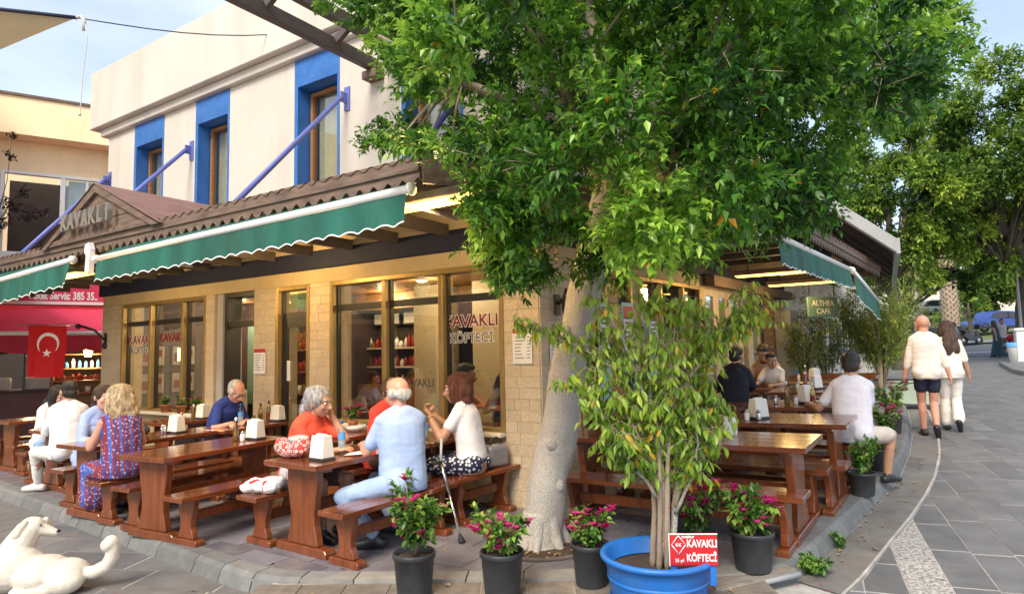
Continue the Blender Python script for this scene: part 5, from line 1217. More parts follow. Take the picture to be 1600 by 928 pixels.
def add_hand(b, wr, dr, pn, side, curl=40, r=.0088):
    # wr wrist, dr direction of the hand, pn palm normal (the side the fingers curl to)
    dr = dr.normalized(); pn = (pn-dr*pn.dot(dr)).normalized(); ac = dr.cross(pn)*side
    Rm = Matrix((ac, dr, pn)).transposed()
    b.ell(wr+dr*.045, (.040, .052, .016), None, 12, 8, Rm)
    b.cap(wr-dr*.02, wr+dr*.02, .026, .028)
    for i, (off, ln) in enumerate(((.030, .072), (.0105, .080), (-.009, .075), (-.028, .060))):
        p = wr+dr*.085+ac*off; d = (dr+ac*off*2.6).normalized(); c = 0
        for k, f in enumerate((.45, .32, .23)):
            c += R(curl)*(.5, .8, .6)[k]*(1+.08*i); dd = d*math.cos(c)+pn*math.sin(c); q = p+dd*ln*f; b.cap(p, q, r-.0006*k, r-.0006*(k+1), None, 8); p = q
    p = wr+dr*.028+ac*.034; d = (dr*.65+ac*.75+pn*.25).normalized(); q = p+d*.036; b.cap(p, q, r*1.15, r*1.05, None, 8); b.cap(q, q+(dr*.85+ac*.3+pn*.35).normalized()*.03, r*1.05, r*.85, None, 8)
def person(label, x, y, face, skin, hair, hairstyle, top, bottom, shoes='shoe_black', sit=True, z=None, s=1.0, w=1.0, lean=8, head=(0, 0, 0), hands=None, feet=None, legyaw=0, sleeve=.75, legs=1.0, fine=.0085, curl=40, female=False, extras=None, hs=1.17, tuck=False, seat=.445, dress=False, collar=False, group='people'):
    zb = G(x, y) if z is None else z
    root = thing('person', label, 'person', (x, y, zb), R(face-90), group); root.scale = (s, s, s)
    def wl(p):       # world point -> body space
        a = R(face-90); dx, dy = p[0]-x, p[1]-y; return Vector(((dx*math.cos(a)+dy*math.sin(a))/s, (-dx*math.sin(a)+dy*math.cos(a))/s, (p[2]-zb)/s))
    P = Vector((0, 0, (seat/s+.105) if sit else .93)); l1 = Rx(lean*.5); l2 = Rx(lean); l3 = Rx(lean*1.15)
    Wt = P+l1 @ Vector((0, 0, .185)); Cc = Wt+l2 @ Vector((0, 0, .18)); Nb = Cc+l3 @ Vector((0, 0, .17))
    hy, hp, hr = head; HR = Matrix.Rotation(R(hy), 3, 'Z') @ Rx(hp) @ Matrix.Rotation(R(hr), 3, 'Y')
    Hd = Nb+Rx(lean*.5+hp*.5) @ Vector((0, .026, .158)); HM = Matrix.Translation(Hd) @ HR.to_4x4() @ Matrix.Diagonal((hs, hs, hs, 1))
    sh = [Nb+l3 @ Vector((k*(.135 if female else .150)*w, -.004, -.070)) for k in (-1, 1)]
    hands = hands or {}; arms = []
    for i, k in enumerate((-1, 1)):
        h = hands.get('LR'[i])
        if h and isinstance(h[0], str):          # a hand against the face: cheek, chin or brow
            spot = {'cheek': (k*.066, .040, -.050), 'chin': (k*.02, .095, -.085), 'brow': (k*.060, .075, .045)}[h[0]]
            dr = Vector((-k*.22, -.10, .95)).normalized(); c = HM @ Vector(spot); out = (HM.to_3x3() @ Vector((k*.8, .6, 0))).normalized()
            tgt = c+out*.020-dr*.075; h = hands['LR'[i]] = (h[0], (k*.25, .35, -1), dr, -out)
            pole = Vector(h[1])
        else:
            tgt = (wl(h[0]) if h else sh[i]+Vector((k*.07, .03, -.53)))
            pole = Vector((k*.42, -.40, -.85)) if sit else (Vector(h[1]) if h and len(h) > 1 and h[1] else Vector((k*.5, -.8, -.2)))
            if h and len(h) > 2 and sit: pole = Vector((k*.45, .1, -1))
        arms.append(ik(sh[i], tgt, .285, .255, pole))
    LY = Matrix.Rotation(R(legyaw), 3, 'Z'); hips = [P+LY @ Vector((k*.088*w, .01, -.02)) for k in (-1, 1)]; lg = []
    for i, k in enumerate((-1, 1)):
        f = feet.get('LR'[i]) if feet else None
        if f: an = wl(f) if len(f) == 3 and f[2] > -5 else Vector(f)
        else: an = LY @ Vector((k*.11, .40, .085)) if sit else Vector((k*.09, .0, .085))
        pole = LY @ (Vector((k*.18, .5, 1)) if sit else Vector((0, 1, 0))); lg.append(ik(hips[i], an, .43, .42, pole))
    F = .013 if female else 0
    def torso(b, inf=0, cloth=False, low=True, hem=-.10):
        wa = .012 if cloth else 0
        up = lambda c, l, v: c+l @ Vector(v)
        sec = [(P+Vector((0, 0, hem)), .166 if cloth else .150, .128 if cloth else .112, None), (P+Vector((0, -.008, -.02)), .168, .124, None), (P+l1 @ Vector((0, -.004, .08)), .160-F*.5+wa*.5, .116, l1)] if low else [(P+l1 @ Vector((0, 0, .02)), .166-F, .126, l1), (P+l1 @ Vector((0, 0, .09)), .158-F, .116, l1)]
        sec += [(Wt, .150-F*1.3+wa, .108*w, l1), (up(Wt, l2, (0, 0, .09)), .155-F*1.2+wa*.8, .110*w, l2), (up(Cc, l2, (0, 0, .0)), .165-F, .114, l2), (up(Cc, l2, (0, -.004, .075)), .162-F, .108, l2), (up(Nb, l3, (0, -.012, -.055)), .125-F, .085, l3), (up(Nb, l3, (0, -.014, .0)), .066, .060, l3), (up(Nb, l3, (0, -.012, .03)), .045, .045, l3)]
        n = 20; vs = []
        for c, rx, ry, l in sec:
            rx = rx*w+inf; ry = ry*w+inf
            for k in range(n):
                t = 2*math.pi*k/n; v = Vector((rx*math.copysign(abs(math.cos(t))**.85, math.cos(t)), ry*math.copysign(abs(math.sin(t))**.85, math.sin(t)), 0)); vs.append(c+(l @ v if l is not None else v))
        m = len(sec); b.add(vs, [(i*n+k, i*n+(k+1) % n, (i+1)*n+(k+1) % n, (i+1)*n+k) for i in range(m-1) for k in range(n)]+[tuple(range(n))[::-1], tuple(range((m-1)*n, m*n))])
        if low:
            for h in hips: b.ell(h+Vector((0, -.040, .015)), (.095+inf*.8, .105+inf*.8, .092+inf*.8))
        if female:
            for k in (-1, 1): b.ell(Cc+l2 @ Vector((k*.066, .082, -.02)), (.062+inf, .048+inf, .060+inf))
        for i, k in enumerate((-1, 1)): b.cap(Nb+l3 @ Vector((k*.045, -.018, -.012)), sh[i]+l3 @ Vector((-k*.02, -.004, .006)), .050+inf, .052+inf)
    sk = MAT[skin]
    # ---- body, one surface
    b = MB(); torso(b)
    b.cap(Nb-Vector((0, .01, .03)), Hd+HR @ Vector((0, -.022, -.04)), .060 if not female else .052, .055 if not female else .048)
    hb = MB()
    hb.ell(Vector((0, -.012, .028)), (.074, .093, .086), None, 16, 12); hb.ell(Vector((0, .026, -.032)), (.062, .066, .082), None, 14, 10); hb.ell(Vector((0, .045, -.080)), (.040, .042, .034), None, 12, 8)
    hb.cap(Vector((0, .088, .012)), Vector((0, .110, -.032)), .009, .0155); hb.cap(Vector((-.012, .094, -.034)), Vector((.012, .094, -.034)), .010, .010)
    hb.cap(Vector((-.036, .078, .030)), Vector((.036, .078, .030)), .013, .013)
    for k in (-1, 1): hb.ell(Vector((k*.040, .062, -.025)), (.024, .022, .026), None, 10, 8); hb.ell(Vector((k*.075, -.008, -.006)), (.011, .020, .032), None, 8, 8)
    hb.ell(Vector((0, .088, -.062)), (.022, .012, .012), None, 10, 6)
    b.add(hb.v, hb.f, HM)
    for i, k in enumerate((-1, 1)):
        e, wr = arms[i]; b.ell(sh[i], (.056*w, .056*w, .056)); b.cap(sh[i], e, .052*w, .043); m_ = e*.65+wr*.35; b.cap(e, m_, .041, .040); b.cap(m_, wr, .040, .027)
        h = hands.get('LR'[i]); d = (wr-e).normalized(); dr = (Vector(h[2]) if h and len(h) > 2 and h[2] else d); pn = Vector(h[3]) if h and len(h) > 3 else Vector((-k*.6, .2, -1)) if sit else Vector((-k, .2, 0))
        add_hand(b, wr, dr if h and len(h) > 2 and h[2] else d, pn, k, curl, .0088 if fine < .012 else .012)
        kn, an = lg[i]; b.cap(hips[i], kn, .084*w, .058); m_ = kn*.68+an*.32; back = LY @ Vector((0, -.012, 0)); b.cap(kn, m_+back, .054, .056); b.cap(m_+back, an, .055, .037); fw = LY @ Vector((k*.2, 1, 0)).normalized(); b.cap(an+fw*-.02-Vector((0, 0, .03)), an+fw*.14-Vector((0, 0, .052)), .036, .028)
    link('body', remesh(b, fine, sk, 3), root)
    # ---- face
    if fine < .012:
        def HX(q): q.v = [tuple(HM @ Vector(v)) for v in q.v]; return q
        for k in (-1, 1):
            q = MB(); q.ell(Vector((k*.032, .080, .008)), (.0145, .010, .0085), None, 10, 8); q.mi = 1; q.ell(Vector((k*.032, .0875, .008)), (.0065, .005, .0068), None, 8, 6); HX(q).build('eye', [MAT['eye_white'], MAT['eye_dark']], root)
            q = MB(); q.cap(Vector((k*.014, .092, .030)), Vector((k*.048, .078, .033)), .0045, .003, None, 6); HX(q).build('eyebrow', MAT[hair if hair else 'hair_grey'], root)
        q = MB(); q.cap(Vector((-.021, .093, -.060)), Vector((.021, .093, -.060)), .0055, .0055, None, 6); HX(q).build('mouth', MAT['lip'], root)
    # ---- hair
    def H(pieces, v=.010, amp=.006, fr=16, st=(1, 1, .35)):
        q = MB()
        for c, r in pieces: q.ell(c, r, None, 14, 10)
        q.v = [tuple(HM @ Vector(v)) for v in q.v]
        me = remesh(q, max(v, fine), MAT[hair], 2); disp(me, amp, fr, st, seed=x); ho = link('hair', me, root)
        if fine < .012:          # loose strands over the moulded mass
            co = np.empty(len(me.vertices)*3); me.vertices.foreach_get('co', co); co = co.reshape(-1, 3); no = np.empty(len(me.vertices)*3); me.vertices.foreach_get('normal', no); no = no.reshape(-1, 3); n_ = min(len(co)*2, 2600); ix = HRNG.choice(len(co), n_)
            dn = np.array([0, -.35, -1.])[None, :]-no[ix]*(no[ix] @ np.array([0, -.35, -1.]))[:, None]; dn = dn/np.maximum(np.linalg.norm(dn, axis=1, keepdims=True), .05)+HRNG.normal(size=(n_, 3))*.22+no[ix]*.16
            ln = HRNG.uniform(.022, .05, n_)*(1.0 if len(pieces) > 3 else .55); link('strands', leaves_mesh('strands', co[ix]-no[ix]*.002, dn, no[ix]+HRNG.normal(size=(n_, 3))*.3, ln, ln*.09, np.zeros(n_), MAT[hair], .1, .1), ho)['kind'] = 'stuff'
    if hairstyle == 'short': H([((0, -.024, .046), (.080, .094, .080)), ((0, .03, .088), (.055, .05, .03)), ((0, -.055, -.015), (.070, .055, .06))])
    elif hairstyle == 'fringe': H([((-.062, -.03, -.0), (.024, .052, .038)), ((.062, -.03, -.0), (.024, .052, .038)), ((0, -.082, -.012), (.062, .030, .045))], .009, .004)
    elif hairstyle == 'thin': H([((0, -.038, .038), (.080, .085, .076)), ((-.062, -.01, .0), (.022, .05, .042)), ((.062, -.01, .0), (.022, .05, .042))], .009, .004)
    elif hairstyle == 'bun': H([((0, -.022, .045), (.084, .098, .083)), ((0, -.06, .0), (.078, .065, .085)), ((-.05, -.0, .03), (.036, .055, .055)), ((.05, -.0, .03), (.036, .055, .055)), ((0, -.115, -.075), (.045, .042, .050)), ((.01, -.125, -.13), (.03, .03, .04))], amp=.009)
    elif hairstyle == 'bob': H([((0, -.024, .046), (.092, .106, .088)), ((0, -.06, -.03), (.098, .075, .105)), ((-.066, -.01, -.03), (.034, .068, .105)), ((.066, -.01, -.03), (.034, .068, .105)), ((0, -.07, -.10), (.095, .055, .06))], amp=.010, fr=13)
    elif hairstyle == 'wavy': H([((0, -.02, .050), (.096, .108, .090)), ((0, -.065, -.04), (.11, .085, .12)), ((-.078, -.01, -.04), (.042, .075, .115)), ((.078, -.01, -.04), (.042, .075, .115)), ((-.05, -.085, -.13), (.075, .055, .085)), ((.05, -.085, -.13), (.075, .055, .085))], amp=.018, fr=11, st=(1, 1, .6))
    elif hairstyle == 'long': H([((0, -.022, .046), (.088, .102, .084)), ((0, -.06, -.02), (.088, .065, .105)), ((-.066, .0, -.04), (.032, .066, .12)), ((.066, .0, -.04), (.032, .066, .12)), ((0, -.098, -.15), (.10, .06, .12)), ((-.045, -.108, -.25), (.062, .055, .12)), ((.045, -.108, -.25), (.062, .055, .12))], amp=.009, fr=12)
    elif hairstyle == 'updo': H([((0, -.022, .046), (.084, .098, .082)), ((0, -.055, .0), (.076, .06, .08)), ((0, -.055, .125), (.05, .05, .045))], amp=.009)
    # ---- clothes
    cv = max(.011, fine)
    b = MB(); torso(b, (.024 if sit else .020) if tuck is False else .014, True, low=(tuck is False) or dress, hem=-.09)
    for i, k in enumerate((-1, 1)):
        e, wr = arms[i]
        if sleeve > 0:
            b.ell(sh[i], (.066*w, .066*w, .066)); f = min(1, sleeve); en = sh[i]+(e-sh[i])*f; b.cap(sh[i], en, .062*w, .060 if sleeve < 1.2 else .052)
            if sleeve > 1: en = e+(wr-e)*(sleeve-1); b.cap(e, en, .052, .046 if sleeve < 1.9 else .04)
        else: b.ell(sh[i]*.92+Nb*.08, (.052, .052, .05))
    me = remesh(b, cv, MAT[top], 4); disp(me, .006, 6, (1, 1, 1.3), seed=x+y); disp(me, .0022, 13, (.7, .7, 2.4), seed=y); tp_ = link('shirt' if not dress else 'dress', me, root)
    if collar:
        q = MB(); q.lathe([(.072, -.02), (.068, .015), (.078, .018), (.086, -.012)], 16, Matrix.Translation(Nb+Vector((0, -.012, -.005))) @ Rx(lean+12).to_4x4()); q.build('collar', MAT[top], tp_)
    b = MB(); b.ell(P+Vector((0, -.006, .0 if not sit else .015)), (.170*w, .124*w, .11))
    for h in hips: b.ell(h+Vector((0, -.042, .015)), (.104, .113, .101))
    if bottom:
        kind, bm = bottom
        for i, k in enumerate((-1, 1)):
            kn, an = lg[i]
            if kind == 'pants': b.cap(hips[i], kn, .096*w, .070); b.cap(kn, kn*.12+an*.88, .070, .052 if legs < 1.5 else .088)
            elif kind == 'shorts': b.cap(hips[i], hips[i]*(1-.72*legs)+kn*.72*legs, .099*w, .086)
            elif kind == 'skirt':
                e = hips[i]*(.22)+kn*.78; b.cap(hips[i], e, .10*w, .092); o = (hips[0]+hips[1])/2; b.cap(o, (hips[0]*.22+kn*.78)*.5+e*.5 if False else (lg[0][0]+lg[1][0])*.39+o*.22, .09, .085)
            elif kind == 'gown':
                if sit: b.cap(hips[i], kn, .105*w, .095); o = (hips[0]+hips[1])/2; mk = (lg[0][0]+lg[1][0])/2; ma = (lg[0][1]+lg[1][1])/2; b.cap(o, mk, .115, .115); b.cap(kn, kn*.3+an*.7, .095, .135); b.cap(mk, mk*.3+ma*.7, .115, .16); b.cap(o, mk*.5+ma*.5, .10, .14)
                else: b.lathe([(.16, .9), (.2, .6), (.27, .25), (.31, .06)], 18)
        me = remesh(b, cv, MAT[bm], 4); disp(me, .0055, 8, (1, 1, 1.2), seed=x-y); disp(me, .003, 20, (1.4, 1.4, 1), seed=y); link({'pants': 'trousers', 'shorts': 'shorts', 'skirt': 'skirt', 'gown': 'skirt'}[kind], me, root)
    if shoes:
        for i, k in enumerate((-1, 1)):
            kn, an = lg[i]; fw = LY @ Vector((k*.2, 1, 0)).normalized()
            if not sit and an.z > .13: fw = (fw+Vector((0, 0, -.9))).normalized()
            q = MB(); q.cap(an-fw*.045-Vector((0, 0, .035)), an+fw*.06-Vector((0, 0, .030)), .046, .047); q.cap(an+fw*.04-Vector((0, 0, .036)), an+fw*.165-Vector((0, 0, .052)), .048, .034); q.cap(an-Vector((0, 0, .0)), an-Vector((0, 0, .03)), .046, .05)
            link('shoe', remesh(q, .011, MAT[shoes], 3), root)
    if extras: extras(root, HM, HR, Nb, arms, lg)
    return root
def Wp(x, y, h, ref=None): return (x, y, G(x, y)+h)
TT = .80      # height of a wrist lying on a table top
person('bald man in a light blue short sleeved shirt with his back turned beside the crutch', -1.0, 5.72, 118, 'skin_rosy', 'hair_white', 'fringe', 'shirt_blue', ('pants', 'jeans_pale'), s=1.08, w=1.03, lean=9, head=(12, 10, 0),
       hands={'L': (Wp(-1.42, 5.98, TT+.02), (-.6, -.5, -.6)), 'R': (Wp(-1.08, 6.24, TT+.02), (.7, -.5, -.5))}, feet={'L': Wp(-1.20, 5.56, .10), 'R': Wp(-1.12, 5.98, .10)}, legyaw=48, sleeve=.72, collar=True, fine=.0085)
def fore_glasses(root, HM, HR, Nb, arms, lg):
    q = MB()
    for k in (-1, 1):
        q.tube([HM @ Vector((k*.032+.021*math.cos(t), .098, .004+.016*math.sin(t))) for t in [i*math.pi/5 for i in range(11)]], .0022, 5); q.tube([HM @ Vector((k*.053, .094, .008)), HM @ Vector((k*.078, .02, .012)), HM @ Vector((k*.079, -.02, .008))], .002, 5)
    q.tube([HM @ Vector((-.011, .099, .006)), HM @ Vector((.011, .099, .006))], .0022, 5); q.build('glasses', MAT['black_metal'], root)
person('man in a red polo shirt facing the street across the table from the bald man', -1.42, 6.88, -42, 'skin_rosy', 'hair_brown', 'thin', 'shirt_red', ('shorts', 'shorts_dark'), s=1.05, w=1.0, lean=14, head=(-6, 12, 0),
       hands={'L': ('chin',), 'R': (Wp(-1.18, 6.56, TT), (-.8, -.4, -.4))}, sleeve=.68, collar=True, fine=.0085)
person('grey haired woman in an orange red top resting her cheek on her hand', -2.04, 6.13, -30, 'skin_tan', 'hair_grey', 'bun', 'top_orange', ('shorts', 'shorts_dark'), s=1.03, w=1.04, lean=20, head=(16, 10, 8), female=True,
       hands={'L': ('cheek',), 'R': (Wp(-1.62, 5.85, TT), (-.7, -.5, -.3))}, sleeve=.66, fine=.0085)
def watch(root, HM, HR, Nb, arms, lg):
    e, wr = arms[0]; d = (wr-e).normalized(); q = MB(); q.lathe([(.034, -.009), (.036, 0), (.034, .009)], 14, Matrix.Translation(wr-d*.02) @ d.to_track_quat('Z', 'Y').to_matrix().to_4x4()); q.build('bracelet', MAT['gold_metal'], root)
person('auburn haired woman in a white top and dark floral skirt sitting with her hands raised', -.43, 6.42, 158, 'skin_tan', 'hair_auburn', 'bob', 'tee_white', ('skirt', 'floral'), s=1.06, lean=12, head=(14, 8, 0), female=True, tuck=True,
       hands={'L': (Wp(-.84, 6.34, 1.03), (-.2, .1, -1), (-.1, .35, .9), (0, -1, .2)), 'R': (Wp(-.80, 6.62, .98), (.5, -.1, -1), (-.3, .5, .6), (0, -1, .2))}, sleeve=.5, curl=70, extras=watch, fine=.0085)
person('man in a dark blue polo shirt bending over his phone by the pillar', -3.97, 8.62, -24, 'skin_rosy', 'hair_white', 'thin', 'polo_navy', ('shorts', 'shorts_beige'), s=1.05, w=1.04, lean=24, head=(-4, 34, 0),
       hands={'L': (Wp(-3.56, 8.52, TT+.02), (.8, -.3, -.2), (.9, .3, 0), (0, 0, -1)), 'R': (Wp(-3.62, 8.22, TT+.02), (-.6, -.5, -.3), (.6, .7, 0), (0, 0, -1))}, sleeve=.75, collar=True, extras=fore_glasses, fine=.0095)
person('blonde woman in a sleeveless patterned dress seen from behind', -4.10, 6.72, 140, 'skin_rosy', 'hair_blonde', 'wavy', 'dress_pattern', ('gown', 'dress_pattern'), s=1.02, w=1.10, lean=12, head=(8, 6, 0), female=True, dress=True,
       hands={'L': (Wp(-4.55, 6.86, TT), (-.6, -.6, -.3)), 'R': (Wp(-4.30, 7.14, TT), (.8, -.4, -.3))}, sleeve=0, fine=.0095)
person('laughing woman in a light blue blouse facing the blonde woman', -4.94, 7.52, -32, 'skin_fair', 'hair_brown', 'bun', 'blouse_blue', ('pants', 'denim'), s=1.03, lean=20, head=(0, 6, -8), female=True, collar=True,
       hands={'L': (Wp(-4.46, 7.42, TT), (.7, -.3, -.3)), 'R': (Wp(-4.62, 7.12, TT), (-.7, -.4, -.2))}, sleeve=1.35, fine=.0095)
person('man in a white shirt and white trousers with his leg stretched out from the bench', -5.62, 8.08, 128, 'skin_tan', 'hair_black', 'short', 'shirt_white', ('pants', 'trouser_white'), 'shoe_white', s=1.05, w=1.0, lean=14, head=(6, 10, 0),
       hands={'L': (Wp(-6.02, 8.36, TT), (-.8, -.4, -.2)), 'R': (Wp(-5.72, 8.52, TT), (.8, -.4, -.2))}, feet={'L': Wp(-6.12, 8.28, .10), 'R': Wp(-5.88, 8.52, .10)}, legyaw=42, sleeve=1.8, collar=True, fine=.0095)
person('woman with long dark hair in a white top leaning on her hand', -6.48, 8.90, -30, 'skin_fair', 'hair_black', 'long', 'tee_white', ('pants', 'denim'), s=1.0, lean=22, head=(10, 24, 10), female=True,
       hands={'L': ('brow',), 'R': (Wp(-6.10, 8.55, TT), (-.7, -.4, -.2))}, sleeve=.75, fine=.0105)
person('woman with tied up dark hair looking at her phone behind the corner window', *BW(-1.0, .85)[:2], -62, 'skin_brown', 'hair_black', 'long', 'tee_black', ('pants', 'denim'), s=1.04, lean=10, head=(8, 16, 0), female=True, z=.16,
       hands={'L': (tuple(BW(-.55, .62, 1.12)), (.7, -.2, -.6), (-.4, .5, .6), (0, -1, 0)), 'R': (tuple(BW(-.95, .5, 1.0)), (-.7, -.2, -.6))}, sleeve=0, fine=.0105)
person('woman in a black sleeveless top sitting inside behind the window post', *BW(-1.72, .8)[:2], -20, 'skin_tan', 'hair_black', 'short', 'tee_black', ('pants', 'tee_black'), s=1.02, lean=10, head=(10, 10, 0), female=True, z=.13,
       hands={'L': (tuple(BW(-1.2, .95, 1.0)), (.7, -.2, -.6)), 'R': (tuple(BW(-1.25, .55, 1.0)), (-.7, -.2, -.6))}, sleeve=0, fine=.0105)
ph2 = thing('phone', 'pale grey smartphone held by the woman behind the corner window', 'phone', tuple(BW(-.52, .60, 1.21)), 1.0); b = MB(); b.box(-.037, .037, -.005, .005, -.075, .075); b.build('body', MAT['grey_metal'], ph2, .003); ph2.rotation_euler = (R(-25), R(-35), BA)
it = thing('inside_table', 'brown table inside behind the corner window', 'table', tuple(BW(-1.0, .42, .1)), BA); b = MB(); b.box(-.7, .7, 0, .6, .70, .74); b.build('tabletop', MAT['wood_table'], it, .005); b = MB(); b.box(-.5, -.42, .25, .35, 0, .70); b.box(.42, .5, .25, .35, 0, .70); b.build('leg', MAT['wood_leg'], it)
for i, xx in enumerate((-1.0, -1.72)):
    c_ = thing('stool', ['dark wooden stool under the woman with the phone', 'dark wooden stool under the woman in the black top'][i], 'stool', tuple(BW(xx, .86, .1)), BA); b = MB(); b.lathe([(.17, .44), (.18, .46), (.17, .49)], 16); b.build('seat', MAT['wood_leg'], c_)
    for k in range(4): b = MB(); a_ = k*math.pi/2+.7; b.tube([(.13*math.cos(a_), .13*math.sin(a_), .44), (.17*math.cos(a_), .17*math.sin(a_), 0)], .016, 6); b.build('leg', MAT['wood_leg'], c_)
person('man in a black t-shirt seen from behind at the plate table', 3.22, 9.37, 50, 'skin_tan', 'hair_black', 'short', 'tee_black', ('pants', 'shorts_navy'), s=1.06, w=1.0, lean=14, head=(-10, 10, 0),
       hands={'L': (Wp(3.2, 9.85, TT), (-.8, -.3, -.2)), 'R': (Wp(3.62, 9.66, TT), (.8, -.3, -.2))}, sleeve=.8, fine=.0105)
person('bearded man in a beige shirt bending over his food behind the boy', 4.07, 10.22, -125, 'skin_tan', 'hair_black', 'short', 'shirt_beige', ('shorts', 'shorts_beige'), s=1.04, lean=16, head=(6, 26, 0), hands={'L': (Wp(3.98, 9.80, TT), (.7, -.3, -.2)), 'R': (Wp(3.62, 9.98, TT+.1), (-.7, -.3, -.2))}, sleeve=.8, fine=.0105,
       extras=lambda root, HM, HR, Nb, arms, lg: link('beard', (lambda q: (q.ell(HM @ Vector((0, .042, -.078)), (.057, .057, .048), None, 12, 8, HR), remesh(q, .011, MAT['hair_black'], 2))[1])(MB()), root))
person('small boy with black hair in a cream t-shirt at the plate table', 4.02, 9.86, -122, 'skin_tan', 'hair_black', 'short', 'shirt_linen', ('shorts', 'tee_white'), s=.80, hs=1.3, lean=14, head=(24, 10, 0), seat=.52, hands={'L': (Wp(3.86, 9.50, TT), (.7, -.3, -.2)), 'R': (Wp(3.62, 9.64, TT), (-.7, -.3, -.2))}, sleeve=.7, fine=.0105)
person('large man in a white t-shirt and beige shorts seen from behind on the side bench', 3.50, 6.66, 56, 'skin_tan', 'hair_black', 'short', 'tee_lilac', ('shorts', 'shorts_beige'), s=1.02, w=.98, lean=14, head=(4, 16, 0), legyaw=-22,
       hands={'L': (Wp(3.30, 7.16, TT), (-.9, -.3, -.3)), 'R': (Wp(3.78, 7.06, TT), (.9, -.3, -.3))}, sleeve=.66, legs=1.15, fine=.009)
GS = .115
def walker(label, x, y, face, *a, step=.3, **k):
    z = G(x, y)-GS; c, s_ = math.cos(R(face)), math.sin(R(face)); rx, ry = s_, -c
    def pt(f, r, h): return (x+c*f+rx*r, y+s_*f+ry*r, z+h)
    k.setdefault('feet', {'L': pt(step, -.07, .085), 'R': pt(-step*1.15, .06, .17)})
    hs = k.pop('arms', None)
    k['hands'] = {q: (pt(*v[0]), v[1]) for q, v in (hs or {'L': ((-.12, -.28, .82), (-.5, -.8, 0)), 'R': ((.15, .27, .82), (.5, -.8, 0))}).items()}
    return person(label, x, y, face, *a, sit=False, z=z, **k)
def hold_phone(root, HM, HR, Nb, arms, lg):
    wr = arms[0][1]; q = MB(); q.box(-.006, .006, -.03, .04, -.14, -.02, Matrix.Translation(wr)); q.build('phone_in_hand', MAT['plastic_black'], root)
walker('bald bearded man in an open white shirt and navy shorts walking up the street', 6.22, 9.62, 62, 'skin_rosy', 'hair_brown', None, 'shirt_linen', ('shorts', 'shorts_navy'), s=1.04, w=.95, lean=3, head=(6, 4, 0), sleeve=1.45, legs=.72, fine=.0095, step=.16, collar=True,
       arms={'L': ((.05, -.30, .80), (-.6, -.8, 0)), 'R': ((.02, .30, .86), (.4, -.8, 0))}, extras=hold_phone)
walker('long haired woman in cream blouse and wide white trousers walking up the street', 6.86, 10.05, 60, 'skin_tan', 'hair_brown', 'long', 'shirt_linen', ('pants', 'trouser_white'), 'shoe_black', s=.98, lean=4, head=(18, 4, 0), female=True, sleeve=.95, legs=2, fine=.0105, step=.14)
walker('boy in a grey t-shirt and black shorts crossing the road beside the scooters', 22.95, 32.9, 170, 'skin_brown', 'hair_black', 'short', 'tee_grey', ('shorts', 'tee_black'), s=.98, fine=.022, step=.28)
walker('woman in a long dark teal dress walking beside the pushchair', 22.75, 29.9, 120, 'skin_tan', 'hair_brown', 'long', 'dress_teal', ('gown', 'dress_teal'), s=.98, fine=.022, female=True, sleeve=0, dress=True, step=.1)
walker('man in a grey t-shirt standing behind the pushchair', 23.75, 30.9, -100, 'skin_brown', 'hair_black', 'short', 'tee_grey', ('shorts', 'shorts_dark'), s=1.02, fine=.022, step=.08)
walker('small child in a pale top walking behind the family with the pushchair', 24.9, 31.2, 150, 'skin_tan', 'hair_black', 'short', 'tee_grey', ('shorts', 'shorts_beige'), s=.66, hs=1.35, fine=.022, step=.2)

# ---------------------------------------------------------------- foliage
RNG = np.random.default_rng(11)
ONE = {}
def leaf_objects(parent, p, d, n, l, wd, tint, m, name='leaf', k=300):
    # the leaves one could pick apart: single objects sharing a few leaf meshes
    if m.name not in ONE:
        ONE[m.name] = [leaves_mesh('leaf', np.zeros((1, 3)), np.array([[0., 1, 0]]), np.array([[0., 0, 1]]), np.array([1.]), np.array([.40]), np.array([t]), m, .25, .22, True) for t in (.25, .45, .6, .8, .99)]
    for i in range(min(k, len(p))):
        dd = Vector(d[i]).normalized(); nn = Vector(n[i]); nn = (nn-dd*nn.dot(dd)).normalized(); xx = dd.cross(nn)
        t = tint[i]; j = 0 if t < .35 else 1 if t < .52 else 2 if t < .7 else 3 if t < .965 else 4
        o = link(name, ONE[m.name][j], parent, tuple(p[i]), Matrix((xx, dd, nn)).transposed().to_euler(), (float(l[i]),)*3)
def split_near(parent, arr, m, name, k=300, cam_=(0, 0, 1.67), kind='leaf', fine=False):
    p, d, n, l, wd, tint = arr
    order = np.argsort(np.linalg.norm(p-np.array(cam_), axis=1)/l); a, b = order[:k], order[k:]
    leaf_objects(parent, p[a], d[a], n[a], l[a], wd[a], tint[a], m, kind, k)
    o = link(name, leaves_mesh(name, p[b], d[b], n[b], l[b], wd[b], tint[b], m, .25, .2, fine), parent); o['kind'] = 'stuff'; return o
def rdir(n): return nrm(RNG.normal(size=(n, 3)))
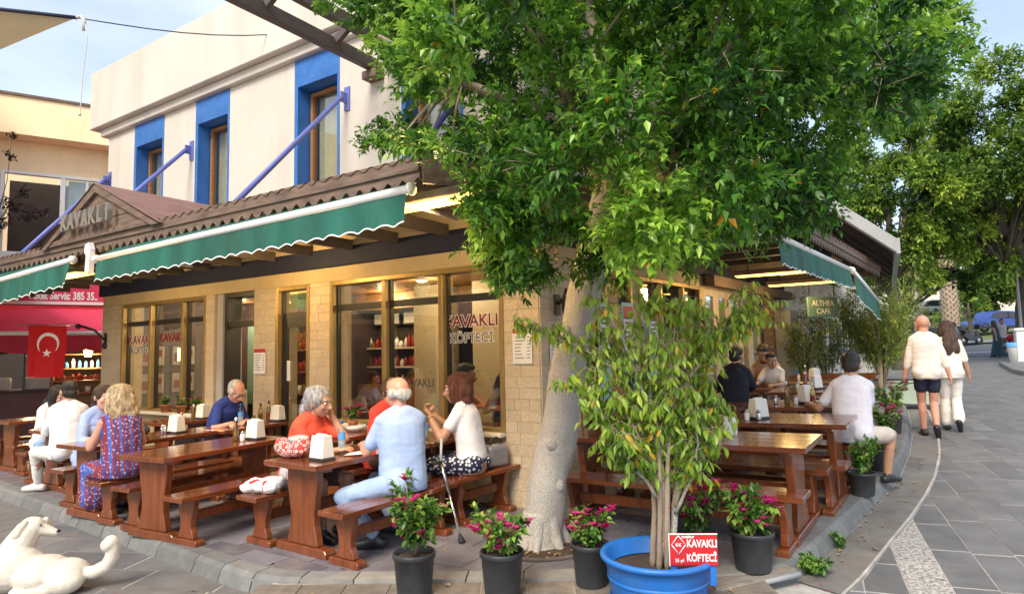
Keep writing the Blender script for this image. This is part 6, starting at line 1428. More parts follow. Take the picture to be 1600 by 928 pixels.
def spray(blobs, twigs, per, leaf, wr, cen, lay=.3, hang=-.1, tl=(.16, .32), tipgain=.45, drp=-.12):
    # leafy twigs: each leaves the inside of a clump, bears alternate leaves, youngest and palest at the tip; highlights and inner shade are put into that tint
    P, D, NN, LL, T, ST = [], [], [], [], [], []
    for (x, y, z, r) in blobs:
        k = max(4, int(twigs*(r/.38)**2)); c = np.array([x, y, z]); u = rdir(k); out = nrm((c-cen)[None, :])
        u = nrm(u+out*.35); tip = c+u*r*(.55+.45*RNG.random((k, 1)))
        dr = nrm(u+out*.5+rdir(k)*.45+np.array([0, 0, hang])); ln = RNG.uniform(tl[0], tl[1], (k, 1)); st = tip-dr*ln
        ck = RNG.normal()*.19  # clump tint: lit lobes and dark gaps put into the leaf colour
        for j in range(per):
            f = (j+.5)/per; pp = st+dr*ln*f
            sd = nrm(np.cross(dr, rdir(k))); ld = nrm(dr*(.55+.5*f)+sd*.85+np.array([0, 0, drp])); nn = nrm(np.array([[0, 0, 1.]])+rdir(k)*.55+u*.3)
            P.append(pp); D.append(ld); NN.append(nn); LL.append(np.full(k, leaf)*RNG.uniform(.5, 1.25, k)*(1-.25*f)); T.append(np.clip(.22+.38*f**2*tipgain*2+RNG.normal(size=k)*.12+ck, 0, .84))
        ST.append((st, tip))
    l = np.concatenate(LL); return (np.concatenate(P), np.concatenate(D), np.concatenate(NN), l, l*wr, np.concatenate(T)), ST
def stems(b, ST, frac, r=.0035):
    for s_, t_ in ST:
        for i in range(len(s_)):
            if RNG.random() < frac: b.tube([s_[i], t_[i]], [r, r*.6], 4, cap=False)
# ---- the street tree that leans over the corner
CB = [(-0.05,3.82,3.99,0.27),(1.47,4.72,3.38,0.46),(-0.00,5.97,4.21,0.40),(0.82,4.42,3.09,0.40),(1.32,5.32,3.53,0.45),(1.49,5.05,4.22,0.34),(2.77,5.70,5.61,0.27),(3.95,5.90,4.44,0.33),(1.35,3.53,3.84,0.36),(1.88,7.19,5.52,0.41),(1.72,3.65,2.65,0.31),(1.25,6.26,5.55,0.40),(-1.41,6.49,5.88,0.44),(2.59,6.14,4.76,0.43),(-0.50,6.39,4.00,0.27),(-0.37,5.38,4.04,0.36),(0.08,4.52,4.46,0.29),(2.66,7.29,4.08,0.30),(-0.02,4.85,5.06,0.42),(1.92,6.89,4.84,0.32),(1.38,6.89,5.99,0.28),(-0.22,3.95,4.49,0.27),(-0.81,6.55,6.18,0.35),(3.77,5.96,5.30,0.37),(0.35,3.89,3.61,0.39),(2.52,3.78,3.82,0.26),(-0.77,6.34,4.57,0.41),(0.93,5.62,4.69,0.30),(2.09,5.72,6.01,0.40),(-0.47,6.31,5.31,0.30),(0.83,4.12,4.59,0.33),(0.90,5.16,4.19,0.26),(2.15,3.95,3.43,0.43),(2.35,5.22,4.40,0.37),(3.22,5.65,4.51,0.41),(3.22,5.86,3.66,0.33),(0.65,6.18,4.26,0.27),(-0.95,5.69,4.95,0.29),(2.45,4.44,3.66,0.26),(0.51,5.48,5.30,0.30),(1.94,4.85,4.56,0.33),(1.66,4.36,3.80,0.32),(1.81,5.48,4.22,0.45),(2.36,6.28,3.18,0.38),(1.63,5.51,4.86,0.27),(0.80,5.15,5.08,0.38),(3.22,6.80,5.22,0.31),(0.40,3.95,4.49,0.42),(2.68,5.04,4.79,0.29),(2.30,6.64,5.64,0.45),(-0.05,5.95,5.27,0.28),(3.46,5.09,3.90,0.39),(-0.89,4.91,4.63,0.34),(0.18,4.39,4.05,0.41),(3.56,6.67,6.03,0.28),(2.51,7.48,5.00,0.42),(1.52,3.95,4.08,0.46),(-0.64,4.34,3.66,0.34),(2.22,5.62,4.09,0.28),(2.53,7.75,4.11,0.33),(1.93,3.51,3.99,0.28),(2.87,6.77,4.51,0.42),(2.06,6.24,6.53,0.42),(0.81,4.17,2.53,0.38),(-0.11,5.93,4.78,0.43),(2.91,5.52,4.95,0.36),(0.00,4.26,2.58,0.28),(1.55,3.93,2.95,0.30),(2.88,6.98,4.90,0.32),(3.80,6.67,4.72,0.37),(3.78,7.18,4.70,0.42),(1.44,6.68,5.39,0.38),(2.41,4.73,4.02,0.35),(1.10,6.20,4.37,0.32),(2.89,4.95,3.55,0.38),(3.21,7.38,4.66,0.38),(1.29,4.37,3.16,0.32),(2.24,5.69,4.68,0.30),(1.19,5.11,5.54,0.29),(2.29,7.15,5.26,0.27),(2.66,6.36,6.62,0.43),(0.43,4.40,2.60,0.30),(1.62,3.11,3.51,0.35),(0.23,4.41,4.96,0.44),(1.46,5.88,4.26,0.36),(2.15,7.39,5.85,0.43),(1.65,4.71,2.75,0.40),(1.11,6.32,6.28,0.31),(4.23,6.02,4.85,0.37),(1.74,4.37,4.50,0.29),(3.18,4.72,4.14,0.32),(-0.21,5.07,4.65,0.37),(2.21,4.76,2.80,0.44),(0.60,4.52,3.48,0.39),(2.04,6.11,4.12,0.29),(2.00,6.38,5.21,0.40),(1.47,5.30,2.95,0.34),(0.44,4.79,4.51,0.27),(2.09,5.19,2.72,0.36),(3.64,6.88,4.28,0.27),(1.83,5.97,5.07,0.27),(-0.18,4.87,3.99,0.44),(1.29,5.92,6.47,0.29),(3.21,6.34,6.00,0.27),(1.62,5.65,5.65,0.39),(2.12,3.92,3.99,0.42),(1.23,4.48,2.49,0.40),(1.95,5.99,3.62,0.36),(-0.01,4.32,3.21,0.43),(0.05,5.07,5.56,0.45),(3.58,6.12,4.63,0.41),(1.94,7.20,4.48,0.45),(0.48,5.70,4.39,0.42),(0.22,4.87,3.08,0.28),(4.08,6.30,5.64,0.43),(1.18,3.16,3.01,0.28),(0.81,3.59,2.45,0.45),(0.83,5.96,6.39,0.37),(-1.09,6.26,5.47,0.33),(0.87,3.96,4.01,0.31),(4.26,6.49,4.51,0.43),(2.47,5.45,2.99,0.33),(1.10,5.01,2.57,0.37),(1.15,4.81,5.20,0.44),(1.24,4.67,4.77,0.36),(3.21,6.10,5.13,0.44),(1.47,5.21,5.21,0.27),(2.40,6.15,5.79,0.43),(2.06,4.98,5.62,0.32),(1.66,4.75,5.30,0.44),(1.10,6.27,4.95,0.35),(4.31,6.57,5.16,0.30),(-0.40,4.42,4.53,0.31),(-1.26,5.25,4.72,0.31),(2.20,7.26,3.98,0.32),(2.31,5.40,5.02,0.39),(0.60,3.32,2.91,0.38),(2.21,7.78,4.60,0.38),(0.91,5.47,6.02,0.33),(1.97,6.14,4.66,0.39),(3.17,6.56,4.23,0.27),(2.72,5.30,3.34,0.34),(1.12,4.15,5.02,0.26),(-0.62,5.38,4.90,0.41),(-0.68,5.14,4.29,0.42),(0.32,5.78,5.76,0.32),(3.30,6.73,3.72,0.39),(1.68,6.48,6.46,0.32),(2.95,6.43,3.08,0.30),(2.73,6.92,5.68,0.44),(2.99,6.86,6.06,0.29),(2.28,5.15,3.37,0.34),(0.68,5.95,5.17,0.45),(4.12,6.56,4.09,0.33),(1.49,6.70,4.89,0.41),(2.14,3.39,3.17,0.38),(-0.82,5.74,4.47,0.43),(1.26,4.41,4.16,0.34),(0.81,5.48,3.28,0.34),(0.71,3.16,3.85,0.38),(1.18,3.88,3.39,0.37),(0.69,5.11,5.51,0.29),(0.01,3.36,3.82,0.40),(0.24,3.58,2.72,0.35),(2.15,4.17,4.69,0.29),(0.62,5.01,3.29,0.29),(2.56,6.12,3.99,0.29),(1.04,3.44,4.30,0.38),(0.06,5.40,4.97,0.27),(3.73,5.21,4.51,0.30),(-0.13,3.79,2.57,0.26),(1.23,5.88,6.00,0.42),(1.90,6.94,6.24,0.40),(1.89,5.50,3.60,0.41),(1.20,3.38,2.56,0.36),(-0.06,5.73,6.21,0.29),(1.71,6.60,5.80,0.34),(2.00,6.59,4.28,0.38),(-0.34,3.33,3.36,0.33),(3.66,5.80,4.06,0.32),(-0.45,6.07,6.25,0.39),(4.36,6.05,5.28,0.28),(-0.13,4.76,3.36,0.29),(2.45,4.51,4.66,0.42),(1.21,3.82,2.45,0.36),(2.81,6.40,3.50,0.32),(-1.22,6.02,4.79,0.30),(2.68,5.97,2.98,0.43),(-1.09,6.52,5.00,0.45),(2.12,5.63,5.52,0.29),(1.42,7.02,4.03,0.34),(0.50,5.30,5.97,0.32),(0.51,3.70,4.07,0.29),(0.62,4.95,2.37,0.28),(0.18,3.89,3.03,0.29),(3.15,6.27,6.45,0.29),(2.11,4.37,4.07,0.36),(2.77,6.43,5.57,0.45),(1.84,5.77,3.12,0.28),(1.70,3.81,3.62,0.39),(0.92,4.41,3.82,0.39),(2.83,5.20,4.24,0.38),(3.54,7.01,5.54,0.30),(2.36,4.77,5.09,0.35),(2.52,5.25,3.87,0.40),(3.51,6.30,4.05,0.31),(3.24,5.60,5.40,0.32),(-0.09,4.81,2.44,0.36),(1.53,7.20,5.14,0.30),(1.83,5.03,4.99,0.39),(3.02,7.27,5.24,0.43),(3.33,6.74,4.72,0.36),(1.59,6.68,4.45,0.40),(3.05,7.03,4.18,0.38),(1.64,3.51,3.22,0.32),(-1.12,6.23,6.19,0.21),(-1.70,5.51,5.15,0.15),(-1.45,6.89,4.22,0.16),(-0.77,4.60,3.33,0.16),(0.22,4.46,2.21,0.18),(4.11,5.40,4.35,0.12),(-1.56,6.79,4.03,0.18),(-0.83,6.36,3.95,0.12),(-0.45,3.56,2.86,0.12),(-0.64,4.42,4.97,0.15),(4.38,5.76,4.38,0.16),(-1.88,6.24,5.28,0.13),(-1.36,6.76,4.00,0.20),(-1.72,5.93,5.56,0.14),(0.96,5.71,2.24,0.13)]
CB += [(-0.23,4.03,2.46,0.16),(0.02,4.07,2.36,0.23),(0.05,4.34,2.58,0.21),(-0.16,3.91,2.75,0.22),(-0.16,4.42,2.68,0.23),(0.03,4.60,2.41,0.18),(-0.73,4.50,3.19,0.17),(-0.04,4.64,2.75,0.18),(-0.03,4.21,2.15,0.16),(-0.10,4.47,3.02,0.17),(-0.61,3.95,2.97,0.14),(-0.12,4.27,2.40,0.19),(0.03,4.03,2.65,0.23),(-0.38,4.23,3.01,0.17),(0.11,4.39,2.33,0.14),(-0.10,4.25,2.83,0.18),(-0.73,4.12,3.09,0.13),(0.14,4.63,2.19,0.19),(-0.31,4.58,2.90,0.13),(-0.25,4.64,2.45,0.14),(-0.43,4.55,3.12,0.17),(0.08,3.95,2.15,0.15),(-0.31,3.92,2.95,0.14),(0.17,4.54,2.83,0.13),(0.20,4.14,2.53,0.14),(-0.98,4.59,3.25,0.13),(0.19,3.90,2.46,0.13),(-0.13,4.48,2.23,0.14),(-0.27,4.21,2.62,0.15),(0.24,4.61,2.54,0.13),(-0.58,4.31,3.12,0.13)]
t = thing('street_tree', 'large leaning street tree with pale speckled trunk and dense dark green glossy crown', 'tree', (.22, 5.56, G(.22, 5.56)))
z0 = G(.22, 5.56)
def trunk_mesh(pts, rs, n=22, amp=.012, seed=1):
    b = MB(); P_ = []; Rr = []
    for i in range(len(pts)-1):
        for k in range(6): f = k/6; P_.append(Vector(pts[i]).lerp(Vector(pts[i+1]), f)); Rr.append(rs[i]*(1-f)+rs[i+1]*f)
    P_.append(Vector(pts[-1])); Rr.append(rs[-1]); b.tube(P_, Rr, n); 
    for i, v in enumerate(b.v):
        v = Vector(v); k = mnoise.noise(v*3.1+Vector((seed, 0, 0)))*amp*1.6+mnoise.noise(v*9+Vector((0, seed, 0)))*amp*.6; c = P_[min(len(P_)-1, i//n)]; b.v[i] = tuple(v+(v-c).normalized()*k)
    return b
TP = [(-.012, 0, -.06), (-.008, 0, .02), (.015, .0, .20), (.066, .0, .55), (.172, .0, 1.0), (.289, .0, 1.6), (.425, -.03, 2.17), (.52, -.1, 2.6), (.70, -.2, 3.2), (.95, -.25, 3.9)]
TR = [.235, .205, .178, .163, .160, .150, .143, .138, .125, .10]
trunk_mesh(TP, TR, 28, .016).build('trunk', MAT['bark_pale'], t)
for i in range(8):
    a = i*.785+.3*math.sin(i*5); c, q_ = math.cos(a), math.sin(a); trunk_mesh([(c*.10, q_*.10, .26), (c*.15, q_*.15, .09), (c*.20, q_*.20, .02), (c*.25, q_*.25, -.04)], [.072, .062, .045, .022], 9, .008, i).build('root', MAT['bark_pale'], t)
for i, (zz, aa, rr) in enumerate(((.85, -1.9, .05), (1.35, -1.2, .04), (.5, -1.0, .045), (1.8, -2.2, .035))):
    k = 0
    while TP[k+1][2] < zz: k += 1
    f = (zz-TP[k][2])/(TP[k+1][2]-TP[k][2]); ax = Vector(TP[k]).lerp(Vector(TP[k+1]), f); R_ = TR[k]*(1-f)+TR[k+1]*f
    q = MB(); q.ell((ax.x+math.cos(aa)*R_*.93, ax.y+math.sin(aa)*R_*.93, zz), (rr, rr*.7, rr*1.2), None, 12, 8); q.build('knot', MAT['bark_pale'], t)
lb = MB(); top = Vector((.22+.70, 5.56-.2, z0+3.2))
cl = np.array([[x, y, z] for x, y, z, r in CB]); O = np.array([.22, 5.56, z0])
for i, tg in enumerate(((-.9, 4.3, 3.9), (.2, 3.9, 3.6), (1.6, 3.9, 3.8), (3.0, 5.2, 4.4), (3.6, 5.9, 5.3), (2.2, 6.4, 5.0), (.6, 5.4, 6.2), (-.4, 4.8, 5.2), (1.9, 4.6, 5.8), (.1, 4.1, 2.9), (1.5, 4.4, 2.9))):
    a = top+Vector((.05*math.sin(i), .05*math.cos(i), -.25*(i % 3)-.2)); e = Vector(tg); m1 = a.lerp(e, .35)+Vector((0, 0, .25)); m2 = a.lerp(e, .7)+Vector((.1*math.sin(i*3), .1, .1))
    q = trunk_mesh([a-Vector(O), m1-Vector(O), m2-Vector(O), e-Vector(O)], [.075, .055, .035, .015], 10, .006, i); q.build('limb', MAT['bark_brown'], t)
    near = np.argsort(np.linalg.norm(cl-np.array(tg), axis=1))[:9]
    for k in near: lb.tube([Vector(m2)-Vector(O), (Vector(m2).lerp(Vector(cl[k]), .5)+Vector((0, 0, .06)))-Vector(O), Vector(cl[k])-Vector(O)], [.018, .012, .005], 5)
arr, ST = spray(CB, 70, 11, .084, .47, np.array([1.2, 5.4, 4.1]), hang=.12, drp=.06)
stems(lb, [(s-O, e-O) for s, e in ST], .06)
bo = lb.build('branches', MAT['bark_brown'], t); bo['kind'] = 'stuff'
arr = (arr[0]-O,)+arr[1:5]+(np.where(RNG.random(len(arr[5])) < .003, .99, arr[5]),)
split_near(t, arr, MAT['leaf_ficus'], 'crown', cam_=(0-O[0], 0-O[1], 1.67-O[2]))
gr = tri_sheet('tree_pit', [(.22+.47*math.cos(a), 5.50+.40*math.sin(a)) for a in [i*math.pi/10 for i in range(20)]], .003, MAT['soil']); gr['kind'] = 'structure'
b = MB(); b.tube([(.22+.47*math.cos(a), 5.50+.40*math.sin(a), G(.22+.47*math.cos(a), 5.50+.40*math.sin(a))+.012) for a in [i*math.pi/12 for i in range(25)]], .018, 6); b.build('pit_ring', MAT['bark_dark'], gr)
b = MB()
for i in range(160):
    a = rnd.random()*6.28; q = .24+.2*rnd.random(); xx, yy = .22+q*math.cos(a), 5.5+q*.85*math.sin(a); aa = rnd.random()*6; ln = rnd.uniform(.02, .06); zz = G(xx, yy)+.012; b.add([(xx, yy, zz), (xx+ln*math.cos(aa), yy+ln*math.sin(aa), zz+.01), (xx+ln*.5*math.cos(aa+.5), yy+ln*.5*math.sin(aa+.5), zz+.012)], [(0, 1, 2)])
o = b.build('leaf_litter', mat('litter', (.33, .21, .10), .9, .3, 30, .1), gr); o['kind'] = 'stuff'
# ---- weeping fig in the blue tub
FB = [[(0.92,4.22,0.28),(0.96,4.2,0.69),(0.93,4.18,1.02),(0.82,4.17,1.43),(0.73,4.17,1.73),(0.55,4.17,1.99)],[(0.99,4.22,0.28),(1.05,4.26,0.76),(1.09,4.3,1.17),(1.18,4.32,1.46),(1.34,4.32,1.67),(1.52,4.32,1.84),(1.6,4.32,2.06)],[(0.97,4.22,0.64),(0.92,4.22,1.18),(0.88,4.22,1.51),(0.86,4.22,1.9),(0.94,4.22,2.02)],[(0.92,4.22,1.18),(0.68,4.27,1.54),(0.43,4.32,1.69),(0.19,4.34,1.8),(0.01,4.34,1.84)],[(1.0,4.22,0.83),(0.75,4.18,1.06),(0.5,4.14,1.28),(0.34,4.12,1.45)],[(1.03,4.22,0.83),(1.2,4.25,0.98),(1.28,4.28,1.21),(1.34,4.3,1.42)],[(1.07,4.22,1.18),(0.99,4.17,1.51),(1.05,4.12,1.76),(1.08,4.1,1.97)],[(0.91,4.22,1.26),(0.78,4.29,1.43),(0.69,4.36,1.62),(0.64,4.4,1.78)],[(1.03,4.22,0.6),(1.14,4.14,0.86),(1.15,4.06,1.07),(1.13,4.02,1.24)],[(0.97,4.22,0.64),(0.79,4.13,0.87),(0.68,4.04,1.02),(0.62,4.0,1.13)],[(1.16,4.22,1.47),(1.29,4.3,1.59),(1.28,4.38,1.85),(1.21,4.42,1.95)],[(1.31,4.22,1.67),(1.46,4.28,1.76),(1.59,4.34,1.78),(1.7,4.37,1.89)],[(1.0,4.22,0.89),(0.97,4.12,1.19),(1.03,4.02,1.4),(0.95,3.97,1.68)],[(0.95,4.22,0.64),(0.85,4.2,1.02),(0.71,4.18,1.27),(0.53,4.17,1.52)],[(1.03,4.22,0.64),(1.15,4.31,0.99),(1.28,4.4,1.24),(1.4,4.44,1.23)]]
TX, TY = .90, 4.22; zt_ = G(TX, TY)-.06
tb = thing('blue_tub', 'large round blue plastic tub standing on the apron in front of the terrace', 'tub', (TX, TY, zt_))
TS = Matrix.Diagonal((1, 1, .83, 1))
b = MB(); b.lathe([(.27, 0), (.285, .02), (.325, .36), (.345, .42), (.362, .425), (.368, .445), (.36, .462), (.343, .465), (.325, .45), (.31, .36), (.300, .345)], 48, TS, cap=False); b.build('shell', MAT['plastic_blue'], tb)
b = MB(); b.lathe([(.312, .335), (0, .345)], 30, TS, cap=False); b.build('soil', MAT['soil'], tb)
b = MB(); b.lathe([(.302, .12), (.309, .125), (.312, .14), (.306, .15)], 48, TS, cap=False); b.lathe([(.315, .27), (.322, .275), (.324, .29), (.319, .30)], 48, TS, cap=False); b.build('rib', MAT['plastic_blue'], tb)
FO = Vector((TX, TY, zt_)); ft = thing('weeping_fig', 'bushy weeping fig with yellowing drooping leaves growing in the blue tub', 'tree', tuple(FO))
b = MB(); fr = random.Random(4); P, D, T, L_ = [], [], [], []
tw = MB()
for bi, br in enumerate(FB):
    pts = [Vector(p) for p in br]; n = len(pts); r0 = .024 if bi in (0, 1, 2) else .013
    q = MB(); rs = [max(.0035, r0*(1-.85*i/(n-1))) for i in range(n)]
    sm = [];
    for i in range(n-1):
        for k in range(4): f = k/4; sm.append((pts[i].lerp(pts[i+1], f)+Vector((fr.uniform(-1, 1), fr.uniform(-1, 1), fr.uniform(-1, 1)))*.006, rs[i]*(1-f)+rs[i+1]*f))
    sm.append((pts[-1], rs[-1])); q.tube([p-FO for p, _ in sm], [r for _, r in sm], 8); q.build('stem', MAT['bark_brown'] if bi not in (0, 1, 2, 8, 9) else MAT['bark_pale'], ft)
    for i, (p, r) in enumerate(sm):
        if p.z < .82: continue
        u = i/len(sm)
        for k in range(5 if u > .3 else 3):
            ang = fr.random()*6.28; el = fr.uniform(-.2, .8); dr = Vector((math.cos(ang)*math.cos(el), math.sin(ang)*math.cos(el), math.sin(el))); ln = fr.uniform(.08, .20)
            mid = p+dr*ln*.55+Vector((0, 0, .02)); e = p+dr*ln-Vector((0, 0, .05*fr.random())); tw.tube([p-FO, mid-FO, e-FO], [.003, .0022, .0012], 4, cap=False)
            for f in [j/8 for j in range(1, 9)]:
                if fr.random() < (.16 if p.z < 1.35 else .45): continue
                c = (p.lerp(mid, f/.55) if f < .55 else mid.lerp(e, (f-.55)/.45)); o = Vector((fr.uniform(-1, 1), fr.uniform(-1, 1), -fr.uniform(.9, 2.2)))+dr*.5
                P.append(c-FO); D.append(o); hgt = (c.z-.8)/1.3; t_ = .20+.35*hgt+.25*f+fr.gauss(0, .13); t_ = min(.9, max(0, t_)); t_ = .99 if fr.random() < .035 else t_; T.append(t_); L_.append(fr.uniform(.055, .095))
for k_, (dx, dy) in enumerate(((-.045, .03), (.05, .03), (-.02, -.04), (.035, -.035), (.02, .05))):
    q = trunk_mesh([Vector((.92+dx, 4.22+dy, .25))-FO, Vector((0.935+dx*.8, 4.21+dy, .6))-FO, Vector((.945+dx*1.0, 4.2+dy*1.2, .95))-FO, Vector((.95+dx*2.2, 4.2+dy*2.2, 1.3))-FO], [.021, .018, .014, .008], 8, .004, k_); q.build('stem', MAT['bark_brown'], ft)
o = tw.build('twigs', MAT['bark_brown'], ft); o['kind'] = 'stuff'
P = np.array([tuple(p) for p in P]); D = np.array([tuple(p) for p in D]); NN = rdir(len(P))*np.array([1, 1, .3])+nrm(P-np.array([0, 0, 1.2]))*.6+np.array([0, -.2, .5]); L_ = np.array(L_); T = np.array(T)
L_ = L_*.9
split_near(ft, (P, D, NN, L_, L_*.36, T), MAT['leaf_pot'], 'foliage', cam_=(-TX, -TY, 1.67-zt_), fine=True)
# ---- the sign stuck in the tub
sg = thing('shop_placard', 'small red placard with white lettering standing in the blue tub', 'sign', (1.07, 3.98, .105), R(-4))
b = MB(); b.box(-.145, .145, -.006, .006, .24, .43); b.build('board', MAT['red_print'], sg, .003)
for x in (-.12, .115): b = MB(); b.box(x-.018, x+.018, .006, .022, .12, .27); b.build('post', MAT['plastic_blue'], sg)
b = MB(); b.box(-.147, .147, -.0075, -.0062, .425, .432); b.box(-.147, -.142, -.0075, -.0062, .238, .425); b.build('edge', MAT['white_print'], sg)
text('lettering', 'KAVAKLI', .062, face_L(.052, -.0075, .352), MAT['white_print'], sg, .0006, .0016, sx=.74); text('lettering', 'KÖFTECİ', .060, face_L(.048, -.0075, .268), MAT['white_print'], sg, .0006, .0016, sx=.72)
text('lettering', 'meşhur', .024, face_L(-.03, -.0075, .405), MAT['white_print'], sg, .0006, .0006); text('lettering', '35 yıl', .028, face_L(-.085, -.0075, .263), MAT['white_print'], sg, .0006, .0004, sx=.9); text('lettering', '®', .022, face_L(.128, -.0075, .31), MAT['white_print'], sg, .0006, .0003)
b = MB(); c = (-.088, .365)
for (a, d) in (((0, .055), (.042, 0)), ((.042, 0), (0, -.055)), ((0, -.055), (-.042, 0)), ((-.042, 0), (0, .055))): b.tube([(c[0]+a[0], -.0078, c[1]+a[1]), (c[0]+d[0], -.0078, c[1]+d[1])], .003, 4)
b.build('emblem', MAT['white_print'], sg); text('lettering', 'KK', .028, face_L(c[0], -.0075, c[1]-.010), MAT['white_print'], sg, .0006, .0006)
# ---- flower pots
def pot(x, y, r, h, label, off, m='plastic_black', n=26, group='black plastic flower pots along the kerb'):
    t = thing('flower_pot', label, 'flower pot', (x, y, G(x, y)+off), rnd.random()*6, group)
    b = MB(); b.lathe([(r*.80, 0), (r*.82, .012), (r*.97, h*.86), (r*1.0, h*.87), (r*1.04, h*.88), (r*1.05, h*.97), (r*1.02, h), (r*.96, h*.99), (r*.93, h*.88), (r*.9, h*.84)], n, cap=False); b.lathe([(r*.8, 0), (0, 0)], n, cap=False); b.build('shell', MAT[m], t)
    b = MB(); b.lathe([(r*.92, h*.86), (0, h*.89)], n, cap=False); b.build('soil', MAT['soil'], t)
    return t
def shrub(name, label, cat, x, y, z0, spec, group=None, leafm='leaf_shrub', leaf=.055, wr=.62, flowers=0, bark='bark_brown', per=7, twl=(.07, .16), fl=.042, hang=-.05, dens=12, frac=.6, bright=0):
    # spec: stems, height, spread ; clumps follow the stems
    t = thing(name, label, cat, (x, y, z0), 0, group); ns, h, sp = spec; fr = random.Random(int(x*100)+int(y*37)); blobs = []; b = MB()
    for i in range(ns):
        a = 6.28*i/ns+fr.random(); rr = sp*fr.uniform(.35, 1); hh = h*fr.uniform(.55, 1.0); e = Vector((rr*math.cos(a), rr*math.sin(a), hh)); m_ = Vector((e.x*.35, e.y*.35, hh*.5)); b.tube([(0, 0, -.02), m_, e], [.008+.004*h, .006+.002*h, .003], 6)
        for f in (.45, .62, .8, 1.0):
            c = Vector((0, 0, 0)).lerp(m_, min(1, f*2)) if f < .5 else m_.lerp(e, (f-.5)*2); blobs.append((c.x+fr.uniform(-.3, .3)*sp*.5, c.y+fr.uniform(-.3, .3)*sp*.5, c.z, sp*fr.uniform(.32, .5)))
    b.build('stems', MAT[bark], t)['kind'] = 'stuff'
    arr, ST = spray(blobs, dens, per, leaf, wr, np.array([0, 0, h*.3]), hang=hang, tl=twl)
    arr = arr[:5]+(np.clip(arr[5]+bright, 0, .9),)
    o = link('foliage', leaves_mesh('foliage', *arr, MAT[leafm], .2, .2, leaf > .04 and y < 6), t); o['kind'] = 'stuff'
    if flowers:
        p, d, n, T = [], [], [], []
        tips = np.concatenate([e for s, e in ST]); pick = RNG.choice(len(tips), min(flowers, len(tips)), replace=False)
        for q in tips[pick]:
            if q[2] < h*.25: continue
            for c in range(4):
                cc = q+RNG.normal(size=3)*.016; a0 = RNG.random()*6
                for j in range(3): a = a0+j*2.1; p.append(cc); d.append((math.cos(a), math.sin(a), .7)); n.append((-math.cos(a)*.7, -math.sin(a)*.7, .7)); T.append(RNG.random())
        p, d, n, T = map(np.array, (p, d, n, T)); l = np.full(len(p), fl)*RNG.uniform(.8, 1.2, len(p)); o = link('blossoms', leaves_mesh('blossoms', p, d, n, l, l*.85, T, MAT['petal'], .15, .1), t); o['kind'] = 'stuff'
    return t
BG = 'pink flowering bushes in black pots'
px_ = [(-.73, 4.60, .146, .295, -.022, 'black pot with a grey dented rim below the tall straggly bush', 'tall straggly bush with few pink flowers in the pot nearest the crutch', (9, .50, .22), 12, .068),
       (-.11, 4.52, .148, .31, -.022, 'black pot of the pink flowering bush in front of the tree trunk', 'pink flowering bush in the pot in front of the tree trunk', (10, .29, .20), 30, .062),
       (.52, 4.66, .135, .29, -.022, 'black pot close behind the blue tub on the trunk side', 'compact pink flowering bush close behind the blue tub on the trunk side', (9, .26, .14), 26, .05),
       (1.30, 4.72, .13, .28, .0, 'black pot hidden behind the red placard', 'pink flowering bush behind the red placard', (9, .34, .18), 32, .055),
       (1.69, 4.70, .150, .27, .0, 'black pot standing on the grey plank', 'dense pink flowering bush in the pot on the grey plank', (11, .31, .20), 30, .066),
       (3.40, 6.36, .125, .22, .004, 'low black pot at the kerb beside the second side table', 'leafy green bush without blossoms at the kerb beside the second side table', (9, .34, .17), 0, .055),
       (4.10, 7.28, .11, .24, .004, 'narrow black pot at the kerb behind the beige shorts man', 'small reddish bush at the kerb behind the man in the white t-shirt', (6, .22, .1), 3, .05),
       (4.75, 8.25, .12, .24, .004, 'black pot at the kerb beside the fourth kerb table', 'pink flowering bush at the kerb beside the fourth kerb table', (8, .4, .2), 16, .055),
       (5.55, 9.45, .13, .26, .004, 'black pot at the kerb farthest up the terrace', 'pink flowering bush at the kerb farthest up the terrace', (8, .55, .26), 22, .06)]
for x, y, r, h, off, lp, ls, spec, fl_, lf in px_:
    pot(x, y, r, h, lp, off)
    shrub('flowering_bush', ls, 'plant', x, y, G(x, y)+off+h*.87, spec, BG, flowers=fl_, leaf=lf, dens=5.5 if x < -.5 else 9)
# terracotta pots on the window sill and one with flowers on the table by the post
for i, (x, y_, z, cm, lab) in enumerate(((-7.02, -.06, .80, 'petal', 'terracotta pot with small green plant on the window sill behind the blonde woman'), (-5.99+.05-.2, -.06, .80, 'petal', 'terracotta pot with red violet flowers on the sill by the pillar'), (-6.55, -.06, .80, None, 'terracotta pot with cream white flowers in the middle of the sill'))):
    p = BW(x, y_, z); t = thing('clay_pot', lab, 'flower pot', tuple(p), 0, 'terracotta pots on the window sill'); b = MB(); b.lathe([(.055, 0), (.075, .10), (.082, .102), (.084, .125), (.075, .127), (.07, .11), (0, .11)], 16); b.build('shell', MAT['terracotta'], t)
    q = shrub('potted_flower', ['small green plant in the terracotta pot behind the blonde woman', 'red violet flowers in the terracotta pot by the pillar', 'cream white flowers in the middle terracotta pot'][i], 'plant', p.x, p.y, p.z+.11, (7, .12, .085), None, flowers=0 if i == 0 else 22, leaf=.035, twl=(.03, .06), fl=.022)
    if i == 2:
        for ch in q.children:
            if ch.name.startswith('blossoms'): ch.data.materials[0] = mat('petal_cream', (.72, .68, .50), .6, .1)
tcx, tcy = -1.92, 7.62; t = thing('clay_pot', 'terracotta pot with pink flowers on the table by the window post', 'flower pot', (tcx, tcy, top_z(tcx, tcy))); b = MB(); b.lathe([(.045, 0), (.06, .09), (.068, .11), (.06, .11), (0, .1)], 14); b.build('shell', MAT['terracotta'], t)
shrub('potted_flower', 'pink flowers in the terracotta pot on the table by the window post', 'plant', tcx, tcy, top_z(tcx, tcy)+.1, (7, .16, .09), None, flowers=14, leaf=.04, twl=(.03, .07))
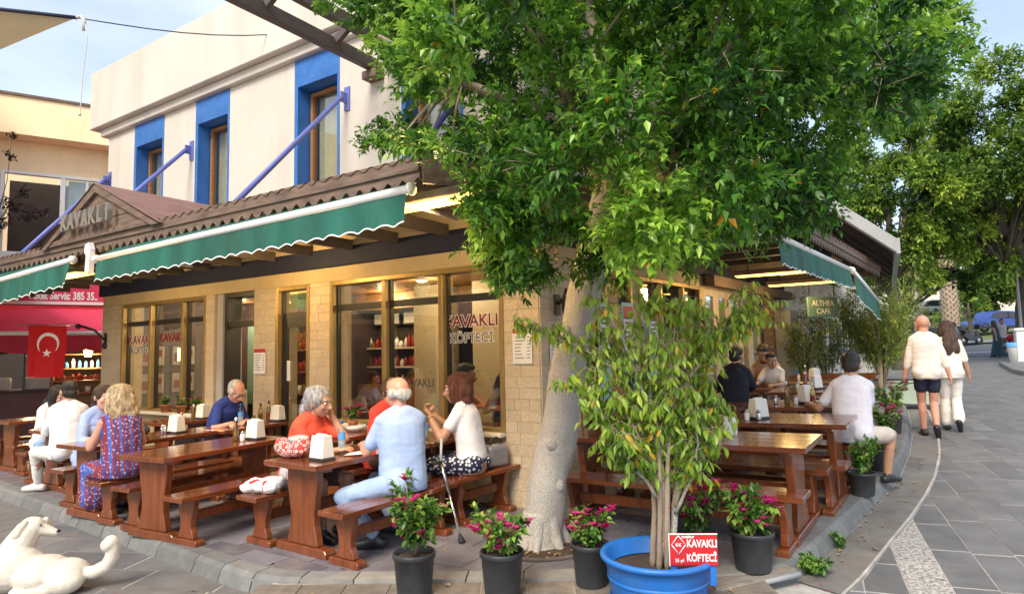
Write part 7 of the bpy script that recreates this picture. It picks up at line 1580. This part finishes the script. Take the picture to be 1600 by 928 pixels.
shrub('weed', 'small green weed growing at the kerb corner beside the bench foot', 'plant', 2.17, 4.83, G(2.17, 4.83)-.11, (6, .12, .11), None, leaf=.045, twl=(.04, .09))
shrub('weed', 'single tuft of weed in the gutter crack up from the kerb corner', 'plant', 2.62, 5.32, G(2.62, 5.32)-.11, (3, .10, .06), None, leaf=.04, twl=(.03, .06))
# ---- oleanders and planters at the cafe
for i, (x, y, spec, lab) in enumerate(((5.75, 12.6, (12, 2.0, .62), 'dark narrow leaved shrub with a slim brown stem at the cafe wall'), (6.6, 13.4, (11, 1.85, .7), 'dark oleander between the cafe sign and the kerb'), (7.35, 12.75, (16, 2.15, .72), 'sunlit yellow green oleander with pale bare stems beside the kerb'), (8.2, 14.2, (14, 2.2, .85), 'yellow green oleander with cream blossoms farthest up the kerb'))):
    shrub('oleander', lab, 'shrub', x, y, G(x, y)+.3, spec, 'oleanders in planters at the cafe', 'leaf_oleander', .13, .17, bark='bark_brown', per=10, twl=(.22, .45), hang=.35, flowers=0, dens=(17, 14, 20, 22)[i], bright=(0, .05, .16, .2)[i])  # bright: sunlight put into the leaf colour of the kerb side shrubs
for i, (x, y, ln) in enumerate(((6.15, 12.75, 1.5), (7.75, 13.1, 1.6))):
    t = thing('planter_box', ['mint green planter box below the dark shrubs', 'mint green planter box below the yellow green oleander'][i], 'planter', (x, y, G(x, y)), R(144) if i == 0 else R(150), 'mint green planter boxes'); b = MB(); b.box(-ln/2, ln/2, -.22, .22, 0, .42); b.box(-ln/2-.02, ln/2+.02, -.25, .25, .423, .46); b.build('box', MAT['mint_panel'], t, .006); b = MB(); b.box(-ln/2+.03, ln/2-.03, -.2, .2, .461, .475); b.build('soil', MAT['soil'], t)
t = thing('bare_stem', 'pale bare tree stem standing in the yellow green oleander', 'tree', (7.28, 12.7, G(7.28, 12.7)+.3)); trunk_mesh([(0, 0, 0), (.02, 0, .9), (-.02, .02, 1.5), (.06, 0, 2.1)], [.055, .045, .04, .02], 10, .006).build('trunk', MAT['bark_brown'], t); b = MB(); b.tube([(-.01, .02, 1.35), (-.2, 0, 1.8)], [.025, .012], 7); b.build('limb', MAT['bark_brown'], t)
# ---- purple leaved tree between the terrace and the peach house
t = thing('purple_tree', 'small tree with dark purple leaves in front of the peach house window', 'tree', (-11.4, 13.9, G(-11.4, 13.9))); b = trunk_mesh([(-.6, 0, 0), (-.55, 0, 1.4), (-.5, .1, 3.4), (-.1, 0, 4.6)], [.09, .08, .06, .03], 10, .006); b.build('trunk', MAT['bark_dark'], t)
arr, ST = spray([(.3, 0, 5.1, .3), (.65, 0, 4.95, .3), (1.0, 0, 5.02, .2), (.0, 0, 4.75, .34), (.5, .0, 5.45, .2), (-.4, 0, 5.0, .5), (.2, .0, 6.3, .10), (.22, .0, 6.75, .09)], 30, 9, .09, .55, np.array([0, 0, 4.])); q = MB(); stems(q, ST, .7); q.tube([(-.1, 0, 4.6), (.15, 0, 5.7), (.22, 0, 6.8)], [.015, .008, .004], 5); q.build('twigs', MAT['bark_dark'], t)['kind'] = 'stuff'; link('crown', leaves_mesh('crown', *arr, MAT['leaf_purple']), t)['kind'] = 'stuff'
# ---- trees up the street
def big_tree(label, x, y, zc, rad, n, seed, leaf=.21, trunk=.3, group=None, tint=0, lean=0, z0=None, per=10, twigs=80):
    r_ = np.random.default_rng(seed); z0 = G(x, y) if z0 is None else z0; t = thing('broad_tree', label, 'tree', (x, y, z0), 0, group); bl = []
    while len(bl) < n:
        u = r_.normal(size=3); u /= np.linalg.norm(u); q = u*r_.uniform(.55, 1.0)*np.array(rad); r = r_.uniform(.22, .36)*min(rad)
        if all(np.linalg.norm(q-np.array(o[:3])) > r*.7 for o in bl) or r_.random() < .1: bl.append((q[0], q[1], q[2]+zc-z0, r))
    trunk_mesh([(lean, 0, -.3), (lean*.6, 0, (zc-z0)*.35), (0, 0, (zc-z0)*.7), (0, 0, zc-z0)], [trunk*1.2, trunk, trunk*.7, trunk*.4], 10, .03, seed).build('trunk', MAT['bark_dark'], t)
    lb = MB()
    for k in range(0, len(bl), 3): lb.tube([(0, 0, (zc-z0)*.5), Vector(bl[k][:3])*.5+Vector((0, 0, (zc-z0)*.32)), bl[k][:3]], [trunk*.26, trunk*.12, .02], 6)
    lb.build('limbs', MAT['bark_dark'], t)['kind'] = 'stuff'
    arr, ST = spray([(a, b_, c, r) for a, b_, c, r in bl], twigs*(.38/.9)**2, per, leaf, .55, np.array([0, 0, zc-z0-.5]), tl=(.35, .7)); arr = arr[:5]+(np.clip(arr[5]+tint, 0, .9),)
    link('crown', leaves_mesh('crown', *arr, MAT['leaf_far']), t)['kind'] = 'stuff'; return t
TG = 'broad leaved trees up the street'
big_tree('tall broad street tree with sunlit yellow green crown up the street', 19.2, 24.5, 8.3, (3.4, 3.0, 4.0), 95, 1, group=TG, lean=3.2, trunk=.3)
big_tree('rounded bright green street tree above the grey roof fascia', 14.8, 24.5, 6.9, (2.9, 2.6, 3.0), 84, 2, group=TG, trunk=.22, tint=.12)
big_tree('dark spreading tree low over the crossing road', 19.0, 30.5, 5.4, (5.0, 2.6, 1.7), 52, 3, group=TG, tint=-.08, trunk=.25)
big_tree('broad dark tree behind the parked white car', 37, 74, 10.5, (6.5, 4, 4.2), 60, 4, .3, group=TG, tint=-.05)
big_tree('broad tree behind the parked blue car', 42, 56, 8.6, (7, 4, 4.5), 60, 5, .3, group=TG)
big_tree('pale green tree at the far bend of the street', 47, 48, 8.0, (4, 3, 4), 40, 6, .25, group=TG, tint=.06)
big_tree('bright yellow green young tree beside the blue car', 31.0, 43.0, 4.2, (1.6, 1.3, 1.2), 22, 7, .14, .14, TG, .14)
big_tree('bare limbed dark tree overhanging the family with the pushchair', 23.2, 28.4, 6.9, (3.4, 2.6, 2.7), 52, 8, group=TG, lean=-.5, trunk=.28, tint=.02)
def hedge(label, x0, y0, x1, y1, h, seed, tint=.1, dp=.8):
    t = thing('hedge', label, 'hedge', (x0, y0, G(x0, y0)), 0, 'hedges beside the far road'); r_ = random.Random(seed); bl = []; n = int(math.dist((x0, y0), (x1, y1))/.7)
    for i in range(n):
        f = i/max(1, n-1); X, Y = x0+(x1-x0)*f, y0+(y1-y0)*f
        for k in range(2): bl.append((X-x0+r_.uniform(-.2, .2), Y-y0+r_.uniform(-.5, .5)*dp, G(X, Y)-G(x0, y0)+h*r_.uniform(.3, .75), .55))
    arr, ST = spray(bl, 10, 8, .15, .55, np.array([0, 0, -1.]), tl=(.25, .5)); arr = arr[:5]+(np.clip(arr[5]+tint, 0, .9),); link('foliage', leaves_mesh('foliage', *arr, MAT['leaf_far']), t)['kind'] = 'stuff'
    b = MB(); b.box(0, .1, 0, .1, 0, .3); b.build('stem', MAT['bark_dark'], t)
hedge('low clipped hedge behind the parked scooters', 23, 40.5, 29, 41.0, .9, 1); hedge('taller hedge between the palm trunk and the blue car', 29, 45, 34, 46, 1.9, 2, .05); hedge('dark hedge below the white car', 34, 60, 46, 62, 1.0, 3, .0)
def palm(label, x, y, h, r):
    t = thing('palm_tree', label, 'tree', (x, y, G(x, y)), 0, 'palm trunks beside the far road'); b = MB(); n = 14; vs = []; fs = []; rows = int(h/.16)
    b.lathe([(r*1.1, -.2), (r*.9, .6), (r*.85, h)], 12)
    fr_ = random.Random(int(x)); q = MB()
    for i in range(rows):
        for k in range(9):
            a = k*.698+i*.35; z = .2+i*.16; rr = r*(.86+.08*fr_.random()); c, s_ = math.cos(a), math.sin(a); w_ = .13
            q.add([(rr*c-w_*s_*.5, rr*s_+w_*c*.5, z), (rr*c+w_*s_*.5, rr*s_-w_*c*.5, z), ((rr+.13)*c, (rr+.13)*s_, z+.2)], [(0, 1, 2)])
    b.build('trunk', MAT['palm_bark'], t); q.build('frond_stubs', MAT['palm_bark'], t)['kind'] = 'stuff'
    p, d, nn, l = [], [], [], []
    for i in range(26):
        a = i*2.4; el = fr_.uniform(-.2, 1.1)
        for j in range(18):
            f = j/18; rr = 2.6*f; pp = (rr*math.cos(a)*math.cos(el*(1-f*.8)), rr*math.sin(a)*math.cos(el*(1-f*.8)), h+rr*math.sin(el)*(1-.8*f))
            for s_ in (-1, 1): p.append(pp); d.append((math.cos(a)-s_*math.sin(a), math.sin(a)+s_*math.cos(a), -.3)); nn.append((0, 0, 1)); l.append(.5*(1-.5*f))
    p, d, nn, l = map(np.array, (p, d, nn, l)); link('fronds', leaves_mesh('fronds', p, d, nn, l, l*.1, np.full(len(p), .45), MAT['leaf_far']), t)['kind'] = 'stuff'
palm('palm trunk with old frond stubs beside the grey lamp pole', 22.6, 35.5, 6.3, .38); palm('thick palm trunk with old frond stubs behind the scooters', 26.4, 38.2, 6.6, .5)

# ---- fallen leaves and petals on the ground
def litter(name, pts, m, size, tint):
    p, d, n = [], [], []
    for (x, y, off) in pts:
        a = RNG.random()*6.28; p.append((x, y, G(x, y)+off+.006)); d.append((math.cos(a), math.sin(a), RNG.uniform(0, .25))); n.append((RNG.uniform(-.3, .3), RNG.uniform(-.3, .3), 1))
    p, d, n = map(np.array, (p, d, n)); l = RNG.uniform(.6, 1.2, len(p))*size; o = link(name, leaves_mesh(name, p, d, n, l, l*.5, np.full(len(p), tint), m)); o['kind'] = 'stuff'; return o
litter('fallen_petals', [(RNG.uniform(-1.0, 1.6), RNG.uniform(4.25, 4.75), -.02) for _ in range(26)]+[(RNG.normal(1.9, .25), RNG.normal(4.5, .12), -.1) for _ in range(14)]+[(RNG.normal(-3.9, .9), RNG.normal(6.0, .3)-.35, -.12) for _ in range(16)], MAT['petal'], .035, .5)
litter('fallen_leaves', [(RNG.uniform(-2.5, 2.2), RNG.uniform(4.85, 6.2), .0) for _ in range(30)]+[(RNG.uniform(-1.5, 1.6), RNG.uniform(4.2, 4.75), -.02) for _ in range(16)]+[(2.35+RNG.normal(0, .12)+.62*q, 5.0+RNG.normal(0, .1)+.95*q*.75, -.105) for q in RNG.uniform(0, 5, 60)]+[(RNG.uniform(-7, -2), RNG.uniform(4.2, 6.0), -.12) for _ in range(14)], MAT['litter'], .06, .5)

# ---------------------------------------------------------------- flag, bags, crutch, dog
fg_ = thing('flag', 'red flag with white crescent and star hanging beside the end pillar', 'flag', tuple(FLO), FLR)
b = MB(); b.smooth = True; n = 18; m_ = 22; vs = []
def fy(f, g): return -.01+.035*math.sin(f*9+g*1.5)*g+.012*math.sin(f*21)*g
fw, fh = .66, .93; fx0, fz0 = -.86, 2.325
for i in range(n+1):
    for k in range(m_+1): f = i/n; g = k/m_; vs.append((fx0+fw*f+.012*math.sin(g*5), fy(f, g), fz0-fh*g-.02*math.sin(f*3.1)*g))
b.add(vs, [(i*(m_+1)+k, i*(m_+1)+k+1, (i+1)*(m_+1)+k+1, (i+1)*(m_+1)+k) for i in range(n) for k in range(m_)]); b.build('cloth', MAT['flag_red'], fg_)
def onflag(u, v): f = u; g = v; return (fx0+fw*f+.012*math.sin(g*5), fy(f, g)-.006, fz0-fh*g-.02*math.sin(f*3.1)*g)
b = MB(); vs = []; N_ = 28
for i in range(N_+1):
    a = R(128)+R(284)*i/N_ - R(180); 
    a = math.pi/2+R(38)+(2*math.pi-2*R(38))*i/N_
    a2 = a
    co = (.5+.155*math.sin(a-math.pi*1.5+math.pi/2), .36)
    vs += [None, None]
vs = []
for i in range(N_+1):
    a = R(-90)+R(42)+R(276)*i/N_
    t_ = math.sin(math.pi*i/N_)**.7*.062+.002
    ro = .205; x_, y_ = ro*math.cos(a), ro*math.sin(a); ri = ro-t_; xi, yi = ri*math.cos(a), ri*math.sin(a)
    vs += [onflag(.52+x_/fw*.92, .36-y_/fh*.92), onflag(.52+xi/fw*.92, .36-yi/fh*.92)]
b.add(vs, [(2*i, 2*i+1, 2*i+3, 2*i+2) for i in range(N_)]); b.build('crescent', MAT['white_print'], fg_)
b = MB(); sv = []
for i in range(10): a = math.pi/2+i*math.pi/5; r_ = .075 if i % 2 == 0 else .03; sv.append(onflag(.52+r_*math.cos(a)/fw, .545-r_*math.sin(a)/fh))
b.add(sv+[onflag(.52, .545)], [(i, (i+1) % 10, 10) for i in range(10)]); b.build('star', MAT['white_print'], fg_)
def lumpy(name, label, cat, x, y, z, pieces, m, rz=0, amp=.02, fr=9, vox=.012, st=(1, 1, 1), part='body'):
    t = thing(name, label, cat, (x, y, z), rz); b = MB()
    for c, r in pieces: b.ell(c, r)
    me = remesh(b, vox, MAT[m], 2); disp(me, amp, fr, st, seed=x); disp(me, amp*.4, fr*2.7, st, seed=y); link(part, me, t); return t
lumpy('cloth_bag', 'crumpled red and cream patterned cloth bag lying on the table', 'bag', -1.97, 5.70, top_z(-1.97, 5.7), [((0, 0, .065), (.19, .10, .07)), ((.08, .02, .10), (.11, .09, .07)), ((-.12, -.01, .09), (.08, .07, .085))], 'bag_pattern', R(-30), .016)
lumpy('grey_scarf', 'grey cloth bundle lying on top of the patterned bag', 'scarf', -1.93, 5.72, top_z(-1.95, 5.7)+.14, [((0, 0, .01), (.11, .07, .035)), ((.06, .01, .02), (.06, .05, .03))], 'tee_grey', R(-30), .01)
sb = lumpy('shopping_bag', 'white plastic shopping bag with red print lying on the bench end', 'bag', -2.29, 5.84, G(-2.3, 5.84)+.447, [((0, 0, .055), (.20, .12, .065)), ((.10, .03, .08), (.12, .09, .06)), ((-.12, -.02, .04), (.10, .09, .045))], 'fabric_white', R(-20), .018)
b = MB(); b.ell((-.03, -.055, .085), (.085, .05, .035), None, 10, 6); b.ell((.09, -.05, .06), (.03, .06, .06), None, 10, 6); me = remesh(b, .012, MAT['red_print'], 2); disp(me, .01, 14); link('red_print', me, sb)
st_m, st_t, st_p, st_L = nodes_of('striped_cloth'); w_ = N(st_t, 'ShaderNodeTexWave'); w_.inputs['Scale'].default_value = 28; w_.inputs['Distortion'].default_value = 1.5; st_tc = N(st_t, 'ShaderNodeTexCoord'); st_L.new(st_tc.outputs['Object'], w_.inputs['Vector']); st_c = N(st_t, 'ShaderNodeValToRGB'); st_c.color_ramp.interpolation = 'CONSTANT'; st_c.color_ramp.elements[0].color = (.70, .70, .72, 1); st_c.color_ramp.elements[1].color = (.06, .07, .10, 1); st_c.color_ramp.elements[1].position = .55; st_L.new(w_.outputs['Fac'], st_c.inputs[0]); st_L.new(st_c.outputs[0], st_p.inputs['Base Color']); MAT['striped_cloth'] = st_m
lumpy('striped_bag', 'black and white striped cloth bag beside the shopping bag on the bench', 'bag', -2.12, 6.02, G(-2.1, 6.0)+.447, [((0, 0, .12), (.09, .08, .14)), ((.02, .02, .05), (.12, .09, .06))], 'striped_cloth', R(-20), .014)
lumpy('black_bag', 'small black leather bag on the table behind the blonde woman', 'bag', -4.40, 7.55, top_z(-4.4, 7.55), [((0, 0, .06), (.10, .07, .07)), ((.02, 0, .11), (.05, .05, .05))], 'plastic_black', .3, .008)
lumpy('snack_bag', 'crumpled brown snack packet on the bench behind the blonde woman', 'bag', -3.62, 6.62, G(-3.6, 6.6)+.447, [((0, 0, .04), (.11, .08, .05))], 'terracotta', .3, .012)
hb = thing('handbag', 'silver grey hard shell handbag standing on the bench by the corner pillar', 'handbag', (-.20, 6.66, G(-.2, 6.66)+.447), R(40)); b = MB(); b.box(-.13, .13, -.06, .06, 0, .225); me = b.mesh('shell', mat('bag_silver', (.30, .28, .29), .35, .1, 4, .5, 60, metal=.4), .04, 4); link('shell', me, hb); b = MB(); b.box(-.135, .135, -.004, .004, .0, .232); b.build('seam', MAT['chrome'], hb, .003); b = MB(); b.tube([(-.08, 0, .22), (-.07, 0, .27), (0, 0, .30), (.07, 0, .27), (.08, 0, .22)], .009, 8); b.build('handle', MAT['plastic_black'], hb)
ct = thing('crutch', 'metal walking crutch leaning on the bench beside the bald man', 'crutch', (-.48, 5.66, G(-.48, 5.66))); a_ = Vector((0, 0, .0)); e_ = Vector((-.20, .20, .66)); d_ = (e_-a_).normalized()
b = MB(); b.tube([a_+d_*.06, a_+d_*.48], .0115, 10); b.build('lower_tube', MAT['chrome'], ct); b = MB(); b.tube([a_+d_*.46, e_], .0145, 10); b.build('upper_tube', MAT['steel'], ct); b = MB(); b.lathe([(.028, 0), (.03, .02), (.02, .05), (.016, .075)], 12, Matrix.Translation(a_) @ d_.to_track_quat('Z', 'Y').to_matrix().to_4x4()); b.build('rubber_tip', MAT['rubber'], ct); b = MB(); b.tube([e_, e_+Vector((-.06, -.09, .01))], .016, 8); b.build('grip', MAT['rubber'], ct); b = MB(); b.tube([e_, e_+Vector((0, .08, .2))], .012, 8); b.build('cuff_arm', MAT['grey_metal'], ct)
# dog lying in the street, back turned, tail raised
dg = thing('dog', 'white dog lying in the street with raised head and curled tail', 'dog', (-3.86, 5.10, G(-4.0, 5.1)-.12), 0); dg.scale = (.88, .88, .84)
b = MB()
b.ell((-.12, .05, .19), (.26, .24, .20)); b.ell((.16, .02, .16), (.24, .22, .165)); b.ell((.36, .03, .14), (.19, .20, .145)); b.ell((-.25, .02, .20), (.22, .22, .20))
b.cap((-.20, .10, .26), (-.11, .16, .50), .155, .105); b.cap((-.16, .12, .36), (-.08, .17, .52), .13, .100)
b.ell((-.07, .18, .545), (.105, .095, .095)); b.cap((-.02, .19, .53), (.085, .22, .485), .062, .040); b.cap((.085, .22, .485), (.115, .225, .475), .040, .032)
b.ell((.40, -.06, .11), (.17, .12, .115)); b.cap((.30, -.12, .06), (.05, -.16, .05), .06, .045); b.cap((-.1, .25, .06), (.25, .33, .045), .055, .04); b.cap((.3, .22, .06), (.1, .3, .04), .06, .04)
tp = [(.50, .05, .14), (.60, .06, .15), (.70, .07, .20), (.745, .07, .28), (.75, .07, .36), (.735, .06, .42), (.72, .04, .40)]
for p, q in zip(tp[:-1], tp[1:]): b.cap(p, q, .060, .062)
dm = mat('dog_fur', (.60, .55, .46), .9, .10, 5, .35, 55, col2=(.68, .62, .53), bdist=.01, stretch=(1, 1, 1), stain=(.4, 5, (1, 1, 1), (.42, .35, .26)))
me = remesh(b, .011, dm, 4); disp(me, .004, 5, seed=1); disp(me, .0008, 34, seed=2); link('body', me, dg)
for k, (p, q) in enumerate((((-.08, .10, .60), (-.125, .06, .50)), ((.005, .245, .59), (.0, .28, .51)))): b = MB(); b.cap(p, q, .03, .042); b.ell(((p[0]+q[0])/2, (p[1]+q[1])/2, (p[2]+q[2])/2), (.03, .04, .055)); me = remesh(b, .010, dm, 3); link('ear', me, dg)
b = MB(); b.ell((.138, .228, .485), (.018, .022, .016), None, 10, 8); b.build('nose', MAT['rubber'], dg); b = MB(); b.ell((.035, .145, .565), (.010, .009, .009), None, 8, 6); b.build('eye', MAT['eye_dark'], dg)
# fur tufts: short hairs all over the coat
co = np.array([v.co[:] for v in dg.children[0].data.vertices]); no = np.array([v.normal[:] for v in dg.children[0].data.vertices])
ix = RNG.choice(len(co), 14000); fd = no[ix]*.28+np.array([.35, -.05, -.35])+RNG.normal(size=(14000, 3))*.25; l = RNG.uniform(.005, .010, 14000)
fm = mat('dog_hair', (.66, .60, .51), .85, .06, 5, 0); me = leaves_mesh('fur', co[ix]-no[ix]*.004, fd, RNG.normal(size=(14000, 3)), l, l*.12, np.zeros(14000), fm); link('fur', me, dg)['kind'] = 'stuff'
# ---- house fronts on the near side of the lane, past the left edge of the view; the windows mirror them
oh = thing('lane_house', 'row house with dark shop windows across the lane', 'building', (-21, -12, 0), R(68)); b = MB(); b.box(-2, 26, 0, 6, -.2, 8.5); b.build('wall', MAT['peach_plaster'], oh)
for i in range(6): b = MB(); b.box(-.5+i*4.2, 2.9+i*4.2, -.06, -.003, .3, 2.6); w_ = b.build('window', MAT['interior_dark'], oh); b = MB(); b.box(.4+i*4.2, 2.0+i*4.2, -.06, -.003, 4.6, 6.4); b.build('window', MAT['car_glass'], oh); b = MB(); b.box(-.7+i*4.2, 3.1+i*4.2, -1.2, -.0, 2.75, 2.85); b.build('awning', MAT['pink_awning'] if i % 2 else MAT['green_awning'], oh)
# ---------------------------------------------------------------- far things up the street
def wheel(b_parent, x, y, z, r, wd, axis='y', name='wheel'):
    T = Matrix.Translation((x, y, z)) @ Matrix.Rotation(R(90), 4, 'X'); b = MB(); b.lathe([(r*.62, -wd/2), (r*.92, -wd/2), (r, -wd*.3), (r, wd*.3), (r*.92, wd/2), (r*.62, wd/2)], 18, T, cap=False); t_ = b.build(name, MAT['rubber'], b_parent); b = MB(); b.lathe([(0.01, -wd*.35), (r*.62, -wd*.42), (r*.64, wd*.42), (.01, wd*.35)], 14, T); b.build('rim', MAT['steel'], t_); return t_
def car(label, x, y, ang, paint, L_=4.6, h=1.62, suv=True):
    t = thing('parked_car', label, 'car', (x, y, G(x, y)), R(ang)); W2 = .9; k = h/1.62
    low = [(-L_/2, .35), (-L_/2, .72*k), (-L_/2+.12, .95*k), (L_/2-1.35, 1.0*k), (L_/2-.3, .86*k), (L_/2, .62*k), (L_/2, .32)]
    b = MB(); b.prism(low, -W2, W2, 'y'); b.build('body', paint, t, .09, 3)
    r0 = -L_/2+(.15 if suv else .55); cab = [(r0, .96*k), (r0+(.25 if suv else .75), 1.56*k), (.25, 1.60*k), (.75, 1.45*k), (L_/2-1.2, .97*k)]
    b = MB(); b.prism(cab, -W2+.10, W2-.10, 'y'); b.build('roof', paint, t, .06, 2)
    win = [(r0+.22 if suv else r0+.5, 1.02*k), (r0+(.38 if suv else .85), 1.48*k), (.2, 1.51*k), (.66, 1.38*k), (L_/2-1.42, 1.02*k)]
    for y_ in (-1, 1): b = MB(); b.prism(win, y_*(W2-.105), y_*(W2-.085), 'y'); wn = b.build('window', MAT['car_glass'], t); b = MB(); b.box(-.5, -.42, min(y_*(W2-.083), y_*(W2-.075)), max(y_*(W2-.083), y_*(W2-.075)), 1.02*k, 1.5*k); b.build('door_post', MAT['black_frame'], wn)
    for xx in (-L_/2+.85, L_/2-.88):
        for y_ in (-1, 1): wheel(t, xx, y_*(W2-.1), .34, .34, .22)
    for y_ in (-1, 1): b = MB(); b.box(L_/2-.05, L_/2+.02, y_*.62-.16, y_*.62+.16, .6*k, .72*k); b.build('headlight', MAT['ceramic'], t, .02); b = MB(); b.box(-L_/2-.01, -L_/2+.05, y_*.68-.12, y_*.68+.12, .75*k, .9*k); b.build('tail_light', MAT['red_print'], t, .02)
    b = MB(); b.box(-L_/2+.1, L_/2-.1, -W2-.012, W2+.012, .28, .42); b.build('sill', MAT['black_frame'], t); return t
car('white parked sport utility vehicle far up the street beyond the hedge', 41.5, 63, 178, mat('paint_white', (.75, .74, .70), .25, .03, 5, 0, coat=.5), 4.9, 1.8)
car('blue parked hatchback on the raised road behind the family', 33.8, 44.6, 182, mat('paint_blue', (.02, .06, .30), .25, .05, 5, 0, coat=.5), 4.4, 1.5, False)
def scooter(label, x, y, ang, m):
    t = thing('motorcycle', label, 'motorcycle', (x, y, G(x, y)-.1), R(ang), 'motorcycles parked beside the crossing road')
    wheel(t, -.62, 0, .3, .3, .12); wheel(t, .68, 0, .3, .3, .11)
    b = MB(); b.prism([(-.75, .55), (-.5, .78), (-.1, .75), (.1, .5), (.4, .45), (.5, .85), (.58, .9), (.55, .4), (.2, .28), (-.35, .3)], -.14, .14, 'y'); b.build('fairing', m, t, .04, 2); b = MB(); b.box(-.72, .02, -.13, .13, .78, .88); b.build('seat', MAT['plastic_black'], t, .03, 2); b = MB(); b.tube([(.56, -.33, 1.02), (.52, 0, .96), (.56, .33, 1.02)], .02, 6); b.tube([(.68, 0, .3), (.52, 0, .95)], .035, 6); b.build('handlebar', MAT['black_metal'], t); b = MB(); b.box(-.98, -.62, -.2, .2, .86, 1.16); b.build('top_box', MAT['plastic_black'], t, .05, 2); b = MB(); b.prism([(.55, .95), (.62, 1.25), (.64, 1.25), (.60, .93)], -.18, .18, 'y'); b.build('windscreen', MAT['car_glass'], t)
    return t
for i, (x, y, a) in enumerate(((22.2, 37.6, 100), (23.3, 37.8, 110), (24.6, 38.0, 95), (27.3, 37.9, 20), (20.9, 37.4, 100))): scooter(['black motorcycle with a top box, second of the row', 'black motorcycle in the middle of the row beside the boy', 'black motorcycle just right of the boy in grey', 'black motorcycle with its side and top box seen beside the family', 'dark motorcycle nearest the oleander'][i], x, y, a, MAT['plastic_black'] if i != 4 else MAT['navy_paint'])
sc2 = thing('pushchair', 'dark pushchair with a red seat beside the woman in the teal dress', 'pushchair', (23.35, 29.9, G(23.35, 29.9)-.115), R(-60))
b = MB(); b.prism([(-.25, .35), (.2, .42), (.32, .85), (.26, .9), (.05, .55), (-.28, .45)], -.2, .2, 'y'); b.build('seat', MAT['dark_red_print'], sc2, .02); b = MB(); b.ell((.12, 0, .85), (.26, .22, .2), None, 12, 8); b.build('hood', MAT['red_print'], sc2); b = MB(); b.tube([(-.3, -.2, .1), (.45, -.2, 1.05), (.45, .2, 1.05), (-.3, .2, .1)], .014, 6); b.tube([(.3, -.2, .1), (0, -.2, .5)], .014, 6); b.tube([(.3, .2, .1), (0, .2, .5)], .014, 6); b.build('frame', MAT['grey_metal'], sc2)
for xx in (-.3, .3):
    for y_ in (-.2, .2): wheel(sc2, xx, y_, .1, .1, .05)
lp = thing('street_lamp', 'tall thin grey lamp pole at the far pavement', 'street lamp', (22.1, 27.6, G(22.1, 27.6)), 0); b = MB(); b.lathe([(.09, 0), (.08, .1), (.06, 1.0), (.045, 5.4)], 10); b.build('pole', MAT['grey_metal'], lp); b = MB(); b.tube([(0, 0, 5.4), (-.2, 0, 5.7), (-.7, 0, 5.8)], .035, 7); b.build('arm', MAT['grey_metal'], lp); b = MB(); b.ell((-.8, 0, 5.76), (.25, .1, .06), None, 10, 6); b.build('lamp_head', MAT['ceramic'], lp)
l2 = thing('street_lamp', 'grey lamp pole in front of the nearer palm trunk', 'street lamp', (21.6, 33.8, G(21.6, 33.8)), 0); b = MB(); b.lathe([(.08, 0), (.06, .8), (.04, 4.9)], 10); b.build('pole', MAT['grey_metal'], l2); b = MB(); b.ell((0, 0, 5.0), (.16, .16, .18), None, 10, 8); b.build('lamp_head', MAT['ceramic'], l2)
wp = thing('white_planter', 'big square white planter at the kerb of the far pavement', 'planter', (19.4, 23.6, G(19.4, 23.6)), R(55)); b = MB(); b.prism([(-.55, 0), (.55, 0), (.7, 1.15), (-.7, 1.15)], -.6, .6, 'y'); b.box(-.75, .75, -.65, .65, 1.153, 1.25); b.build('box', MAT['white_paint'], wp, .02); b = MB(); b.box(-.62, .62, -.52, .52, 1.251, 1.28); b.build('soil', MAT['soil'], wp)
bn = thing('waste_bin', 'small pale bin with a light blue bag beside the white planter', 'bin', (18.7, 23.7, G(18.7, 23.7)), 0); b = MB(); b.lathe([(.2, 0), (.27, .7), (.28, .72)], 16); b.build('body', MAT['ceramic'], bn); b = MB(); b.lathe([(.285, .58), (.29, .72), (.26, .75), (.2, .7)], 16, cap=False); b.build('bin_bag', MAT['label_blue'], bn)
fh_ = thing('far_house', 'long pale house with a red tiled roof behind the trees at the far end', 'building', (48, 72, G(48, 72)), R(-20)); b = MB(); b.box(-16, 16, 0, 8, -.5, 6); b.build('wall', MAT['stone_pale'], fh_); b = MB(); b.prism([(-.8, 6), (8.8, 6), (4, 8.2)], -16.5, 16.5, 'x'); b.build('roof', MAT['terracotta'], fh_)
for i in range(8): b = MB(); b.box(-14+i*3.8, -12.6+i*3.8, -.06, -.002, 2, 4); w_ = b.build('window', MAT['white_paint'], fh_); b = MB(); b.box(-13.9+i*3.8, -12.7+i*3.8, -.09, -.062, 2.1, 3.9); b.build('pane', MAT['car_glass'], w_)
fh2 = thing('far_house', 'low brown timber pavilion behind the white car', 'building', (30, 66, G(30, 66)), R(-12)); b = MB(); b.box(-6, 6, 0, 5, -.5, 3.0); b.build('wall', MAT['interior_dark'], fh2); b = MB(); b.box(-7, 7, -1.6, 6, 3.0, 3.4); b.build('roof', MAT['wood_pale'], fh2)
for xx in (-6, -2, 2, 6): b = MB(); b.box(xx-.12, xx+.12, -1.3, -1.05, -.5, 2.99); b.build('post', MAT['wood_pale'], fh2)
